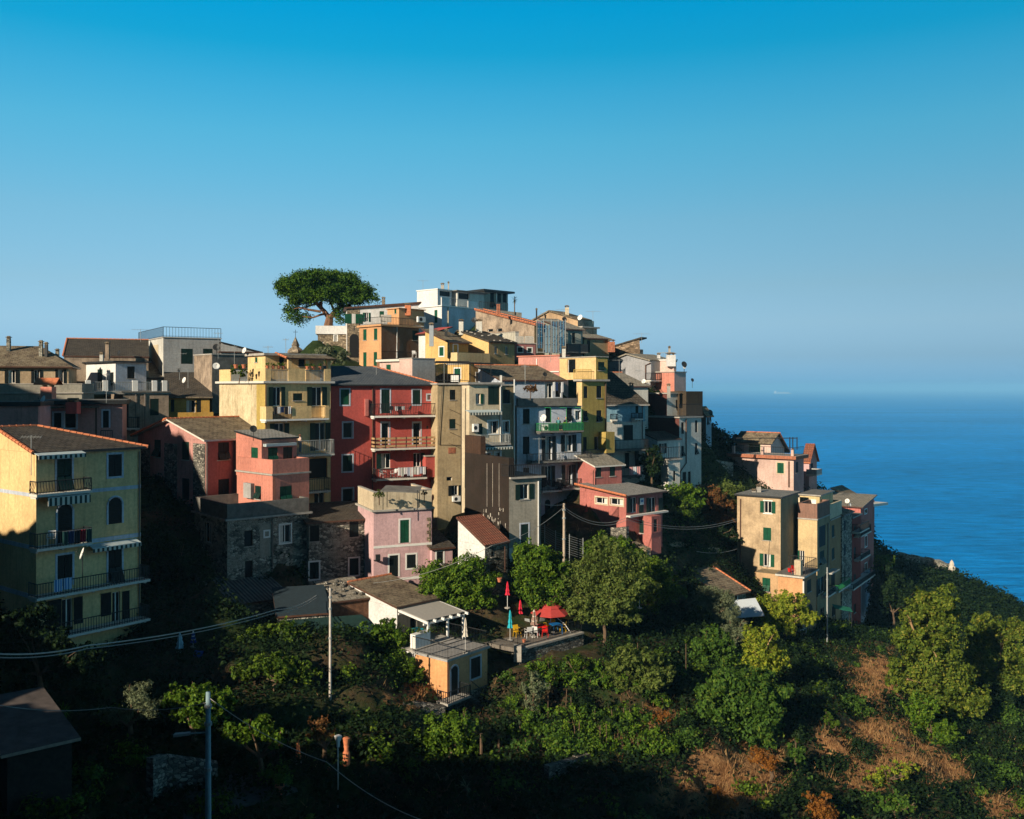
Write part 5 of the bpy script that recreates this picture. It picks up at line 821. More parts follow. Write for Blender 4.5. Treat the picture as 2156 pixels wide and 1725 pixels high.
# low stone house at H
h = House('stone_house', 'low stone house with wide brown tile roof below the reddish oleander', 'L', 560, 91, 40, 205, 800, 640, 740, ST_DARK, ST_TAN, b=8); h.roof('gable', 2.4, R_DARK if 0 else R_BROWN, .35, 'v', caps=('f',), em=COPPER) if 0 else h.roof('shed', 3.0, R_BROWN, .35, 'v', caps=('r', 'l'), em=COPPER); h.W('R', 668, 618, 712, 712, 's', WHITE, sh=DKSH); h.done()
# foreground sheds
h = House('stone_shed', 'dark stone shed with a corrugated sheet roof in the lower left shade', 'D', 345, 62, 38, 85, 1040, 1400, 1600, ST_DARK, b=6.5); h.roof('shed', 1.3, corrug('corrugated_grey', (.1, .11, .11), (.16, .16, .15)), .2, 'v'); h.W('R', 565, 1440, 640, 1500, 'dn'); h.done()
h = House('shed', 'low shed with dark flat tar roof and green tarpaulin beside the corrugated shed', 'D', 925, 60, 18, 880, 1440, 1500, 1620, ST_DARK, b=4.5); h.roof('shed', 1.0, plain('tar_roof', (.02, .035, .045), .9, .3), .15, 'v'); p = [h.loc(.5, -.3, h.zt-.15), h.loc(h.a+2.3, -.3, h.zt-.15), h.loc(h.a+3.4, -2.6, h.zt-.9), h.loc(1.3, -2.6, h.zt-.9)]; h.mk(MB().slab(p, .05), 'tarpaulin', plain('green_tarp', (.01, .035, .03), .8, .3)); h.done()
h = House('stone_shed', 'small shed with a stone weighted slab roof and brown ivy wall behind the lamp pole', 'D', 1475, 63, 30, 1310, 1855, 1350, 1560, plain('brown_ivy_wall', (.12, .06, .035), .95, .6, 3), OFFR); h.roof('shed', .75, R_STONE, .2, 'v'); rr = random.Random(9); m = MB()
for i in range(14): a0, b0 = rr.uniform(.2, h.a-.3), rr.uniform(.2, h.b-.3); p = h.loc(a0, b0, h.zt+.16+.75*b0/h.b); h.mk(MB().lathe(p, [(.2, 0), (.24, .08), (.12, .2)], 6), 'roof_stone', ST_GREY)
h.done()
h = House('cottage', 'white cottage with brown tiled roof and white slatted pergola in the gardens', 'F', 240, 60.5, 46, -235, 655, 1405, 1690, GREYC, WHT); h.roof('shed', .9, R_BROWN, .15, 'v', caps=('k',), em=COPPER); h.W('R', 372, 1500, 440, 1620, 'dn'); h.W('R', 600, 1500, 720, 1640, 'dn') if h.a > 5 else None  # right wall: white cottage wall with shade painted in as grey
m = MB(); zp = h.zt-.12; A_ = lambda s_, o, dz=0: h.wp('R', s_, zp+dz, o)
L_ = h.a
for i in range(6): c = .1+i*(L_-.1)/5; m.para(A_(c, 0), h.u*.12, Vector((h.u.y, -h.u.x, 0))*3.3-UP*.35, UP*-.16)
for o in (.1, 2.9): m.para(A_(0, o, -.2-.1*o), h.u*L_, Vector((h.u.y, -h.u.x, 0))*.1, UP*-.14)
for c in (.35, L_*.55, L_-.25): m.para(A_(c, 2.9, -.5), h.u*.16, Vector((h.u.y, -h.u.x, 0))*.16, UP*-2.6)
pg = h.mk(m, 'pergola', WHITE); m = MB(); nn = Vector((h.u.y, -h.u.x, 0))
m.slab([A_(.2, .1, .02), A_(L_*.98, .1, .02), A_(L_*.98, 3.0, -.3), A_(.2, 3.0, -.3)], .02); h.mk(m, 'shade_cloth', plain('canvas_shade', (.36, .34, .31), .9, .1), pg); WC = h; h.done()
h = House('cottage', 'little orange hut with arched door and railed terrace roof in the gardens', 'N', 1675, 62.5, 51, 1418, 2000, 498, 800, ORAN, stucco('bright_orange_render', (.76, .38, .17), (.5, .28, .15), .2), drop=2.5)
h.W('R', 1706, 535, 1758, 785, 'a', BLW, sh=DKSH); h.W('R', 1866, 465, 1942, 628, 's', BLW, sh=DKSH); h.roof('flat', 0, plain('terrace_deck', (.3, .29, .28), .9, .2, 1.5), .14, th=.16, em=GREY); z = h.zt+.16; h.mk(h.railmesh([h.loc(-.05, 3.2, z), h.loc(-.05, -.05, z), h.loc(h.a+.05, -.05, z), h.loc(h.a+.05, h.b+2.5, z)], 1.0, .14, .008), 'railing', IRON); h.pipe('R', [(1684, 510), (1684, 960)], .045, COPPER, off=.05)
m = MB(); m.para(h.loc(0, h.b, z-.16), h.v*4.5, h.u*(h.a+.1), UP*.16); h.mk(m, 'terrace_floor', CONC); m = MB(); m.para(h.loc(.1, h.b, z-3.4), h.v*4.4, h.u*(h.a-.1), UP*3.2); h.mk(m, 'terrace_base', WHT)
h.mk(h.fbox(MB(), 'R', -.03, h.a+.03, h.zb-1, h.zvis-.05, -2, .03), 'stone_base', ST_GREY); bal, a, b, zz, hh = h.balcony('R', 1680, 1868, 828, 720, 1.0, 'iron', IRON, CONC)
st = MB(); n_ = Vector((h.u.y, -h.u.x, 0))
for i in range(9): st.para(h.loc(b+.27*i, 0, zz-.2*i-.2)+n_*.15, h.u*.3, n_*.8, UP*.06)
st.para(h.loc(b+2.3, 0, zz-2.0)+n_*.1, h.u*3.0, n_*1.3, UP*.15); h.mk(st, 'stairs', CONCD); h.mk(h.railmesh([h.loc(b, 0, zz)+n_*.95, h.loc(b+2.3, 0, zz-1.85)+n_*.95, h.loc(b+5.3, 0, zz-1.85)+n_*1.35], 1.0, .2, .01), 'stair_railing', IRON); h.mk(MB().para(h.loc(b+2.3, 0, zz-5)+n_*.15, h.u*1.2, n_*1.1, UP*2.95), 'stair_pier', ST_TAN)
h.mk(MB().para(h.loc(b+3.5, 0, zz-5)-n_*.1, h.u*1.7, n_*.6, UP*2.95), 'landing_wall', ST_GREY); HUT = h; h.done()
h = House('hut', 'dark timber hut with a pale edged sheet roof in the lower left corner', 'M', 60, 40, 40, -260, 580, 1250, 1700, plain('dark_timber', (.03, .026, .022), .9, .4), b=6); h.roof('shed', .6, plain('weathered_sheet', (.09, .075, .07), .8, .4, 1.5), .3, 'v', em=plain('pale_edge', (.3, .25, .2))); h.done()
# extra roof clutter seen against walls and sky
YB.antenna(247, 780, 890, 84, fr='I', n=4, w=.5); YB.antenna(482, 255, 450, 84, fr='C', n=3, w=.5); SH.antenna(1450, 515, 620, 110, fr='J', n=5, w=.8); SH.antenna(1262, 1040, 1200, 90, fr='J', n=4, w=.8)
CRH.antenna(30, 470, 560, 86, fr='E', n=4, w=.7); BW.antenna(1300, 560, 760, 79, fr='E', n=3, w=.4); TT.antenna(715, 420, 620, 88, fr='E', n=4, w=.8); BW.antenna(1790, 280, 380, 88, fr='E', n=3, w=.6)
TT.pipe('R', [(888, 670), (888, 2000)], .05, IRON); TT.pipe('R', [(700, 640), (640+20, 1260), (888, 1268)], .025, IRON); AW.pipe('R', [(1284, 560), (1284, 1700)], .05, WHITE); AW.pipe('L', [(930, 690), (925, 1700)], .03, IRON)
m = MB()
for i_ in range(4): m.tube([TT.wp('R', *TT.hit('R', 765, 900+i_*115, .1), .1), TT.wp('R', *TT.hit('R', 895, 960+i_*115, .1), .1)], .015, 4)
TT.mk(m, 'wall_cables', IRON); CRH.dish(400, 1700, 84, .3, fr='E'); BW.ac('R', 1560, 1110, 1620, 1160) if 0 else None
m = MB(); p = at('F', 290, 205, 74); m.slab([p+Vector((-1.6, -.9, 0)), p+Vector((1.4, -.9, -.15)), p+Vector((1.5, .9, .15)), p+Vector((-1.4, .9, .25))], .05); PT.mk(m, 'terrace_canopy', CONCD)
m = MB()
for dx, dy in ((-1.4, -.8), (1.3, -.8), (1.3, .8), (-1.3, .8)): m.tube([p+Vector((dx, dy, -1.5)), p+Vector((dx, dy, .05))], .03, 5)
PT.mk(m, 'canopy_frame', IRON)
# ================================================================== terrain
def gp(x, y, D): X, Y = x, y; p = W3(X, Y, D); return (p.x, p.y, p.z)
CT = [gp(*t) for t in [(0,1725,38),(300,1725,42),(700,1725,46),(1100,1725,48),(1500,1725,50),(1900,1725,54),(2156,1725,58),(150,1600,46),(450,1600,48),(300,1430,56),(250,1370,60),(600,1600,50),(700,1500,56),
 (840,1490,58),(945,1508,61),(1000,1535,61.5),(880,1478,60.5),(1040,1510,63),(560,860,115),(480,850,125),(600,840,128),(420,860,115),(1000,1620,52),(1150,1560,56),(1300,1500,61),(1130,1400,66),(1200,1420,64),(1400,1300,78),(1450,1430,66),(1300,1600,54),(1500,1560,58),(1620,1600,60),(1750,1450,74),
 (1700,1370,92),(1800,1420,84),(1850,1345,100),(1900,1560,66),(2000,1600,68),(2100,1500,80),(2156,1600,72),(1440,1170,94),(1500,1160,98),(1200,1180,84),(1540,1010,122),(1500,975,128),(1850,1330,112),(1950,1330,112),
 (1850,1200,140),(1900,1195,150),(2000,1212,158),(2060,1248,160),(2120,1285,160),(2156,1300,158),(660,700,124),(700,692,132),(450,1180,66),(380,1300,62),(720,1300,62),(60,1420,52),(1300,1230,86),(1270,1290,79),(1350,1260,84)]]
for x, y, z in ((3, 71, -19.3), (0, 71.5, -19.3), (5, 74, -19.3), (1, 69.5, -19.6)): CT.append((x, y, z))
for x in (-120, -60, 0, 60): CT += [(x, 175, -8 if x < 20 else -45), (x, 215, -70), (x, 260, -101)]
CT += [(100, 120, -52), (100, 80, -48), (90, 180, -62), (110, 220, -95), (150, 140, -80), (150, 200, -103), (75, 195, -60), (120, 100, -62), (70, 60, -36), (60, 40, -34), (150, 60, -80),
       (-100, 120, 4), (-100, 80, 2), (-120, 60, 4), (-60, 60, -3), (-40, 30, -14), (-20, 20, -14), (0, 20, -16), (30, 20, -20), (0, -10, -8), (40, -10, -14), (-60, -10, -2), (100, 10, -40), (0, -60, 2), (80, -60, -10), (-100, -60, 6), (-130, 130, 3)]
PTS = np.array(CT+[(b[0], b[1], b[2]) for b in BASES], dtype=float)
def phi(d): return -d
Dm = np.linalg.norm(PTS[:, None, :2]-PTS[None, :, :2], axis=2)
A = phi(Dm)+np.eye(len(PTS))*.7; n_p = len(PTS); Pm = np.ones((n_p, 1))
MM = np.block([[A, Pm], [Pm.T, np.zeros((1, 1))]]); sol = np.linalg.solve(MM, np.concatenate([PTS[:, 2], [0]]))
def height(X, Y):
    X = np.atleast_1d(np.asarray(X, float)); Y = np.atleast_1d(np.asarray(Y, float)); out = np.empty(len(X))
    for i in range(0, len(X), 4000):
        d = np.sqrt((X[i:i+4000, None]-PTS[None, :, 0])**2+(Y[i:i+4000, None]-PTS[None, :, 1])**2); out[i:i+4000] = phi(d)@sol[:-1]+sol[-1]
    return out
def terr(X, Y):
    h = height(X, Y); X = np.atleast_1d(X); Y = np.atleast_1d(Y)
    h = h+.22*np.sin(X*.9+np.sin(Y*.7))*np.cos(Y*.8)+.12*np.sin(X*2.3+Y*1.7)
    ST_ = 1.7; fr_ = h/ST_-np.floor(h/ST_); k_ = np.clip((fr_-.62)/.38, 0, 1); hq = (np.floor(h/ST_)+k_*k_*(3-2*k_))*ST_; wt_ = np.clip((104-Y)/12, 0, 1)*np.clip((Y-34)/6, 0, 1)*.75
    h = h*(1-wt_)+(hq-.1)*wt_
    return np.maximum(h, -103)
xs = np.arange(-130, 151, .75); ys = np.arange(-60, 262, .75); GX, GY = np.meshgrid(xs, ys); HZ = terr(GX.ravel(), GY.ravel()); 
def gh(x, y): return float(terr([x], [y])[0])
V = np.stack([GX.ravel(), GY.ravel(), HZ], 1); nx, ny = len(xs), len(ys); I = np.arange(nx*ny).reshape(ny, nx)
Fq = np.stack([I[:-1, :-1].ravel(), I[:-1, 1:].ravel(), I[1:, 1:].ravel(), I[1:, :-1].ravel()], 1)
DRY = [(1345,1555,105,24,-.85),(1530,1640,150,90,-.3),(1850,1565,155,78,.1),(1845,1428,88,62,0),(1980,1620,70,40,.3),(1130,1560,60,14,-.3),(1820,1635,90,35,0),(870,1462,75,26,-.1),(2110,1700,60,40,0),(1410,1510,40,10,-.4),(1640,1560,40,20,0),(980,1480,30,20,0)]
def val(X, Y, s=.12): return np.sin(X*s*2.1+1.3*np.sin(Y*s*1.7))*np.cos(Y*s*2.4+np.sin(X*s*1.3))
def dryness(X, Y, Z):
    Yc = np.maximum(Y, 5); px, py = CX+F*X/Yc, EYE-F*Z/Yc; m_ = np.zeros(len(X)); wob_ = 14*np.sin(X*.9+Y*.6)+9*np.sin(X*2.1-Y*1.4)
    for cx, cy, rx, ry, an in DRY:
        dx, dy = px-cx+wob_, py-cy+wob_*.6; a_, b_ = dx*math.cos(an)+dy*math.sin(an), -dx*math.sin(an)+dy*math.cos(an); m_ = np.maximum(m_, 1.35-(a_/rx)**2-(b_/ry)**2)
    return np.clip(m_-.45*np.clip(val(X, Y, 1.3)+.15, 0, 1)-.3*np.clip(val(Y, X, 2.7), 0, 1), 0, 1)*(Y > 20)
gm = mat('hillside_soil', (.1, .07, .04), .95, spec=.1); n, l, b = nodes(gm); o = objc(n, l)
sx = n.new('ShaderNodeSeparateXYZ'); l.new(o, sx.inputs[0])
soil = ramp(n, l, noise(n, l, o, 1.3, 7, .75), [(.3, (.02, .015, .01)), (.5, (.06, .042, .024)), (.7, (.13, .085, .045))])
dry = ramp(n, l, noise(n, l, o, 2.2, 7, .8), [(.3, (.07, .035, .015)), (.5, (.26, .13, .055)), (.7, (.46, .28, .13))])
grn = ramp(n, l, noise(n, l, o, 1.8, 6, .8), [(.3, (.008, .016, .006)), (.6, (.03, .05, .014)), (.75, (.07, .08, .025))])
da_ = n.new('ShaderNodeAttribute'); da_.attribute_name = 'dry'; dm = ramp(n, l, math2(n, l, 'ADD', da_.outputs['Fac'], math2(n, l, 'MULTIPLY', noise(n, l, o, 1.1, 5, .7), .5)), [(.5, (0,)*3), (.85, (1,)*3)])
gmx = ramp(n, l, noise(n, l, o, .25, 5, .7), [(.42, (0,)*3), (.56, (1,)*3)])
c_ = mixc(n, l, gmx, soil, grn); c_ = mixc(n, l, dm, c_, dry)
far = ramp(n, l, math2(n, l, 'MULTIPLY', sx.outputs['Y'], .005), [(.52, (0,)*3), (.6, (1,)*3)]); c_ = mixc(n, l, far, c_, grn); l.new(c_, b.inputs['Base Color']); bump(n, l, b, noise(n, l, o, 3, 8, .75), .8, .12)
tr_ = tag(fast_mesh('terrain', V, Fq, gm), kind='structure'); at_ = tr_.data.attributes.new('dry', 'FLOAT', 'POINT'); at_.data.foreach_set('value', dryness(V[:, 0], V[:, 1], V[:, 2]).astype(np.float32))
# the hill behind the camera's left shoulder: its crest shades the lower gardens
SA, CA, TE = math.sin(R(SUN_AZ)), math.cos(R(SUN_AZ)), math.tan(R(SUN_EL))
ED = []          # places the crest's shadow edge falls on: (x, y, distance) in picture units
for x, y, D in ((40,1112,57.5),(76,1100,57),(0,1125,60),(290,1535,49),(430,1535,50),(560,1585,47),(700,1590,51),(350,905,80),(950,1592,54),(1150,1600,54),(1330,1612,54),(1500,1665,54),(1640,1700,52),(220,860,86)):
    p = W3(x, y, D); ED.append((p.x*CA-p.y*SA, p.z+(p.x*SA+p.y*CA)*TE))
ED.sort(); print('crest', [(round(a), round(b, 1)) for a, b in ED]); ED = [(-120, ED[0][1]+1)]+ED+[(ED[-1][0]+5, ED[-1][1]-3), (0, -10)]
qs = np.arange(-110, 0, .5); zc = np.interp(qs, [a for a, _ in ED], [b for _, b in ED])+(.3*np.sin(qs*3.1)+.2*np.sin(qs*7.7+1))*np.clip((qs+56)/6, .1, 1); pr = [(-22, -9), (-15, -3), (-11, -.7), (-8, 0), (-6, -.9), (-2, -7), (1, -18), (2, -30)]
V = []
for q, z in zip(qs, zc):
    for p, dz in pr: V.append((p*SA+q*CA, p*CA-q*SA, z+8*TE+dz-(6 if dz < -25 else 0)+(.25*math.sin(q*2+p) if dz else 0)))
V = np.array(V); k = len(pr); I = np.arange(len(V)).reshape(-1, k); Fq = np.stack([I[:-1, :-1].ravel(), I[1:, :-1].ravel(), I[1:, 1:].ravel(), I[:-1, 1:].ravel()], 1)
tag(fast_mesh('hill', V, Fq, gm), kind='structure')
# slope rising behind the viewpoint (never in view, added to block low sky light)
xs = np.arange(-420, 421, 20.); ys = np.arange(-420, -39, 20.); GX, GY = np.meshgrid(xs, ys); dd_ = -GY-40; V = np.stack([GX.ravel(), GY.ravel(), (-14+dd_*(.24+.9/(1+np.exp(-(GX+dd_*.35-20)/30)))*np.where(dd_ > 170, 170/np.maximum(dd_, 1), 1)+6*np.sin(GX*.05)*np.cos(GY*.06)).ravel()], 1); nx, ny = len(xs), len(ys); I = np.arange(nx*ny).reshape(ny, nx)
Fq = np.stack([I[:-1, :-1].ravel(), I[:-1, 1:].ravel(), I[1:, 1:].ravel(), I[1:, :-1].ravel()], 1); tag(fast_mesh('unseen_mountain', V, Fq, plain('mountain_scrub', (.03, .045, .015), .95, .5, .05)), kind='structure')
# ================================================================== sea
sm = mat('sea_water', (.004, .06, .13), .5, spec=0); n, l, b = nodes(sm); o = objc(n, l)
mp = n.new('ShaderNodeMapping'); mp.inputs['Scale'].default_value = (.035, .12, 1); l.new(o, mp.inputs[0]); mp2 = n.new('ShaderNodeMapping'); mp2.inputs['Scale'].default_value = (.0012, .004, 1); l.new(o, mp2.inputs[0]); mp3 = n.new('ShaderNodeMapping'); mp3.inputs['Scale'].default_value = (.25, .5, 1); l.new(o, mp3.inputs[0])
sw = ramp(n, l, noise(n, l, mp.outputs[0], 1, 6, .65), [(.3, (.68,)*3), (.7, (1.4,)*3)]); sw2 = ramp(n, l, noise(n, l, mp2.outputs[0], 1, 5, .6, .4), [(.3, (.84,)*3), (.7, (1.18,)*3)])
SEA_BASE = mixc(n, l, 1, mixc(n, l, 1, (.0003, .225, .6), sw, 'MULTIPLY'), sw2, 'MULTIPLY'); l.new(SEA_BASE, b.inputs['Base Color'])
bump(n, l, b, math2(n, l, 'ADD', noise(n, l, mp3.outputs[0], 1, 6, .65), math2(n, l, 'MULTIPLY', noise(n, l, mp.outputs[0], 1, 5, .6), 3)), .9, .9)
m = MB(); ZS = -100
ringY = [150, 400, 800, 1600, 4000, 9000, 18000, 40000]
for y0, y1 in zip(ringY[:-1], ringY[1:]): m.poly([(-1.2*y1-500, y0, ZS), (1.2*y1+500, y0, ZS), (1.2*y1+500, y1, ZS), (-1.2*y1-500, y1, ZS)])
m.poly([(151, -400, ZS), (1500, -400, ZS), (1500, 150, ZS), (151, 150, ZS)])
tag(m.build('sea', sm), kind='structure')
# ================================================================== foliage
def quads(c, nrm, s, asp=.55):
    """diamond leaves: c centres (n,3), nrm normals, s sizes"""
    n_ = len(c); r = rng.normal(size=(n_, 3)); a = np.cross(nrm, r); a /= np.linalg.norm(a, axis=1, keepdims=True)+1e-9; b_ = np.cross(nrm, a); s = s[:, None]
    V = np.stack([c-a*s*.5, c+b_*s*asp*.5+nrm*s*.08, c+a*s*.5, c-b_*s*asp*.5+nrm*s*.08], 1).reshape(-1, 3)
    return V, np.arange(len(V)).reshape(-1, 4)
def unit(n_): v = rng.normal(size=(n_, 3)); return v/np.linalg.norm(v, axis=1, keepdims=True)
def crown_pts(lobes, ls, dens=2.2, clump=.42, per=16, inner=.25):
    """lobes: (cx,cy,cz,rx,ry,rz). leaves gathered in small clumps near the skin of every lobe"""
    C, N = [], []
    for cx, cy, cz, rx, ry, rz in lobes:
        area = 4*math.pi*((rx*rz)**1.6/3+(rx*ry)**1.6/3+(ry*rz)**1.6/3)**(1/1.6); k = max(3, int(area*dens/(ls*ls)/per))
        u = unit(k); rad = 1-rng.random(k)**2*.5; rad[rng.random(k) < inner] *= .6
        cc = np.array([cx, cy, cz])+u*np.array([rx, ry, rz])*rad[:, None]*(1+.12*rng.normal(size=(k, 1)))
        p = np.repeat(cc, per, 0)+rng.normal(size=(k*per, 3))*clump*min(rx, rz, 1.2)*.4; nn = np.repeat(u, per, 0)+rng.normal(size=(k*per, 3))*.5+np.array([0, 0, .22])
        C.append(p); N.append(nn/np.linalg.norm(nn, axis=1, keepdims=True))
    return np.concatenate(C), np.concatenate(N)
LM = dict(
 citrus=leafmat('citrus_leaf', [(.018, .045, .006), (.05, .115, .01), (.12, .205, .016), (.27, .34, .035)]),
 orange=leafmat('orange_tree_leaf', [(.014, .036, .007), (.045, .095, .01), (.11, .18, .016), (.26, .29, .03)]),
 olive=leafmat('olive_leaf', [(.06, .085, .045), (.10, .13, .07), (.17, .2, .11), (.24, .26, .15)], .2),
 walnut=leafmat('walnut_leaf', [(.035, .06, .015), (.08, .125, .025), (.14, .185, .04), (.24, .27, .07)]),
 fig=leafmat('fig_leaf', [(.016, .045, .01), (.045, .105, .016), (.075, .15, .02), (.26, .3, .04)]),
 yellow=leafmat('yellowing_leaf', [(.06, .12, .012), (.15, .22, .02), (.3, .34, .03), (.5, .4, .04)]),
 ail=leafmat('tree_of_heaven_leaf', [(.03, .065, .01), (.075, .125, .016), (.155, .205, .024), (.42, .31, .055)]),
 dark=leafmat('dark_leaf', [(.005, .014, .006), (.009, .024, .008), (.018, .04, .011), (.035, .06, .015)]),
 pine=leafmat('pine_needle', [(.01, .03, .006), (.025, .07, .008), (.07, .14, .01), (.15, .23, .015)], .15, .7, .35),
 rust=leafmat('rust_leaf', [(.12, .05, .012), (.22, .085, .018), (.34, .14, .025), (.28, .2, .04)], .3, .8),
 red=leafmat('reddish_leaf', [(.05, .07, .02), (.12, .07, .025), (.22, .09, .03), (.16, .15, .05)]),
 straw=leafmat('dry_straw', [(.2, .09, .035), (.36, .18, .075), (.52, .33, .15), (.2, .17, .06)], .3, .9, .3))
def tree(name, label, cat, lobes, lm, ls=.2, base=None, trunk=.14, D=None, fr='Z', dens=3.8, clump=.42, group=None, depth=.9, limbs=5, bark=None, sparse=0, asp=.55, leaning=0):
    """lobes: (x,y,rx,ry[,dD]) in picture units of frame fr at distance D"""
    L = []; s_ = FR[fr][2] if fr != 'Z' else 1/1.0
    sc_ = K8/FR[fr][2] if fr != 'Z' else 1
    for t in lobes:
        x, y, rx, ry = t[:4]; dd = t[4] if len(t) > 4 else 0
        X, Y = (x, y) if fr == 'Z' else dp(fr, x, y); p = W3(X, Y, D+dd); rx, ry = rx*1.12, ry*1.12; L.append((p.x, p.y, p.z, rx*sc_/F*D, rx*sc_/F*D*depth, ry*sc_/F*D))
    c = np.array([t[:3] for t in L]).mean(0); zlow = min(t[2]-t[5] for t in L); zb = gh(c[0], c[1]) if base is None else (zlow+.05 if cat == 'plant' else base)
    zb = min(zb, c[2]-.3); org = np.array([c[0]+leaning, c[1], zb]); root = thing(name, label, cat, tuple(org), group)
    # break big lobes into smaller ones for an uneven outline
    LL = []
    for t in L:
        r = max(t[3], t[5]); LL.append((t[0], t[1], t[2], t[3]*.7, t[4]*.7, t[5]*.7))
        for _ in range(16 if r > 1.2 else 6):
            u = unit(1)[0]; u[2] = u[2]*.8+.15; q = .14+.26*rng.random(); LL.append((t[0]+u[0]*t[3]*.88, t[1]+u[1]*t[4]*.88, t[2]+u[2]*t[5]*.9, t[3]*q, t[4]*q, t[5]*q))
    P, N = crown_pts(LL, ls, dens*(1-sparse), clump)
    gz = zb+.05; P[:, 2] = np.maximum(P[:, 2], gz); s = ls*(.7+.6*rng.random(len(P))); V, Fq = quads(P-org, N, s, asp); fast_mesh('crown', V, Fq, LM[lm], root)
    m = MB(); O = Vector(org); T = Vector((c[0], c[1], c[2]-.25*(c[2]-zb)*.3)); top = O.lerp(T, .55)+Vector((rng.normal()*.15, rng.normal()*.1, 0)); m.tube([O-UP*.6, O.lerp(top, .5)+Vector((rng.normal()*.1, 0, 0)), top], [trunk*1.25, trunk, trunk*.85], 7)
    pick = LL if len(LL) <= limbs else [LL[i] for i in rng.choice(len(LL), limbs, replace=False)]
    for t in pick:
        e = Vector(t[:3])+Vector((0, 0, t[5]*.4)); mid = top.lerp(e, .5)+Vector((rng.normal()*.12, rng.normal()*.12, -.08)); m.tube([top-UP*.05, mid, e], [trunk*.6, trunk*.35, trunk*.12], 5)
        for _ in range(2): f_ = mid.lerp(e, rng.random()); g_ = e+Vector(unit(1)[0])*t[3]*.8; m.tube([f_, f_.lerp(g_, .5)+UP*.1, g_], [trunk*.25, trunk*.15, .012], 4)
    m.build('trunk', bark or BARK, root, org); return root
# umbrella pine
PD = 134
org = at('I', 680, 655, PD)-UP*2; pr_ = thing('umbrella_pine', 'huge umbrella pine with a spreading dark green crown on the skyline', 'tree', tuple(org))
LB = [(500, 350, 200, 75), (700, 350, 220, 80), (880, 370, 150, 75), (400, 400, 110, 50), (330, 255, 175, 85), (470, 205, 200, 80), (640, 185, 200, 68), (790, 200, 170, 80), (900, 275, 150, 90), (1000, 330, 130, 85), (1090, 360, 60, 50), (250, 310, 90, 75), (560, 270, 260, 75), (760, 290, 230, 75), (420, 330, 150, 60), (850, 400, 150, 60), (1160, 385, 38, 35), (330, 400, 60, 45), (260, 480, 55, 35), (320, 560, 75, 35), (380, 610, 70, 22), (440, 560, 50, 25), (790, 520, 60, 40), (800, 600, 50, 25), (860, 470, 60, 30), (330, 500, 60, 30)]
for x, y, rx, ry in list(LB):
    if rx > 80:
        for _ in range(9): t_ = rng.random()*math.pi; q_ = .16+.14*rng.random(); LB.append((x+rx*.95*math.cos(t_), y-ry*.92*math.sin(t_)+4, rx*q_, ry*q_*1.5))
C_, N_ = [], []
for x, y, rx, ry in LB:
    sc_ = K8/2.695/F*PD; rx = rx*.95; p = at('I', 680+(x-680)*.97, y, PD+rng.normal()*1.5); big = rx > 76; area = rx*ry*sc_*sc_; k = int(area*(84 if big else 60)); u = unit(k); u[:, 2] = np.where(u[:, 2] < -.6, -u[:, 2]*.7, u[:, 2]) if big else u[:, 2]
    rad = 1-.5*rng.random(k)**2; cc = np.array(p)+u*np.array([rx*sc_, (rx*sc_)*(.8 if big else 1), ry*sc_])*rad[:, None]; per = 14
    C_.append(np.repeat(cc, per, 0)+rng.normal(size=(k*per, 3))*np.repeat(.15+.25*rng.random((k, 1)), per, 0)); nn = np.repeat(u, per, 0)*.5+rng.normal(size=(k*per, 3))*.6+np.array([0, 0, .5]); N_.append(nn/np.linalg.norm(nn, axis=1, keepdims=True))
C_ = np.concatenate(C_); N_ = np.concatenate(N_); V, Fq = quads(C_-np.array(org), N_, .26+.22*rng.random(len(C_)), .4); fast_mesh('crown', V, Fq, LM['pine'], pr_)
m = MB(); T = lambda x, y, dd=0: at('I', x, y, PD+dd)
m.tube([T(675, 760), T(675, 655), T(685, 600), T(690, 560)], [.85, .66, .58, .5], 9); m.tube([T(688, 575), T(640, 510), T(560, 430), T(520, 370, -1), T(480, 290, -1)], [.4, .33, .27, .2, .1], 7); m.tube([T(690, 575), T(740, 510), T(800, 460), T(850, 390, 1), T(900, 300, 2)], [.42, .34, .27, .2, .1], 7)
m.tube([T(600, 475), T(600, 420), T(625, 375), T(640, 300)], [.33, .26, .2, .1], 6); m.tube([T(655, 530), T(600, 540), T(520, 570), T(430, 560), T(340, 545)], [.2, .16, .13, .1, .05], 5); m.tube([T(600, 510, -1), T(480, 490, -1), T(380, 470, -1), T(290, 490)], [.2, .16, .12, .05], 5); m.tube([T(560, 430), T(450, 460), T(380, 470)], [.16, .1, .05], 5)
m.tube([T(720, 540), T(770, 590), T(830, 600)], [.14, .1, .05], 5); m.tube([T(800, 460), T(880, 450), T(960, 400), T(1060, 380)], [.25, .2, .15, .06], 5); m.tube([T(620, 380), T(700, 330), T(760, 280)], [.18, .12, .06], 5); m.tube([T(740, 510), T(700, 420), T(690, 320)], [.22, .16, .06], 5)
m.build('trunk', BARKP, pr_, org)
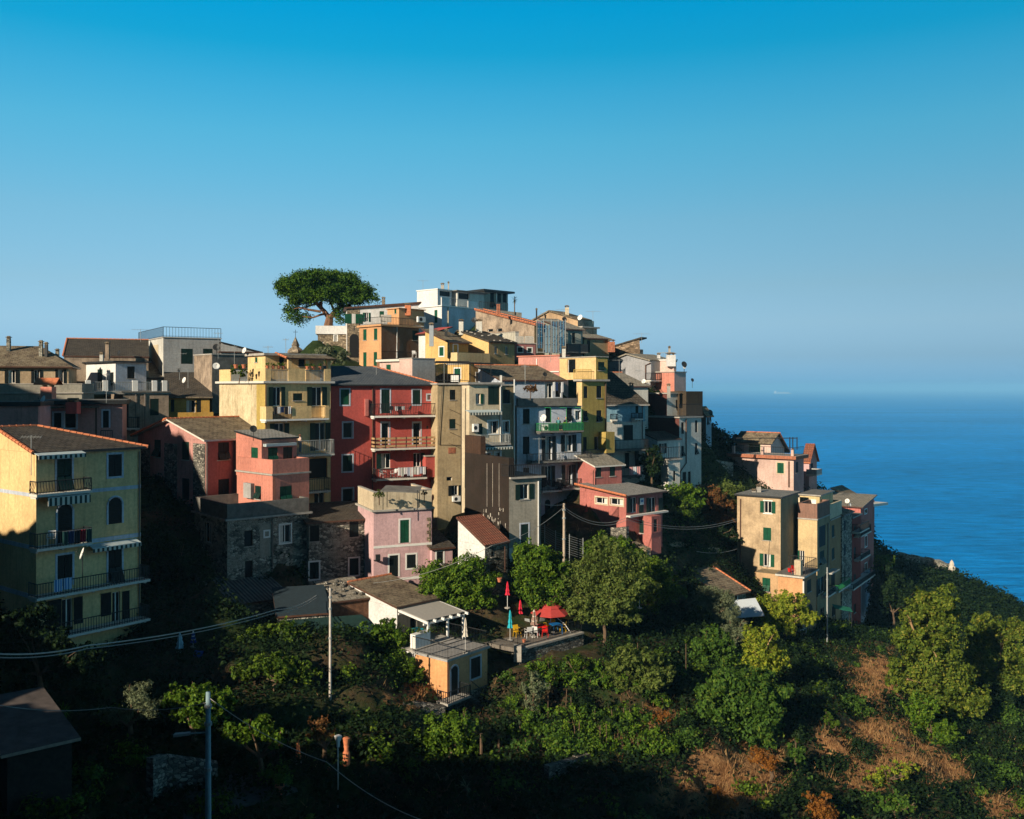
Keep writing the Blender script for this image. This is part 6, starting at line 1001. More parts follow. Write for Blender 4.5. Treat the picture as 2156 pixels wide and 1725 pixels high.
TR = [
 # name,label,lobes,mat,ls,D,kw
 ('laurel_tree', 'dense bright green rounded tree in front of the small red roofed cottage', [(930,1235,48,44),(985,1230,52,50),(960,1262,70,38),(915,1262,34,30)], 'citrus', .22, 73, {}),
 ('laurel_tree', 'tall dense bright green tree right of the raw cement house', [(1130,1180,42,38),(1150,1215,44,50),(1110,1215,36,42),(1135,1250,55,36)], 'citrus', .21, 74, {}),
 ('walnut_tree', 'broad loose olive green tree behind the cafe terrace', [(1240,1215,52,48),(1290,1185,55,44),(1330,1230,50,42),(1280,1262,62,38),(1215,1265,32,30),(1250,1292,46,26),(1305,1295,40,20)], 'walnut', .2, 73, dict(sparse=.2)),
 ('tree', 'dark green bushy tree with yellow tips right of the walnut tree', [(1380,1215,42,40),(1400,1245,34,34),(1350,1270,34,30)], 'orange', .2, 82, {}),
 ('tree', 'bright leafy tree top beside the veranda house roof', [(1275,1150,42,28),(1310,1170,38,30)], 'citrus', .2, 84, {}),
 ('laurel_tree', 'bright green round tree right of the veranda house', [(1420,1035,34,24),(1450,1055,32,26),(1400,1065,24,22),(1430,1090,36,26),(1410,1120,34,26)], 'citrus', .26, 106, {}),
 ('oleander_tree', 'reddish brown flowering oleander tree left of the tall tan house', [(1500,1065,36,34),(1510,1100,38,34),(1478,1085,24,30)], 'red', .24, 112, {}),
 ('tree', 'olive toned tree behind the reddish oleander', [(1535,1045,30,26),(1545,1075,22,40)], 'walnut', .22, 115, {}),
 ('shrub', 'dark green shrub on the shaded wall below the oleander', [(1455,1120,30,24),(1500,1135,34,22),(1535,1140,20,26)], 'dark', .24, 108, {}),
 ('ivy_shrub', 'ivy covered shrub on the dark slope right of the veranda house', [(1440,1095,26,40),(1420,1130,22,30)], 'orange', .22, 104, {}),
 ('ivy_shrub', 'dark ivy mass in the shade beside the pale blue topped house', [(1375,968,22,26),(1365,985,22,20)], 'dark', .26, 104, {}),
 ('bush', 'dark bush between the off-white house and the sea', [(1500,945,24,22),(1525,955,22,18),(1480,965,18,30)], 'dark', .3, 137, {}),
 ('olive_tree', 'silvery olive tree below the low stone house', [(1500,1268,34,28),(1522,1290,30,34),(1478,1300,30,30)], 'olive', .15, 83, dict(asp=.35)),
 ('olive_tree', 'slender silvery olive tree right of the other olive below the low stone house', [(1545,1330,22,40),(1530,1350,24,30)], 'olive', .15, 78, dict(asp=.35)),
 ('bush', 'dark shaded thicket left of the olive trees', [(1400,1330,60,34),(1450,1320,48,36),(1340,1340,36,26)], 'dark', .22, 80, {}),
 ('persimmon_tree', 'yellow green tree in front of the orange annex', [(1620,1285,36,26),(1660,1275,38,26),(1695,1298,26,20),(1640,1310,44,24)], 'yellow', .22, 93, {}),
 ('fig_tree', 'leafy green fig tree in the middle right garden', [(1500,1360,36,34),(1530,1395,40,40),(1480,1400,34,32)], 'fig', .24, 72, {}),
 ('fig_tree', 'pale branched fig tree with yellowing leaves at right of centre', [(1600,1360,36,38),(1610,1400,40,36),(1580,1335,24,22),(1635,1395,24,24)], 'yellow', .18, 70, dict(sparse=.45, bark=WOODP)),
 ('fig_tree', 'largest dark green fig tree in the lower right garden', [(1545,1460,60,50),(1600,1480,52,58),(1520,1500,48,50),(1570,1530,68,46),(1610,1545,44,34)], 'fig', .25, 62, {}),
 ('fruit_tree', 'olive green fruit tree on the garden terrace below the cafe', [(1330,1400,48,34),(1370,1420,46,34),(1300,1430,40,30),(1340,1450,50,28)], 'walnut', .19, 64, {}),
 ('fruit_tree', 'small tree with pale leaves at left of the vineyard', [(1130,1450,26,26),(1120,1475,24,24)], 'olive', .19, 61, {}),
 ('fruit_tree', 'small leafy tree under the cafe retaining wall', [(1215,1395,24,24),(1225,1420,26,22)], 'orange', .19, 65, {}),
 ('tree_of_heaven', 'tall yellow green tree with bare pale trunks at the far right', [(1935,1290,34,34),(1975,1270,40,38),(1990,1330,52,40),(1930,1350,44,40),(1965,1400,62,40),(2010,1420,48,44),(1930,1440,50,36),(1985,1480,50,40),(2040,1480,40,40),(1890,1400,22,24)], 'ail', .26, 78, dict(bark=WOODP, sparse=.15, limbs=9, trunk=.2)),
 ('tree_of_heaven', 'second yellow green tree behind the tallest one at the right edge', [(2085,1330,40,34),(2120,1370,40,44),(2060,1380,40,40),(2110,1430,52,50),(2140,1330,26,24),(2060,1450,40,44)], 'ail', .26, 90, dict(limbs=8)),
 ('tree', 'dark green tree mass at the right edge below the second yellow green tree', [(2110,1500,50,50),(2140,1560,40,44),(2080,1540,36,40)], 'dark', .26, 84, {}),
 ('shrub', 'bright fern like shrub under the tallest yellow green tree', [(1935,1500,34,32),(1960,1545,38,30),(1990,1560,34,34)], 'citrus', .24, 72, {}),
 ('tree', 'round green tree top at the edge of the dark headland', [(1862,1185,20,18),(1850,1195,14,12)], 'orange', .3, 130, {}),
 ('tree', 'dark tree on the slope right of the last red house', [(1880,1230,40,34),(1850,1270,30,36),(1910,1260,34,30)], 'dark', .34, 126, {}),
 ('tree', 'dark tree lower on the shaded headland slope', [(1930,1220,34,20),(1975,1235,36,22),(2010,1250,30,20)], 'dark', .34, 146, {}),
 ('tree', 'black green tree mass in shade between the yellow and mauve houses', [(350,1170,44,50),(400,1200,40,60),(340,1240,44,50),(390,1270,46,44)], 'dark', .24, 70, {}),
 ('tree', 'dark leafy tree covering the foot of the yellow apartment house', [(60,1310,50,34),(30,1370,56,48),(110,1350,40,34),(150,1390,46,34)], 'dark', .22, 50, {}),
 ('orange_tree', 'broad dark orange tree in shade left of the lamp pole', [(560,1360,56,40),(620,1350,50,36),(510,1400,50,40),(590,1400,62,42),(650,1385,36,36)], 'orange', .2, 63, {}),
 ('orange_tree', 'lower dark orange tree in front of the broad one left of the lamp pole', [(560,1400,40,24),(600,1412,44,24),(640,1425,30,18),(520,1415,30,22)], 'orange', .2, 57, {}),
 ('orange_tree', 'bright lemon tree right of the lamp pole beside the white cottage', [(770,1345,40,30),(820,1340,44,32),(850,1370,32,34),(800,1375,44,30)], 'citrus', .2, 66, {}),
 ('lemon_tree', 'lit lemon tree hanging over the hut wall', [(830,1400,38,34),(850,1430,34,26),(805,1425,30,24)], 'citrus', .2, 63.5, {}),
 ('lemon_tree', 'small lemon tree right beside the tall lamp pole', [(655,1420,30,24),(630,1435,24,20)], 'orange', .19, 59.5, {}),
 ('olive_tree', 'sunlit silvery olive tree in the lower left garden', [(290,1470,30,30),(320,1490,26,26),(240,1508,36,18),(265,1505,30,20)], 'olive', .13, 49, dict(asp=.35)),
 ('lemon_tree', 'sunlit lemon tree behind the street lamp pole', [(370,1475,34,30),(410,1465,40,28),(450,1480,38,30),(420,1505,46,26)], 'citrus', .18, 50, {}),
 ('lemon_tree', 'low sunlit lemon tree right of the street lamp pole', [(510,1540,36,22),(550,1530,34,24),(580,1555,24,18)], 'citrus', .18, 48, {}),
 ('lemon_tree', 'lemon tree in front of the orange hut stairs', [(930,1545,40,36),(975,1530,34,34),(905,1580,34,26),(960,1575,36,24)], 'citrus', .19, 55, {}),
 ('shrub', 'upright shrub with pinkish seed heads by the garden path', [(675,1525,22,22),(675,1545,24,18)], 'red', .15, 51, {}),
 ('bush', 'dark bush in the shaded bottom garden left of centre', [(900,1640,34,24),(950,1655,30,20)], 'dark', .2, 50, {}),
 ('bush', 'shaded bush at the bottom centre of the garden', [(1080,1690,44,20),(1150,1700,30,18)], 'dark', .2, 48, {}),
 ('bush', 'round green bush half way down the shaded bottom slope', [(1270,1685,24,16)], 'orange', .2, 50, {}),
 ('shrub', 'rust coloured round shrub at the top of the dry path', [(1390,1512,17,15)], 'rust', .12, 61, {}),
 ('shrub', 'rust orange shrub below the largest fig tree', [(1605,1595,24,20),(1620,1610,20,16)], 'rust', .13, 56, {}),
 ('shrub', 'large rusty orange round shrub at the bottom edge', [(1525,1690,28,24),(1505,1700,20,20)], 'rust', .13, 51, {}),
 ('shrub', 'rusty orange dome shrub at the bottom right of centre', [(1727,1700,34,26),(1745,1715,22,18)], 'rust', .13, 52, {}),
 ('shrub', 'green shrub left of the dry hollow at lower right', [(1680,1585,20,26),(1675,1600,16,20)], 'fig', .18, 59, {}),
 ('shrub', 'green shrub at the upper end of the dry slope', [(1790,1480,28,20),(1810,1500,26,22)], 'fig', .2, 72, {}),
 ('shrub', 'leafy shrub in the dry grass at the bottom right corner', [(2080,1660,34,26),(2110,1690,34,26)], 'citrus', .2, 66, {}),
 ('shrub', 'spreading green shrub at the bottom edge right of the dome shrub', [(1870,1700,34,20),(1900,1690,28,22)], 'fig', .2, 55, {}),
 ('shrub', 'yellow green shrub on the dry slope under the tall trees', [(1850,1640,34,18),(1900,1625,30,20)], 'yellow', .17, 60, dict(sparse=.3)),
 ('shrub', 'small shrub beside the dry grass at right centre', [(1760,1560,20,16),(1745,1520,18,18)], 'orange', .2, 66, {}),
 ('olive_tree', 'grey green olive below the low tan stone house near the pine', [(690,745,26,16),(715,755,20,16),(672,740,18,10)], 'olive', .3, 112, dict(asp=.4)),
]
for nm, lb, lobes, lm, ls, D, kw in TR:
    tree(nm, lb, 'tree' if 'tree' in nm else 'shrub', lobes, lm, ls, D=D, **kw)
tree('climbing_plant', 'green plants trailing over the left wall of the lemon yellow roof terrace', 'plant', [(470, 530, 30, 45), (500, 480, 50, 25), (560, 540, 45, 45), (580, 470, 30, 18)], 'orange', .18, D=85, fr='C', base=YB.zt-1, trunk=.04, limbs=2)
tree('potted_shrub', 'red flowering potted plants on the cool white roof terrace', 'plant', [(1590, 700, 50, 40), (1630, 690, 35, 35), (1545, 690, 25, 25)], 'red', .16, D=93, fr='E', base=BW.zt+.1, trunk=.04, limbs=3)
tree('potted_shrub', 'bushy green plant on the cream walled pink house terrace', 'plant', [(60, 250, 60, 40)], 'walnut', .14, D=75, fr='F', base=PT.zt+.2, trunk=.04, limbs=3)
tree('potted_shrub', 'dry brown plant at the right of the cream walled terrace', 'plant', [(515, 235, 30, 30)], 'red', .12, D=75, fr='F', base=PT.zt+.2, trunk=.03, limbs=3, sparse=.4)
tree('potted_palm', 'dark potted palm on the hilltop terrace against the sky', 'plant', [(1155, 390, 22, 35), (1145, 455, 24, 20)], 'dark', .5, D=132, fr='J', base=gh(5, 132), trunk=.12, limbs=2) if 0 else None
# spiky plants
def yucca(label, fr, x, y, D, r, z0=None, lm='citrus', n_=70, cat='plant', name='yucca_plant'):
    p = at(fr, x, y, D); zb = p.z-r*1.0 if z0 is None else z0; root = thing(name, label, cat, (p.x, p.y, zb)); u = unit(n_); u[:, 2] = u[:, 2]*.8+.25; V = []; c = np.array([0, 0, p.z-zb])
    for d in u: 
        d = d/np.linalg.norm(d); a = np.cross(d, [0, 0, 1.]); a /= np.linalg.norm(a)+1e-6; L = r*(.75+.4*rng.random()); w_ = r*.045; V += [c-a*w_*.6+d*.05, c+d*L*.5-a*w_, c+d*L*.97-np.array([0, 0, r*.12]), c+d*L*.5+a*w_]
    V = np.array(V); fast_mesh('leaves', V, np.arange(len(V)).reshape(-1, 4), LM[lm], root); MB().tube([(0, 0, -.5), (0, 0, p.z-zb)], .09, 6).build('trunk', BARK, root, (0, 0, 0)); return root
yucca('spiky sunlit yucca in the lower left garden', 'M', 515, 900, 47, .62); yucca('dark spiky yucca right of the lemon tree', 'N', 1950, 1080, 55, .7, lm='dark'); yucca('second dark yucca near the vineyard edge', 'N', 2090, 1090, 56, .65, lm='dark'); yucca('blue grey agave with broad leaves in the bottom shade', 'N', 1830, 1510, 50, .7, lm='olive', n_=22, name='agave_plant')
yucca('dark potted palm silhouetted on the hilltop terrace', 'J', 1158, 385, 141, .75, at('J', 1150, 505, 141).z, 'dark', 60, name='potted_palm')
# vines on the garden terrace: rows of low plants, with stakes
vg = 'low vines planted on the sunny garden terrace'
k = 0
for row in range(5):
    for i in range(9):
        x = 1085+i*38+row*7+rng.normal()*8; y = 1440+row*30-(i*4)+rng.normal()*6; D = 66-row*2.6; p = W3(x, y, D); g = gh(p.x, p.y)
        if x > 1395: continue
        root = thing('vine_plant', 'low green vine on the sunny garden terrace below the cafe', 'vine', (p.x, p.y, g), vg); Lb = [(0, 0, .55+.2*rng.random(), .9, .75, .5), (.5*rng.normal(), .2, .4, .6, .6, .4)]; P, N = crown_pts(Lb, .19, 1.5, .5); P[:, 2] = np.maximum(P[:, 2], .03)
        V, Fq = quads(P, N, .19*(.7+.6*rng.random(len(P)))); fast_mesh('foliage', V, Fq, LM['citrus' if k % 3 else 'fig'], root); MB().tube([(0, 0, -.3), (.05, 0, .5), (0, 0, .9)], .03, 5).build('stem', BARK, root, (0, 0, 0)); k += 1
sg = 'wooden stakes standing among the vines'
for i, (x, y, h_) in enumerate([(550,790,150),(660,940,190),(790,1040,230),(855,690,160),(735,590,100),(1500,540,90),(1665,380,100),(1270,370,90),(1320,850,110),(1060,1320,190),(970,1030,70),(1590,570,50),(740,800,70),(690,740,60),(1165,890,70),(1025,1020,70),(410,890,90),(160,1290,120)]):
    X, Y = dp('O', x, y+h_/2); D = 66 if y < 700 else (61 if y < 1000 else 56); p = W3(X, Y, D); hh = .75*h_/2.156*K8/F*D; o_ = thing('vine_stake', 'weathered wooden stake standing among the garden vines', 'stake', (p.x, p.y, p.z), sg); MB().tube([(0, 0, -1.2), (rng.normal()*.06, 0, hh)], .028, 5).build('stake', BARK, o_, (0, 0, 0))
# undergrowth and dry grass
def scatter(n_, xr, yr, keep):
    X = rng.uniform(*xr, n_); Y = rng.uniform(*yr, n_); m_ = (np.abs(X) < Y*.6+2) & keep(X, Y); return X[m_], Y[m_]
def val(X, Y, s=.12): return np.sin(X*s*2.1+1.3*np.sin(Y*s*1.7))*np.cos(Y*s*2.4+np.sin(X*s*1.3))
def leafscatter(name, X, Y, Z, lm, per, spread, size, hgt):
    P = np.repeat(np.stack([X, Y, Z], 1), per, 0); sc_ = np.repeat(.5+.9*rng.random(len(X)), per); u_ = rng.normal(size=P.shape)*np.array([spread, spread, 0])*sc_[:, None]; r_ = np.sqrt(u_[:, 0]**2+u_[:, 1]**2)/(spread*1.6*sc_)
    P = P+u_; P[:, 2] += hgt*sc_*np.sqrt(np.clip(1.1-r_**2, .02, 1))*rng.random(len(P))**.5; N = rng.normal(size=P.shape)*.6+np.array([0, 0, .8]); N /= np.linalg.norm(N, axis=1, keepdims=True)
    V, Fq = quads(P, N, size*(.6+.7*rng.random(len(P)))); return tag(fast_mesh(name, V, Fq, LM[lm]), kind='stuff')
cafe = lambda x, y: (np.abs(x-2.5) < 4.4) & (np.abs(y-70.8) < 4.6)
X, Y = scatter(90000, (-60, 110), (36, 130), lambda x, y: ~cafe(x, y) & ~((y > 84) & (x < 14))); Z = terr(X, Y); d_ = dryness(X, Y, Z); k_ = rng.random(len(X)) > d_*1.05; leafscatter('undergrowth', X[k_], Y[k_], Z[k_], 'dark', 8, .42, .3, .6)
X, Y = scatter(1500, (-55, 85), (40, 110), lambda x, y: ~((np.abs(x-2.5) < 6) & (np.abs(y-70) < 6)) & ~((y > 80) & (x < 16)) & ~((np.abs(x+3) < 4) & (np.abs(y-61) < 4)) & ~((y > 55) & (y < 76) & (x < -12) & (x > -36))); Z = terr(X, Y); k_ = rng.random(len(X)) > dryness(X, Y, Z)*.9; X, Y, Z = X[k_], Y[k_], Z[k_]
for nm_, lm_, sel in (('bramble_thicket', 'orange', rng.random(len(X)) < .33), ('scrub', 'fig', None), ('dark_scrub', 'dark', None)):
    if nm_ == 'bramble_thicket': s1 = sel; ix = s1
    elif nm_ == 'scrub': s2 = ~s1 & (rng.random(len(X)) < .35); ix = s2
    else: ix = ~s1 & ~s2
    LB_ = [(x, y, z+.2, r, r*(.8+.4*rng.random()), r*(.6+.5*rng.random())) for x, y, z, r in zip(X[ix], Y[ix], Z[ix], .35+.75*rng.random(ix.sum())**1.5)]
    P, N = crown_pts(LB_, .2, 3.2, .5, 12); V, Fq = quads(P, N, .21*(.7+.6*rng.random(len(P)))); tag(fast_mesh(nm_, V, Fq, LM[lm_]), kind='stuff')
X, Y = scatter(12000, (-40, 90), (38, 110), lambda x, y: ~cafe(x, y) & ~((y > 84) & (x < 14)) & (val(x, y, .3) > .1) & (x > -12) & (y > 50)); Z = terr(X, Y); d_ = dryness(X, Y, Z); k_ = rng.random(len(X)) > d_*.8; leafscatter('weeds', X[k_], Y[k_], Z[k_], 'fig', 9, .3, .2, .7)
X, Y = scatter(22000, (20, 110), (128, 200), lambda x, y: x > 0); Z = terr(X, Y); leafscatter('coastal_scrub', X, Y, Z, 'dark', 8, .7, .5, 1.5)
X, Y = scatter(120000, (-12, 80), (38, 100), lambda x, y: ~cafe(x, y)); Z = terr(X, Y); d_ = dryness(X, Y, Z); k_ = rng.random(len(X)) < d_+.02; X, Y, Z = X[k_], Y[k_], Z[k_]; n_ = len(X); per = 4
B = np.repeat(np.stack([X, Y, Z-.05], 1), per, 0)+rng.normal(size=(n_*per, 3))*np.array([.12, .12, 0]); H = (.1+.42*rng.random(n_*per)**2)*(.4+1.0*np.repeat(np.clip(val(X, Y, .9)+.5, .1, 1.3), per)); tip = B+np.stack([rng.normal(size=n_*per)*.45*H, rng.normal(size=n_*per)*.45*H, H], 1); sd_ = unit(n_*per)*np.array([1, 1, 0])*.022
V = np.stack([B-sd_, B+sd_, tip], 1).reshape(-1, 3); tag(fast_mesh('dry_grass', V, np.arange(len(V)).reshape(-1, 3), LM['straw']), kind='stuff')
# ================================================================== terraces, walls
def on(fr, x, y, z):
    X, Y = dp(fr, x, y); return W3(X, Y, -z*F/(Y-EYE))
TZ = -19.2
a = on('O', 250, 345, TZ); b = on('O', 320, 398, TZ); c = on('O', 835, 262, TZ)
dr = (c-b).normalized(); bk = Vector((-dr.y, dr.x, 0)); wl_ = thing('retaining_wall', 'rough stone retaining wall with a pale coping in front of the cafe terrace', 'wall', (b.x, b.y, TZ-1.6))
m = MB().para(b-UP*3, dr*(c-b).length, bk*.35, UP*2.9); m.para(b-UP*3, (a-b), Vector((.2, .3, 0)), UP*2.9); m.build('wall', ST_GREY, wl_, wl_.location)
m = MB().para(b-UP*.1-bk*.1, dr*((c-b).length), bk*.5, UP*.14); m.box(b.x-.15, b.y+.1, TZ-.9, .55, .55, 1.15); m.build('coping', CONC, wl_, wl_.location)
m = MB(); m.slab([b+bk*.36-UP*.02, c+bk*.36-UP*.02, c+bk*6.5-UP*.02, b+bk*6.5-dr*1.5-UP*.02], .3); tag(m.build('paved_terrace', plain('terrace_paving', (.17, .15, .13), .9, .35, 1.5)), kind='structure')
fn = thing('railing', 'thin grey iron railing along the front edge of the cafe terrace', 'railing', (b.x, b.y, TZ)); YH.railmesh([b+bk*.2+UP*.04, c+bk*.2+UP*.04], .95, .16, .008).build('railing_bars', IRON, fn, fn.location)
def wall(label, P, h_, th, mt, cat='wall', name='garden_wall', drop=2.5):
    P = [Vector(p) for p in P]; root = thing(name, label, cat, tuple(P[0])); m = MB()
    for p, q in zip(P[:-1], P[1:]):
        d = q-p; nn = Vector((-d.y, d.x, 0)).normalized()*th; k = max(1, int(d.length/1.2))
        for i in range(k):
            s_, e_ = p+d*(i/k), p+d*((i+1)/k); j = rng.normal()*.06; m.slab([s_+UP*(h_+j), e_+UP*(h_+j), e_+nn+UP*(h_+j), s_+nn+UP*(h_+j)], h_+drop)
    m.build('wall', mt, root, root.location); return root
def gpos(fr, x, y, D): p = at(fr, x, y, D); return p
wall('dark stone terrace wall under the veranda house', [at('H', 560, 640, 90), at('H', 940, 600, 87)], .2, .4, ST_GREY, drop=5)
wall('tan stone garden pillar wall at the foot of the veranda house steps', [at('H', 1000, 760, 86), at('H', 1150, 830, 84.5)], .2, .5, ST_TAN, drop=4)
wall('stone wall with a brownish vine covered face above the low stone house', [at('H', 1370, 820, 94), at('H', 1500, 800, 97), at('H', 1880, 850, 101)], .6, .5, ST_TAN, drop=7)
wall('dark ruined stone wall with an arch beside the off-white house', [at('K', 245, 480, 119), at('K', 400, 450, 121), at('K', 520, 500, 122), at('K', 672, 520, 123)], .6, .6, ST_DARK, drop=9)
wall('dark stone terrace wall at the bottom left of the dry path', [at('O', 560, 1350, 52), at('O', 900, 1260, 55)], .1, .4, ST_GREY, drop=3)
wall('shaded stone wall in the lower left garden', [at('M', 1240, 1210, 45), at('M', 1350, 1180, 46), at('M', 1760, 1240, 47)], -.5, .4, ST_GREY, drop=3)
wall('sunlit retaining wall below the orange hut', [at('N', 1200, 870, 59), at('N', 1440, 830, 60), at('N', 1660, 860, 61)], .0, .4, ST_GREY, drop=4)
wall('dark cliff edge wall on the seaward headland', [at('P', 1150, 95, 165), at('P', 1430, 150, 165), at('P', 1590, 230, 160)], 1.0, 1.0, ST_DARK, drop=6)
wall('dark block wall lower on the seaward headland', [at('P', 1690, 380, 150), at('P', 1815, 405, 150)], .8, 1.0, ST_DARK, drop=6)
# garden path structures at lower left
m = MB(); P = [at('M', 1480, 1640, 43), at('M', 2156, 1500, 46), at('N', 470, 1330, 48), at('N', 300, 1290, 49), at('M', 1500, 1450, 48)]; m.slab([Vector((p.x, p.y, gh(p.x, p.y)+.15)) for p in P], .2); tag(m.build('path', plain('path_concrete', (.07, .07, .068), .95, .4, 1.2)), kind='structure')
# ================================================================== poles and wires
def pole(label, fr, x, y0, y1, D, r, mt, lamp=None, name='utility_pole'):
    p1, p0 = at(fr, x, y0, D), at(fr, x, y1, D); root = thing(name, label, 'pole', tuple(p0)); m = MB(); m.tube([p0-UP*1.5, p0, p1], [r, r, r*.75], 8); k = m.build('pole', mt, root, p0, smooth=True); q = MB()
    for dz in (.5, 1.2, 3): q.tube([p1-UP*dz, p1-UP*(dz+.12)], r*1.25, 8)
    q.build('clamp_band', GREYRAIL, root, p0)
    if lamp:
        q = MB(); e = p1-UP*lamp[1]; q.tube([e, e+Vector((-lamp[0]*.7, 0, -.05))], .03, 6); q.build('arm', mt, root, p0); q = MB(); c = e+Vector((-lamp[0], 0, -.12)); q.slab([c+Vector((-.3, -.12, .06)), c+Vector((.32, -.08, .12)), c+Vector((.32, .08, .12)), c+Vector((-.3, .12, .06))], .1); q.build('lamp_head', GREYRAIL, root, p0)
    return p1
PB = plain('pale_blue_pole', (.20, .30, .34), .6, .15); pt1 = pole('tall pale blue street lamp pole with a side lamp at bottom left', 'M', 1683, 745, 1740, 37, .125, PB, (1.05, 1.6), 'street_lamp')
pt2 = pole('slim pale pole rising in front of the stone weighted shed', 'D', 1450, 1200, 2290, 57, .085, plain('pale_pole', (.46, .42, .38), .7, .2)); pt3 = pole('wooden utility pole standing beside the walnut tree', 'H', 310, 345, 940, 80, .13, plain('pole_wood', (.38, .31, .24), .9, .3)); pole('thin grey mast with a white antenna in front of the shaded row', 'L', 1622, 345, 1020, 97, .09, GREYRAIL)
pole('low white post with a sign box in the dark garden', 'N', 792, 1190, 1300, 48, .03, WHITE, name='garden_post')
def wire(label, pts, r=.018, sag=.4, n_=14, mt=None):
    P = []
    for p, q in zip(pts[:-1], pts[1:]):
        for i in range(n_): t = i/n_; P.append(Vector(p).lerp(Vector(q), t)-UP*sag*4*t*(1-t))
    P.append(Vector(pts[-1])); root = thing('overhead_cable', label, 'cable', tuple(P[0])); MB().tube(P, r, 5).build('cable', mt or plain('cable_grey', (.3, .3, .28), .6, .1), root, P[0]); return root
wire('upper thick cable crossing the lower left toward the shed roofs', [at('M', -300, 410, 34), at('M', 700, 370, 42), at('D', 900, 1420, 60), at('D', 1310, 1275, 68)], .03, .25, mt=plain('cable_pale', (.42, .4, .36), .6, .1)); wire('lower parallel cable crossing the lower left toward the shed roofs', [at('M', -300, 440, 34), at('M', 700, 395, 42), at('D', 900, 1450, 60), at('D', 1310, 1300, 68)], .022, .25)
wire('thin cable running from the left edge to the street lamp pole', [at('M', -100, 835, 34), at('M', 900, 868, 37), pt1-UP*.4], .015, .2); wire('thin pale cable falling from the street lamp pole to the bottom edge', [pt1-UP*.2, at('N', 700, 1310, 36), at('N', 1500, 1790, 34)], .016, .25, mt=plain('cable_pale', (.42, .4, .36), .6, .1))
wire('cable from the utility pole across the trees toward the cottage', [pt3-UP*.3, at('F', 1200, 770, 70), at('F', 0, 1150, 67)], .018, .5); wire('cable from the utility pole to the raw cement house corner', [pt3-UP*.1, at('F', 1690, 350, 76)], .016, .1); wire('cable from the utility pole across to the tall tan house', [pt3-UP*.3, at('H', 950, 485, 85), at('H', 2060, 500, 100)], .02, .9); wire('second lower cable from the utility pole to the tall tan house', [pt3-UP*.5, at('H', 950, 510, 85), at('H', 2060, 520, 100)], .02, .9)
wire('short sagging cable in front of the tan stone wall', [at('H', 1650, 830, 95), at('H', 2060, 805, 102)], .02, .3)
wf = thing('wire_fence', 'wire strand fence climbing the slope left of the utility pole', 'fence', tuple(at('H', 70, 760, 86))); m = MB(); fp = [at('H', x, y, D) for x, y, D in ((70, 760, 86), (115, 765, 85.5), (225, 830, 84), (365, 870, 83), (502, 915, 81))]
for p in fp: m.tube([p-UP*1, p+UP*1.9], .035, 5)
for p, q in zip(fp[:-1], fp[1:]):
    for k in range(9): m.tube([p+UP*(.1+.2*k), q+UP*(.1+.2*k)], .01, 3)
m.build('fence_wires', GREYRAIL, wf, wf.location)
wf = thing('railing', 'grey pipe railing beside the yellow green tree and orange annex', 'railing', tuple(at('L', 1160, 1110, 95))); m = MB(); fp = [at('L', 1140, 1130, 94), at('L', 1215, 1130, 95), at('L', 1315, 1080, 97), at('L', 1410, 1040, 99)]
for p in fp: m.tube([p-UP*.8, p+UP*.9], .08, 5)
for p, q in zip(fp[:-1], fp[1:]):
    for k in (.35, .85): m.tube([p+UP*k, q+UP*k], .045, 4)
m.build('railing_bars', GREYRAIL, wf, wf.location)
# ================================================================== scaffold with netting
sc = thing('scaffold', 'builders scaffold wrapped in translucent blue netting on the hilltop', 'scaffold', tuple(at('J', 1380, 920, 114))); m = MB(); net = bpy.data.materials.new('blue_net'); net.use_nodes = True; n, l, b_ = nodes(net); b_.inputs['Base Color'].default_value = (.02, .14, .28, 1); tp = n.new('ShaderNodeBsdfTransparent'); mx = n.new('ShaderNodeMixShader'); mx.inputs[0].default_value = .62; l.new(tp.outputs[0], mx.inputs[1]); l.new(b_.outputs[0], mx.inputs[2]); l.new(mx.outputs[0], n['Material Output'].inputs[0])
xs_ = [1385, 1450, 1530, 1600, 1672]
for x in xs_:
    for dd in (0, 1.2): m.tube([at('J', x, 930, 114+dd), at('J', x, 590, 114+dd)], .06, 5)
for y in (600, 680, 760, 840, 920):
    for dd in (0, 1.2): m.tube([at('J', 1385, y, 114+dd), at('J', 1672, y+8, 114+dd)], .05, 4)
for x0, x1, y0, y1 in ((1385, 1450, 760, 680), (1530, 1600, 840, 760), (1600, 1672, 680, 600)): m.tube([at('J', x0, y0, 114), at('J', x1, y1, 114)], .05, 4)
m.build('scaffold_tubes', GREYRAIL, sc, sc.location); m = MB()
for i, (x0, x1, y0, y1) in enumerate(((1385, 1448, 600, 880), (1450, 1530, 640, 925), (1530, 1600, 605, 925), (1600, 1672, 600, 930))):
    k = 5
    for j in range(k):
        xa, xb = x0+(x1-x0)*j/k, x0+(x1-x0)*(j+1)/k; da, db = 113.8+.25*(j % 2), 113.8+.25*((j+1) % 2); m.poly([at('J', xa, y1, da), at('J', xb, y1, db), at('J', xb, y0+(j % 3)*6, db), at('J', xa, y0+((j+2) % 3)*6, da)])
m.build('netting', net, sc, sc.location)
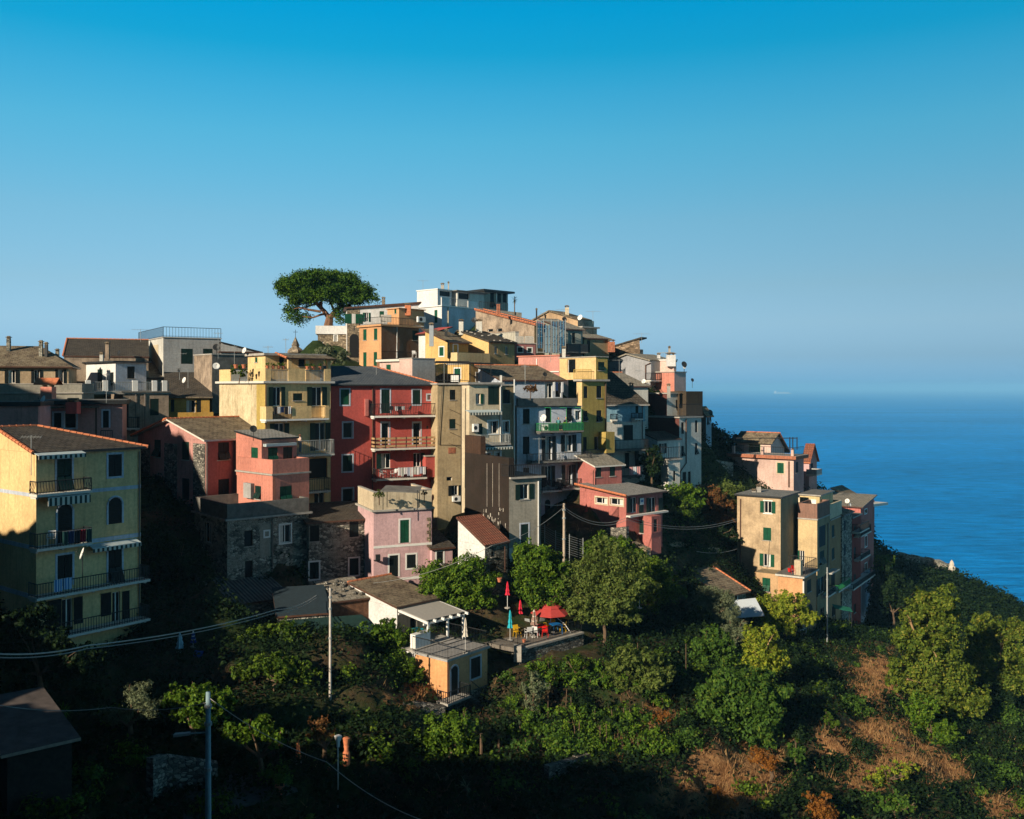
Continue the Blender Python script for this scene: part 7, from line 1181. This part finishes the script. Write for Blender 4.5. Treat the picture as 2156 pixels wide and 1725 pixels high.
# ================================================================== cafe furniture
def chair_mesh(root, mt, arms=True):
    m = MB(); m.slab([(-.22, -.22, .45), (.22, -.22, .45), (.22, .22, .45), (-.22, .22, .45)], .03); m.build('seat', mt, root)
    m = MB(); m.para((-.22, .2, .5), (.44, 0, 0), (0, .025, 0), (0, .08, .38)); m.build('backrest', mt, root)
    for sx_ in (-1, 1):
        for sy in (-1, 1): MB().tube([(sx_*.2, sy*.2, .43), (sx_*.23, sy*.23, 0)], .018, 5).build('leg', mt, root)
        if arms: MB().tube([(sx_*.23, -.2, .44), (sx_*.24, -.2, .66), (sx_*.24, .24, .68)], .016, 5).build('armrest', mt, root)
def chair(label, mt, loc, rz, group=None):
    r = thing('chair', label, 'chair', tuple(loc), group, rz); chair_mesh(r, mt); return r
def table(label, mt, loc, rz, s_=.4):
    r = thing('table', label, 'table', tuple(loc), None, rz); MB().slab([(-s_, -s_, .75), (s_, -s_, .75), (s_, s_, .75), (-s_, s_, .75)], .04).build('tabletop', mt, r)
    for a_ in (-1, 1):
        for b_ in (-1, 1): MB().tube([(a_*s_*.85, b_*s_*.85, .72), (a_*s_*.9, b_*s_*.9, 0)], .022, 5).build('leg', mt, r)
def gd(fr, x, y, lo=40, hi=120):
    X, Y = dp(fr, x, y); Ds = np.arange(lo, hi, .25); Z_ = -(Y-EYE)/F*Ds; H_ = terr((X-CX)/F*Ds, Ds); ok = np.nonzero(Z_ <= H_)[0]; return float(Ds[ok[0]]) if len(ok) else 60.
def parasol_closed(label, mt, fr, x, y0, y1, D=None, z=None, r=.2, pole_=.4, tilt=0, mt2=None):
    auto = D is None
    if auto: D = gd(fr, x, y1+45)
    top = at(fr, x, y0, D); bot = at(fr, x, y1, D); h_ = top.z-bot.z; zb = z if z is not None else (min(gh(bot.x, bot.y)+.05, bot.z-.1) if auto else bot.z-pole_); r_ = thing('parasol', label, 'parasol', (bot.x, bot.y, zb)); o = Vector((0, 0, bot.z-zb)); m = MB(); base = 0; N = 12
    prof = [(.02, h_), (r*.3, h_*.86), (r*.5, h_*.6), (r*.42, h_*.52), (r*.75, h_*.3), (r*.6, h_*.22), (r, 0)]
    for k, (q, z_) in enumerate(prof):
        for j in range(N): t = 2*math.pi*j/N; rr_ = q*(1 if j % 2 else .65); m.v.append(o+Vector((rr_*math.cos(t), rr_*math.sin(t), z_)))
    for k in range(len(prof)-1):
        for j in range(N): m.f.append([k*N+j, k*N+(j+1) % N, (k+1)*N+(j+1) % N, (k+1)*N+j]); m.m.append(1 if (mt2 and k % 2) else 0)
    m.build('canopy', [mt, mt2 or mt], r_); MB().tube([(0, 0, -.1), (0, 0, o.z+.1)], .02, 6).build('pole', WHITE, r_); MB().lathe((0, 0, 0), [(.22, 0), (.22, .06), (.05, .1)], 10).build('base', CONC, r_); return r_
REDC = plain('red_canvas', (.42, .05, .045), .85, .12); TURQ = plain('turquoise_canvas', (.02, .38, .48), .8, .1); PINKC = plain('bright_red_canvas', (.6, .02, .05), .8, .1); CRC = plain('cream_canvas', (.55, .5, .43), .85, .1); BRC = plain('brown_canvas', (.25, .16, .13), .85, .1); REDP = plain('red_plastic', (.6, .015, .012), .4, .05); YELP = plain('yellow_plastic', (.65, .38, .01), .4, .05); BLUP = plain('blue_plastic', (.01, .14, .42), .4, .05); WHP = plain('white_plastic', (.7, .7, .7), .4, .05); LBL = plain('pale_blue_canvas', (.3, .5, .6), .8, .1); NAV = plain('navy_canvas', (.01, .05, .25), .8, .1); ORC = plain('orange_canvas', (.6, .2, .08), .8, .1)
def tz(fr, x, y): return on(fr, x, y, TZ+.0)
chair('white armchair at the left front of the cafe terrace', WHP, tz('O', 392, 305), R(200)); chair('white armchair beside the red table', WHP, tz('O', 450, 300), R(160)); chair('grey armchair left of the closed cream parasol', GREYRAIL, tz('O', 395, 235), R(150)); chair('grey armchair right of the closed cream parasol', GREYRAIL, tz('O', 490, 225), R(210))
chair('red plastic chair in front of the red table', REDP, tz('O', 528, 300), R(170)); table('small red square table on the cafe terrace', REDP, tz('O', 490, 285), R(20), .42); table('small blue square table on the cafe terrace', BLUP, tz('O', 612, 272), R(25), .42)
chair('yellow chair at the left end of the cafe railing', YELP, tz('O', 300, 300), R(30)); chair('yellow chair between the red and blue tables', YELP, tz('O', 545, 250), R(220)); chair('yellow chair behind the blue table', YELP, tz('O', 585, 240), R(180)); chair('yellow chair right of the blue table', YELP, tz('O', 670, 262), R(260)); table('round looking yellow table at the right of the cafe terrace', YELP, tz('O', 710, 215), R(45), .45)
chair('dim yellow chair at the shaded left of the cafe', YELP, tz('O', 175, 265), R(40)); table('dim yellow table in the shade left of the cafe', YELP, tz('O', 115, 245), R(10), .4)
parasol_closed('closed turquoise parasol at the left of the cafe terrace', TURQ, 'O', 243, 78, 225, 70.5, TZ, .24); parasol_closed('closed cream and brown striped parasol among the grey armchairs', CRC, 'O', 437, 78, 200, 71.5, TZ, .34, mt2=BRC); parasol_closed('closed bright red parasol near the small stone cottage door', PINKC, 'F', 1355, 1135, 1270, 70, None, .22, 1.0); parasol_closed('closed dark red parasol in the shade behind the cafe', PINKC, 'O', 325, 0, 110, 74, TZ, .25); parasol_closed('closed white parasol at the pergola terrace of the orange hut', CRC, 'N', 1822, 145, 295, 64, HUT.zt+.16, .22)
parasol_closed('closed yellow orange parasol among the dark trees', plain('amber_canvas', (.6, .3, .01), .8, .1), 'H', 1072, 1145, 1280, 75, None, .28, 1.0); parasol_closed('closed pale blue parasol in the lower left garden', LBL, 'M', 1455, 268, 388, None, None, .3, .5); parasol_closed('closed blue and white striped parasol in the lower left garden', WHP, 'M', 1562, 250, 345, None, None, .22, 1.0, mt2=NAV); parasol_closed('closed orange parasol on the shaded path at bottom left', ORC, 'N', 470, 1135, 1280, None, None, .22, .8); parasol_closed('closed white parasol standing high above the sea at right', CRC, 'P', 1572, 108, 200, 158, None, .75, 2.5); parasol_closed('closed dark red parasol on the veranda house terrace', REDD, 'H', 535, 345, 470, 91, None, .25, .4)
# open cantilever parasol
c = at('O', 570, 100, 73); root = thing('cantilever_parasol', 'large open red octagonal cantilever parasol on the cafe terrace', 'parasol', (c.x, c.y, TZ)); hz = c.z-TZ; Rr = 1.55; m = MB()
for r0, z0, r1, z1 in ((Rr, hz-.02, Rr*.5, hz+.42), (Rr*.56, hz+.46, Rr*.28, hz+.68), (Rr*.33, hz+.72, .03, hz+.92)):
    for k in range(8):
        t0, t1 = math.pi*k/4, math.pi*(k+1)/4; m.poly([(r0*math.cos(t0), r0*math.sin(t0), z0), (r0*math.cos(t1), r0*math.sin(t1), z0), (r1*math.cos(t1), r1*math.sin(t1), z1), (r1*math.cos(t0), r1*math.sin(t0), z1)]); m.poly([(r0*math.cos(t0), r0*math.sin(t0), z0), (r0*math.cos(t1), r0*math.sin(t1), z0), (r0*math.cos(t1), r0*math.sin(t1), z0-.06), (r0*math.cos(t0), r0*math.sin(t0), z0-.06)])
m.build('canopy', REDC, root); MB().tube([(0, 0, 0), (0, 0, hz+.85)], .03, 6).build('pole', WHITE, root); MB().tube([(0, 0, hz), (1.1, -.4, .7), (1.6, -.6, 0)], .03, 6).build('arm', WHITE, root); MB().box(0, 0, 0, .6, .6, .08).build('base', CONC, root)
for k in range(8): t = math.pi*k/4; MB().tube([(0, 0, hz+.3), (Rr*.97*math.cos(t), Rr*.97*math.sin(t), hz)], .012, 4).build('rib', IRON, root)
# hut terrace things
zt = HUT.zt+.16
r = thing('planter', 'white planter box with grasses on the orange hut terrace', 'planter', tuple(HUT.loc(.4, 3.4, zt))); MB().para((0, 0, 0), HUT.u*1.5, HUT.v*.5, UP*.95).build('box', WHITE, r); P, N = crown_pts([(HUT.u.x*.75, HUT.u.y*.75, 1.15, .7, .5, .2)], .12, 1.5, .4); V, Fq = quads(P, N, .14*np.ones(len(P)), .3); fast_mesh('foliage', V, Fq, LM['walnut'], r)
r = thing('deck_table', 'turquoise topped table on the orange hut terrace', 'table', tuple(HUT.loc(1.6, 4.6, zt))); MB().para((0, 0, .72), HUT.u*1.0, HUT.v*.8, UP*.05).build('tabletop', TURQ, r)
for a_, b_ in ((.05, .05), (.9, .05), (.05, .7), (.9, .7)): MB().para(HUT.u*a_+HUT.v*b_, HUT.u*.06, HUT.v*.06, UP*.72).build('leg', TURQ, r)
# garden odds and ends
def pot(label, fr, x, y, D, r=.16, h_=.3, plant=True, z=None):
    D = gd(fr, x, y) if D is None else D; p = at(fr, x, y, D); z = p.z if z is None else z; root = thing('flower_pot', label, 'flower pot', (p.x, p.y, z)); MB().lathe((0, 0, 0), [(r*.7, 0), (r, h_*.85), (r*1.12, h_*.86), (r*1.12, h_), (r*.9, h_)], 10).build('pot', POT, root)
    if plant: P, N = crown_pts([(0, 0, h_+r*1.1, r*1.5, r*1.5, r*1.3)], .09, 2, .5); V, Fq = quads(P, N, .1*np.ones(len(P))); fast_mesh('foliage', V, Fq, LM['orange'], root)
    return root
pot('small terracotta pot with a plant on the shaded path edge', 'N', 718, 1390, None); pot('large terracotta pot on the shaded bottom path', 'N', 320, 1570, None, .22, .45); pot('terracotta pot with a plant by the stone cottage door', 'F', 1275, 1140, 68.5, .17); pot('terracotta pot beside the railing of the cafe', 'O', 355, 272, 70, .14, .22, False, TZ)
for i, (x, lb) in enumerate(((497, 'left terracotta pot hanging on the lemon yellow roof terrace wall'), (578, 'second terracotta pot hanging on the lemon yellow roof terrace wall'))): pot(lb, 'C', x, 490, 83.5, .2, .35, False)
for i, (x, lb) in enumerate(((812, 'leftmost pot along the lemon yellow roof terrace railing'), (868, 'second pot along the lemon yellow roof terrace railing'), (925, 'third pot along the lemon yellow roof terrace railing'), (972, 'fourth pot along the lemon yellow roof terrace railing'), (1215, 'fifth pot along the lemon yellow roof terrace railing'), (1275, 'sixth pot along the lemon yellow roof terrace railing'), (1345, 'last pot along the lemon yellow roof terrace railing'))):
    s_, _ = YB.hit('R', x, 480, -.2); p = YB.wp('R', s_, YB.zt+1.28, -.1); r = thing('flower_pot', lb, 'flower pot', tuple(p)); MB().lathe((0, 0, 0), [(.1, 0), (.16, .24), (.18, .24), (.18, .3), (.14, .3)], 10).build('pot', POT, r); P, N = crown_pts([(0, 0, .42, .26, .22, .16)], .08, 2, .5); V, Fq = quads(P, N, .09*np.ones(len(P))); fast_mesh('foliage', V, Fq, LM['orange'], r)
r = thing('clay_jar', 'stacked terracotta chimney jar on the shaded path', 'jar', tuple(at('N', 860, 1340, gd('N', 860, 1340)))); MB().lathe((0, 0, 0), [(.16, 0), (.21, .1), (.2, .7), (.15, .8), (.12, 1.0), (.16, 1.02), (.14, 1.1), (.2, 1.5), (.1, 1.55)], 12).build('jar', TERRA, r)
p = at('N', 793, 1190, 48); r = thing('lantern_box', 'small white garden lantern box on a thin post', 'lantern', tuple(p)); MB().lathe((0, 0, 0), [(.08, 0), (.1, .3), (.13, .32), (.2, .55), (.18, .6)], 4).build('lantern', WHITE, r)
p = at('M', 1590, 490, gd('M', 1590, 490)); r = thing('beach_towel', 'blue towel spread over a lounger in the lower left garden', 'towel', tuple(p)); MB().slab([(-.3, 0, .05), (.2, -.1, 0), (.35, .3, .5), (-.25, .35, .55)], .02).build('cloth', plain('cobalt_cloth', (.01, .08, .35), .9, .3), r)
p = on('L', 1292, 395, OA.zt+.2); chair('red chair on the orange annex roof terrace', REDP, at('L', 1292, 410, 101), R(40)); r = thing('bucket', 'small red bucket on the orange annex roof terrace', 'bucket', tuple(at('L', 1240, 390, 102))); MB().lathe((0, 0, 0), [(.14, 0), (.2, .4), (.17, .4)], 10).build('bucket', REDP, r)
p = at('L', 1790, 940, 108); r = thing('tarp_stall', 'green tarpaulin shelter on posts before the shaded row', 'shelter', tuple(p)); MB().slab([(-1.2, -.4, 2.2), (.9, -.4, 1.8), (1.0, .8, 2.0), (-1.1, .8, 2.4)], .05).build('canopy', plain('green_canvas', (.01, .13, .08), .8, .2), r)
for x_, y_, z_ in ((-1.1, -.3, 2.15), (.8, -.3, 1.8), (.9, .7, 1.95), (-1.0, .7, 2.35)): MB().tube([(x_, y_, 0), (x_, y_, z_)], .05, 5).build('post', IRON, r)
p = at('L', 755, 820, 90); r = thing('canvas_canopy', 'white canvas canopy behind the silvery olive tree', 'canopy', tuple(p-UP*2)); MB().slab([(-1.6, -1.2, 1.9), (2.0, -.9, 2.1), (1.7, 1.3, 3.3), (-.8, 1.4, 3.0)], .04).build('cloth', plain('white_canvas', (.5, .56, .62), .9, .05), r)
# laundry
def laundry(label, house, f, x0, x1, y0, y1, off, cols_, fr=None, n_=5, name='laundry'):
    a, b, z0, z1 = house.rect(f, x0, y0, x1, y1, off, fr); O = house.wp(f, a, z1, off); root = thing(name, label, 'laundry', tuple(O)); d = house.face(f)[1]
    for i in range(n_):
        w_ = (b-a)/n_; p = d*(w_*i); hh = (z1-z0)*(.7+.3*rng.random()); mm = MB(); nn = house.face(f)[2]; k = 4
        for j in range(k): q0 = p+d*(w_*.9*j/k)+nn*.05*(j % 2); q1 = p+d*(w_*.9*(j+1)/k)+nn*.05*((j+1) % 2); mm.poly([q0-UP*hh, q1-UP*hh*(.97), q1, q0])
        mm.build('garment', cols_[i % len(cols_)], root)
    MB().tube([(0, 0, .01), tuple(d*(b-a)+UP*.01)], .01, 4).build('line', GREYRAIL, root); return root
cl = [plain('cloth_black', (.02, .02, .025), .95, .1), plain('cloth_white', (.6, .6, .62), .95, .1), plain('cloth_navy', (.015, .03, .09), .95, .1)]
laundry('dark and white washing on the lemon yellow balcony railing', YB, 'R', 880, 1060, 878, 960, 1.25, cl); laundry('white and pale washing on the lowest crimson balcony', CRH, 'R', 2135, 2420, 1490, 1585, 1.3, [cl[1], plain('cloth_grey', (.4, .42, .4), .95, .1), cl[1], plain('cloth_bluegrey', (.35, .4, .5), .95, .1)], n_=9)
laundry('white towel and black cloth on the top crimson balcony', CRH, 'R', 2105, 2210, 875, 920, .95, cl[1:2]+cl[:1]+cl[1:2], n_=3); laundry('blue striped sheet over the third yellow apartment balcony', YH, 'R', 545, 735, 1105, 1235, 1.18, [stripes('blue_stripe_cloth', (.45, .6, .75), (.05, .2, .5), 7, 'X')], n_=2); laundry('dark green and navy washing on the second yellow apartment balcony', YH, 'R', 630, 935, 615, 765, 1.03, [plain('cloth_green', (.01, .05, .05), .95, .1), cl[2], cl[0], plain('cloth_red', (.2, .01, .02), .95, .1)], n_=5)
laundry('white and dark cloths hanging on the cool white roof terrace', BW, 'R', 1815, 1925, 630, 750, -1, cl[1:]+cl[:1], n_=4); laundry('pink and white washing on the low balcony of the pale blue topped house', BW, 'R', 2590, 2705, 1485, 1590, .5, [plain('cloth_pink', (.5, .25, .25), .95, .1), cl[1]], n_=3)
laundry('lilac sheet hanging from the shaded stone house balcony', OA, 'R', 1840, 1866, 465, 540, .6, [plain('cloth_lilac', (.35, .3, .6), .95, .1)], n_=1) if 0 else None
# furniture on balconies
def bset(label, house, x, y, off, mt, rz, fr=None):
    s_, z = house.hit('R', x, y, off, fr); p = house.wp('R', s_, z, off); chair(label, mt, p, rz)
bset('white plastic chair on the lowest crimson balcony, left end', CRH, 1985, 1600, .7, WHP, R(60)); bset('white plastic chair in the middle of the lowest crimson balcony', CRH, 2095, 1597, .7, WHP, R(-40)); bset('dark folding chair at the left of the top crimson balcony', CRH, 2080, 963, .7, IRON, R(30)); bset('dark folding chair at the right of the top crimson balcony', CRH, 2235, 960, .7, IRON, R(-60)); bset('white chair on the long middle balcony of the cool white house', BW, 1890, 1425, .7, WHP, R(40)); bset('pale chair on the second yellow apartment balcony', YH, 520, 770, .6, WHP, R(20))
for x, lb in ((1775, 'left wire chair'), (1870, 'second wire chair'), (1965, 'third wire chair')): bset(lb+' on the low balconies of the cool white house', BW, x, 1722, .5, IRON, R(30))
chair('white wire chair on the orange house lower terrace', WHP, at('I', 1545, 975, 116), R(20)); chair('second white wire chair near the white wall on the orange house terrace', WHP, at('I', 1620, 975, 116), R(-30))
# people
def person(label, loc, rz, shirt, trous, hair, h_=1.7, seated=False):
    root = thing('person', label, 'person', tuple(loc), None, rz); s_ = h_/1.7
    J = {'pel': (0, 0, .92), 'ch': (0, 0, 1.28), 'nk': (0, 0, 1.46), 'hd': (0, -.02, 1.6), 'sl': (-.19, 0, 1.4), 'el': (-.27, -.02, 1.12), 'hl': (-.25, -.2, .95), 'sr': (.19, 0, 1.4), 'er': (.27, -.02, 1.12), 'hr': (.25, -.2, .95), 'kl': (-.1, -.02, .5), 'fl': (-.11, 0, .06), 'tl': (-.11, -.14, .03), 'kr': (.1, -.02, .5), 'fr': (.11, 0, .06), 'tr': (.11, -.14, .03)}
    if seated:
        J.update(kl=(-.12, -.42, .9), fl=(-.12, -.42, .45), tl=(-.12, -.55, .43), kr=(.12, -.42, .9), fr=(.12, -.42, .45), tr=(.12, -.55, .43))
        J = {k: (v[0], v[1], v[2]-.42) for k, v in J.items()}
    rad = dict(pel=.14, ch=.15, nk=.055, hd=.1, sl=.065, el=.045, hl=.035, sr=.065, er=.045, hr=.035, kl=.065, fl=.045, tl=.035, kr=.065, fr=.045, tr=.035)
    names = list(J); E = [('pel', 'ch'), ('ch', 'nk'), ('nk', 'hd'), ('ch', 'sl'), ('sl', 'el'), ('el', 'hl'), ('ch', 'sr'), ('sr', 'er'), ('er', 'hr'), ('pel', 'kl'), ('kl', 'fl'), ('fl', 'tl'), ('pel', 'kr'), ('kr', 'fr'), ('fr', 'tr')]
    def skin(nm, keys, edges, mt, grow):
        ks = [k for k in names if k in keys]; me = bpy.data.meshes.new(nm); me.from_pydata([tuple(c*s_ for c in J[k]) for k in ks], [(ks.index(a_), ks.index(b_)) for a_, b_ in edges], []); me.materials.append(mt); ob = bpy.data.objects.new(nm, me); col.objects.link(ob); ob.parent = root
        mo = ob.modifiers.new('skin', 'SKIN'); 
        for i, k in enumerate(ks): me.skin_vertices[0].data[i].radius = (rad[k]*s_+grow,)*2
        me.skin_vertices[0].data[0].use_root = True; ob.modifiers.new('sub', 'SUBSURF').levels = 1; ob.modifiers['sub'].render_levels = 1
    try:
        me0 = None
        skin_make(skin, E, shirt, trous, names)
    except Exception as e: print('person', e)
    hd = Vector(J['hd'])*s_; MB().lathe(hd+Vector((0, .015, -.03)), [(.06, -.05), (.115, 0), (.125, .07), (.09, .14), (.03, .165)], 10).build('hair', hair, root)
    return root
SKIN = plain('skin', (.5, .28, .19), .6, .05)
def skin_make(skin, E, shirt, trous, names):
    pass
def person2(label, loc, rz, shirt, trous, hair, h_=1.7, seated=False):
    """body, shirt and trousers grown as continuous tapering tubes around one skeleton"""
    root = thing('person', label, 'person', tuple(loc), None, rz); s_ = h_/1.7; dz = -.42 if seated else 0
    J = {'pel': (0, 0, .92), 'ch': (0, 0, 1.28), 'nk': (0, 0, 1.46), 'hd': (0, -.02, 1.6), 'sl': (-.17, 0, 1.4), 'el': (-.27, -.02, 1.12), 'hl': (-.22, -.24, 1.0), 'sr': (.17, 0, 1.4), 'er': (.27, -.02, 1.12), 'hr': (.22, -.24, 1.0), 'kl': (-.1, -.02, .5), 'fl': (-.11, 0, .06), 'tl': (-.11, -.16, .03), 'kr': (.1, -.02, .5), 'fr': (.11, 0, .06), 'tr': (.11, -.16, .03), 'pl': (-.08, 0, .9), 'pr': (.08, 0, .9)}
    if seated: J.update(kl=(-.12, -.42, .9), fl=(-.12, -.42, .48), tl=(-.12, -.55, .45), kr=(.12, -.42, .9), fr=(.12, -.42, .48), tr=(.12, -.55, .45))
    J = {k: Vector((v[0], v[1], v[2]+dz))*s_ for k, v in J.items()}; g = lambda *ks: [J[k] for k in ks]
    def body(grow, part):
        m = MB()
        if part in ('b', 's'): m.lathe(J['pel'], [((.13+grow)*s_, -.04), ((.15+grow)*s_, .05*s_), ((.125+grow)*s_, .2*s_), ((.165+grow)*s_, .38*s_), ((.15+grow)*s_, .47*s_), ((.05+grow*.5)*s_, .54*s_)], 10)
        if part == 'b':
            m.tube([J['nk']-UP*.06, J['nk']+UP*.06], .05*s_, 8); m.lathe(J['hd'], [(.04, -.11*s_), (.085*s_, -.07*s_), (.1*s_, 0), (.09*s_, .07*s_), (.03, .12*s_)], 10); m.box(J['hd'].x, J['hd'].y-.1*s_, J['hd'].z-.03, .03, .04, .04)
            for a_ in 'lr':
                m.tube(g('s'+a_, 'e'+a_, 'h'+a_), [.05*s_, .04*s_, .03*s_], 7); h0 = J['h'+a_]
                for k in range(5): m.tube([h0+Vector((-.03+.015*k, 0, 0)), h0+Vector((-.035+.0175*k, -.06-.01*(k % 3), -.02)), h0+Vector((-.035+.0175*k, -.08, -.06))], .008, 4)
                m.tube(g('p'+a_, 'k'+a_, 'f'+a_), [.08*s_, .055*s_, .04*s_], 7); m.tube(g('f'+a_, 't'+a_), .04*s_, 6)
        if part == 's':
            for a_ in 'lr': m.tube([J['s'+a_], J['s'+a_].lerp(J['e'+a_], .75)], [(.065+grow)*s_, (.055+grow)*s_], 7)
        if part == 't':
            for a_ in 'lr': m.tube([J['p'+a_]+UP*.05, J['k'+a_], J['f'+a_]+UP*.05], [(.1+grow)*s_, (.07+grow)*s_, (.055+grow)*s_], 8)
        return m
    body(0, 'b').build('body', SKIN, root, smooth=True); body(.012, 's').build('shirt', shirt, root, smooth=True); body(.01, 't').build('trousers', trous, root, smooth=True)
    MB().lathe(J['hd']+Vector((0, .02, -.02)), [(.07*s_, -.07*s_), (.108*s_, 0), (.105*s_, .07*s_), (.06*s_, .125*s_), (.02, .14*s_)], 10).build('hair', hair, root, smooth=True); return root
HB = plain('brown_hair', (.12, .05, .025), .8, .1); HK = plain('black_hair', (.012, .01, .01), .7, .1)
s_, z = YB.hit('R', 1145, 1345, .7); person2('person in a pale pink shirt standing on the lower lemon yellow balcony, seen from behind', YB.wp('R', s_, z, .7), R(120), plain('shirt_pale', (.6, .45, .38), .9, .1), plain('trousers_blue', (.08, .13, .22), .9, .1), HB)
s_, z = BW.hit('R', 1870, 1115, .6); person2('person with long black hair seated on the green railed balcony', BW.wp('R', s_, z, .6), R(30), plain('shirt_teal', (.1, .3, .32), .9, .1), cl[0], HK, seated=True); s_, z = BW.hit('R', 1955, 1112, .6); person2('second dark haired person seated further right on the green railed balcony', BW.wp('R', s_, z, .5), R(-30), cl[0], cl[2], HK, seated=True)
s_, z = BW.hit('R', 1930, 1115, .7); bset('lime chair on the green railed balcony', BW, 1925, 1120, .6, plain('lime_plastic', (.2, .35, .05), .5, .05), R(200))
# ================================================================== ship on the horizon
SD = 13500; p = W3(1648, 0, SD); p.z = -100; root = thing('cargo_ship', 'tiny pale cargo ship on the horizon', 'ship', tuple(p)); Ls = 37/F*SD; m = MB(); e = [(-.5, 0), (-.44, -.06), (.4, -.06), (.5, 0), (.4, .06), (-.44, .06)]; HS = plain('ship_hull', (.3, .34, .38), .7, .1)
m.v = []; pts = [Vector((x*Ls, y*Ls, 17)) for x, y in e]; m.slab(pts, 20); m.build('hull', HS, root); MB().box(-.42*Ls, 0, 17, .1*Ls, .09*Ls, 24).build('superstructure', WHITE, root)
for i in range(4): MB().box((-.25+.17*i)*Ls, 0, 17, .11*Ls, .09*Ls, 8).build('hatch', OFFW, root)

# ================================================================== haze over the sea
hz_ = MB().box(0, 20470, -104, 100000, 41060, 145); hz_.build
hm = bpy.data.materials.new('sea_haze'); hm.use_nodes = True; n = hm.node_tree.nodes; n.remove(n['Principled BSDF']); pv = n.new('ShaderNodeVolumePrincipled'); pv.inputs['Color'].default_value = (.2, .5, .84, 1); pv.inputs['Density'].default_value = 1.25e-4; pv.inputs['Anisotropy'].default_value = -.2
hm.node_tree.links.new(pv.outputs[0], n['Material Output'].inputs['Volume']); tag(hz_.build('haze', hm), kind='stuff')
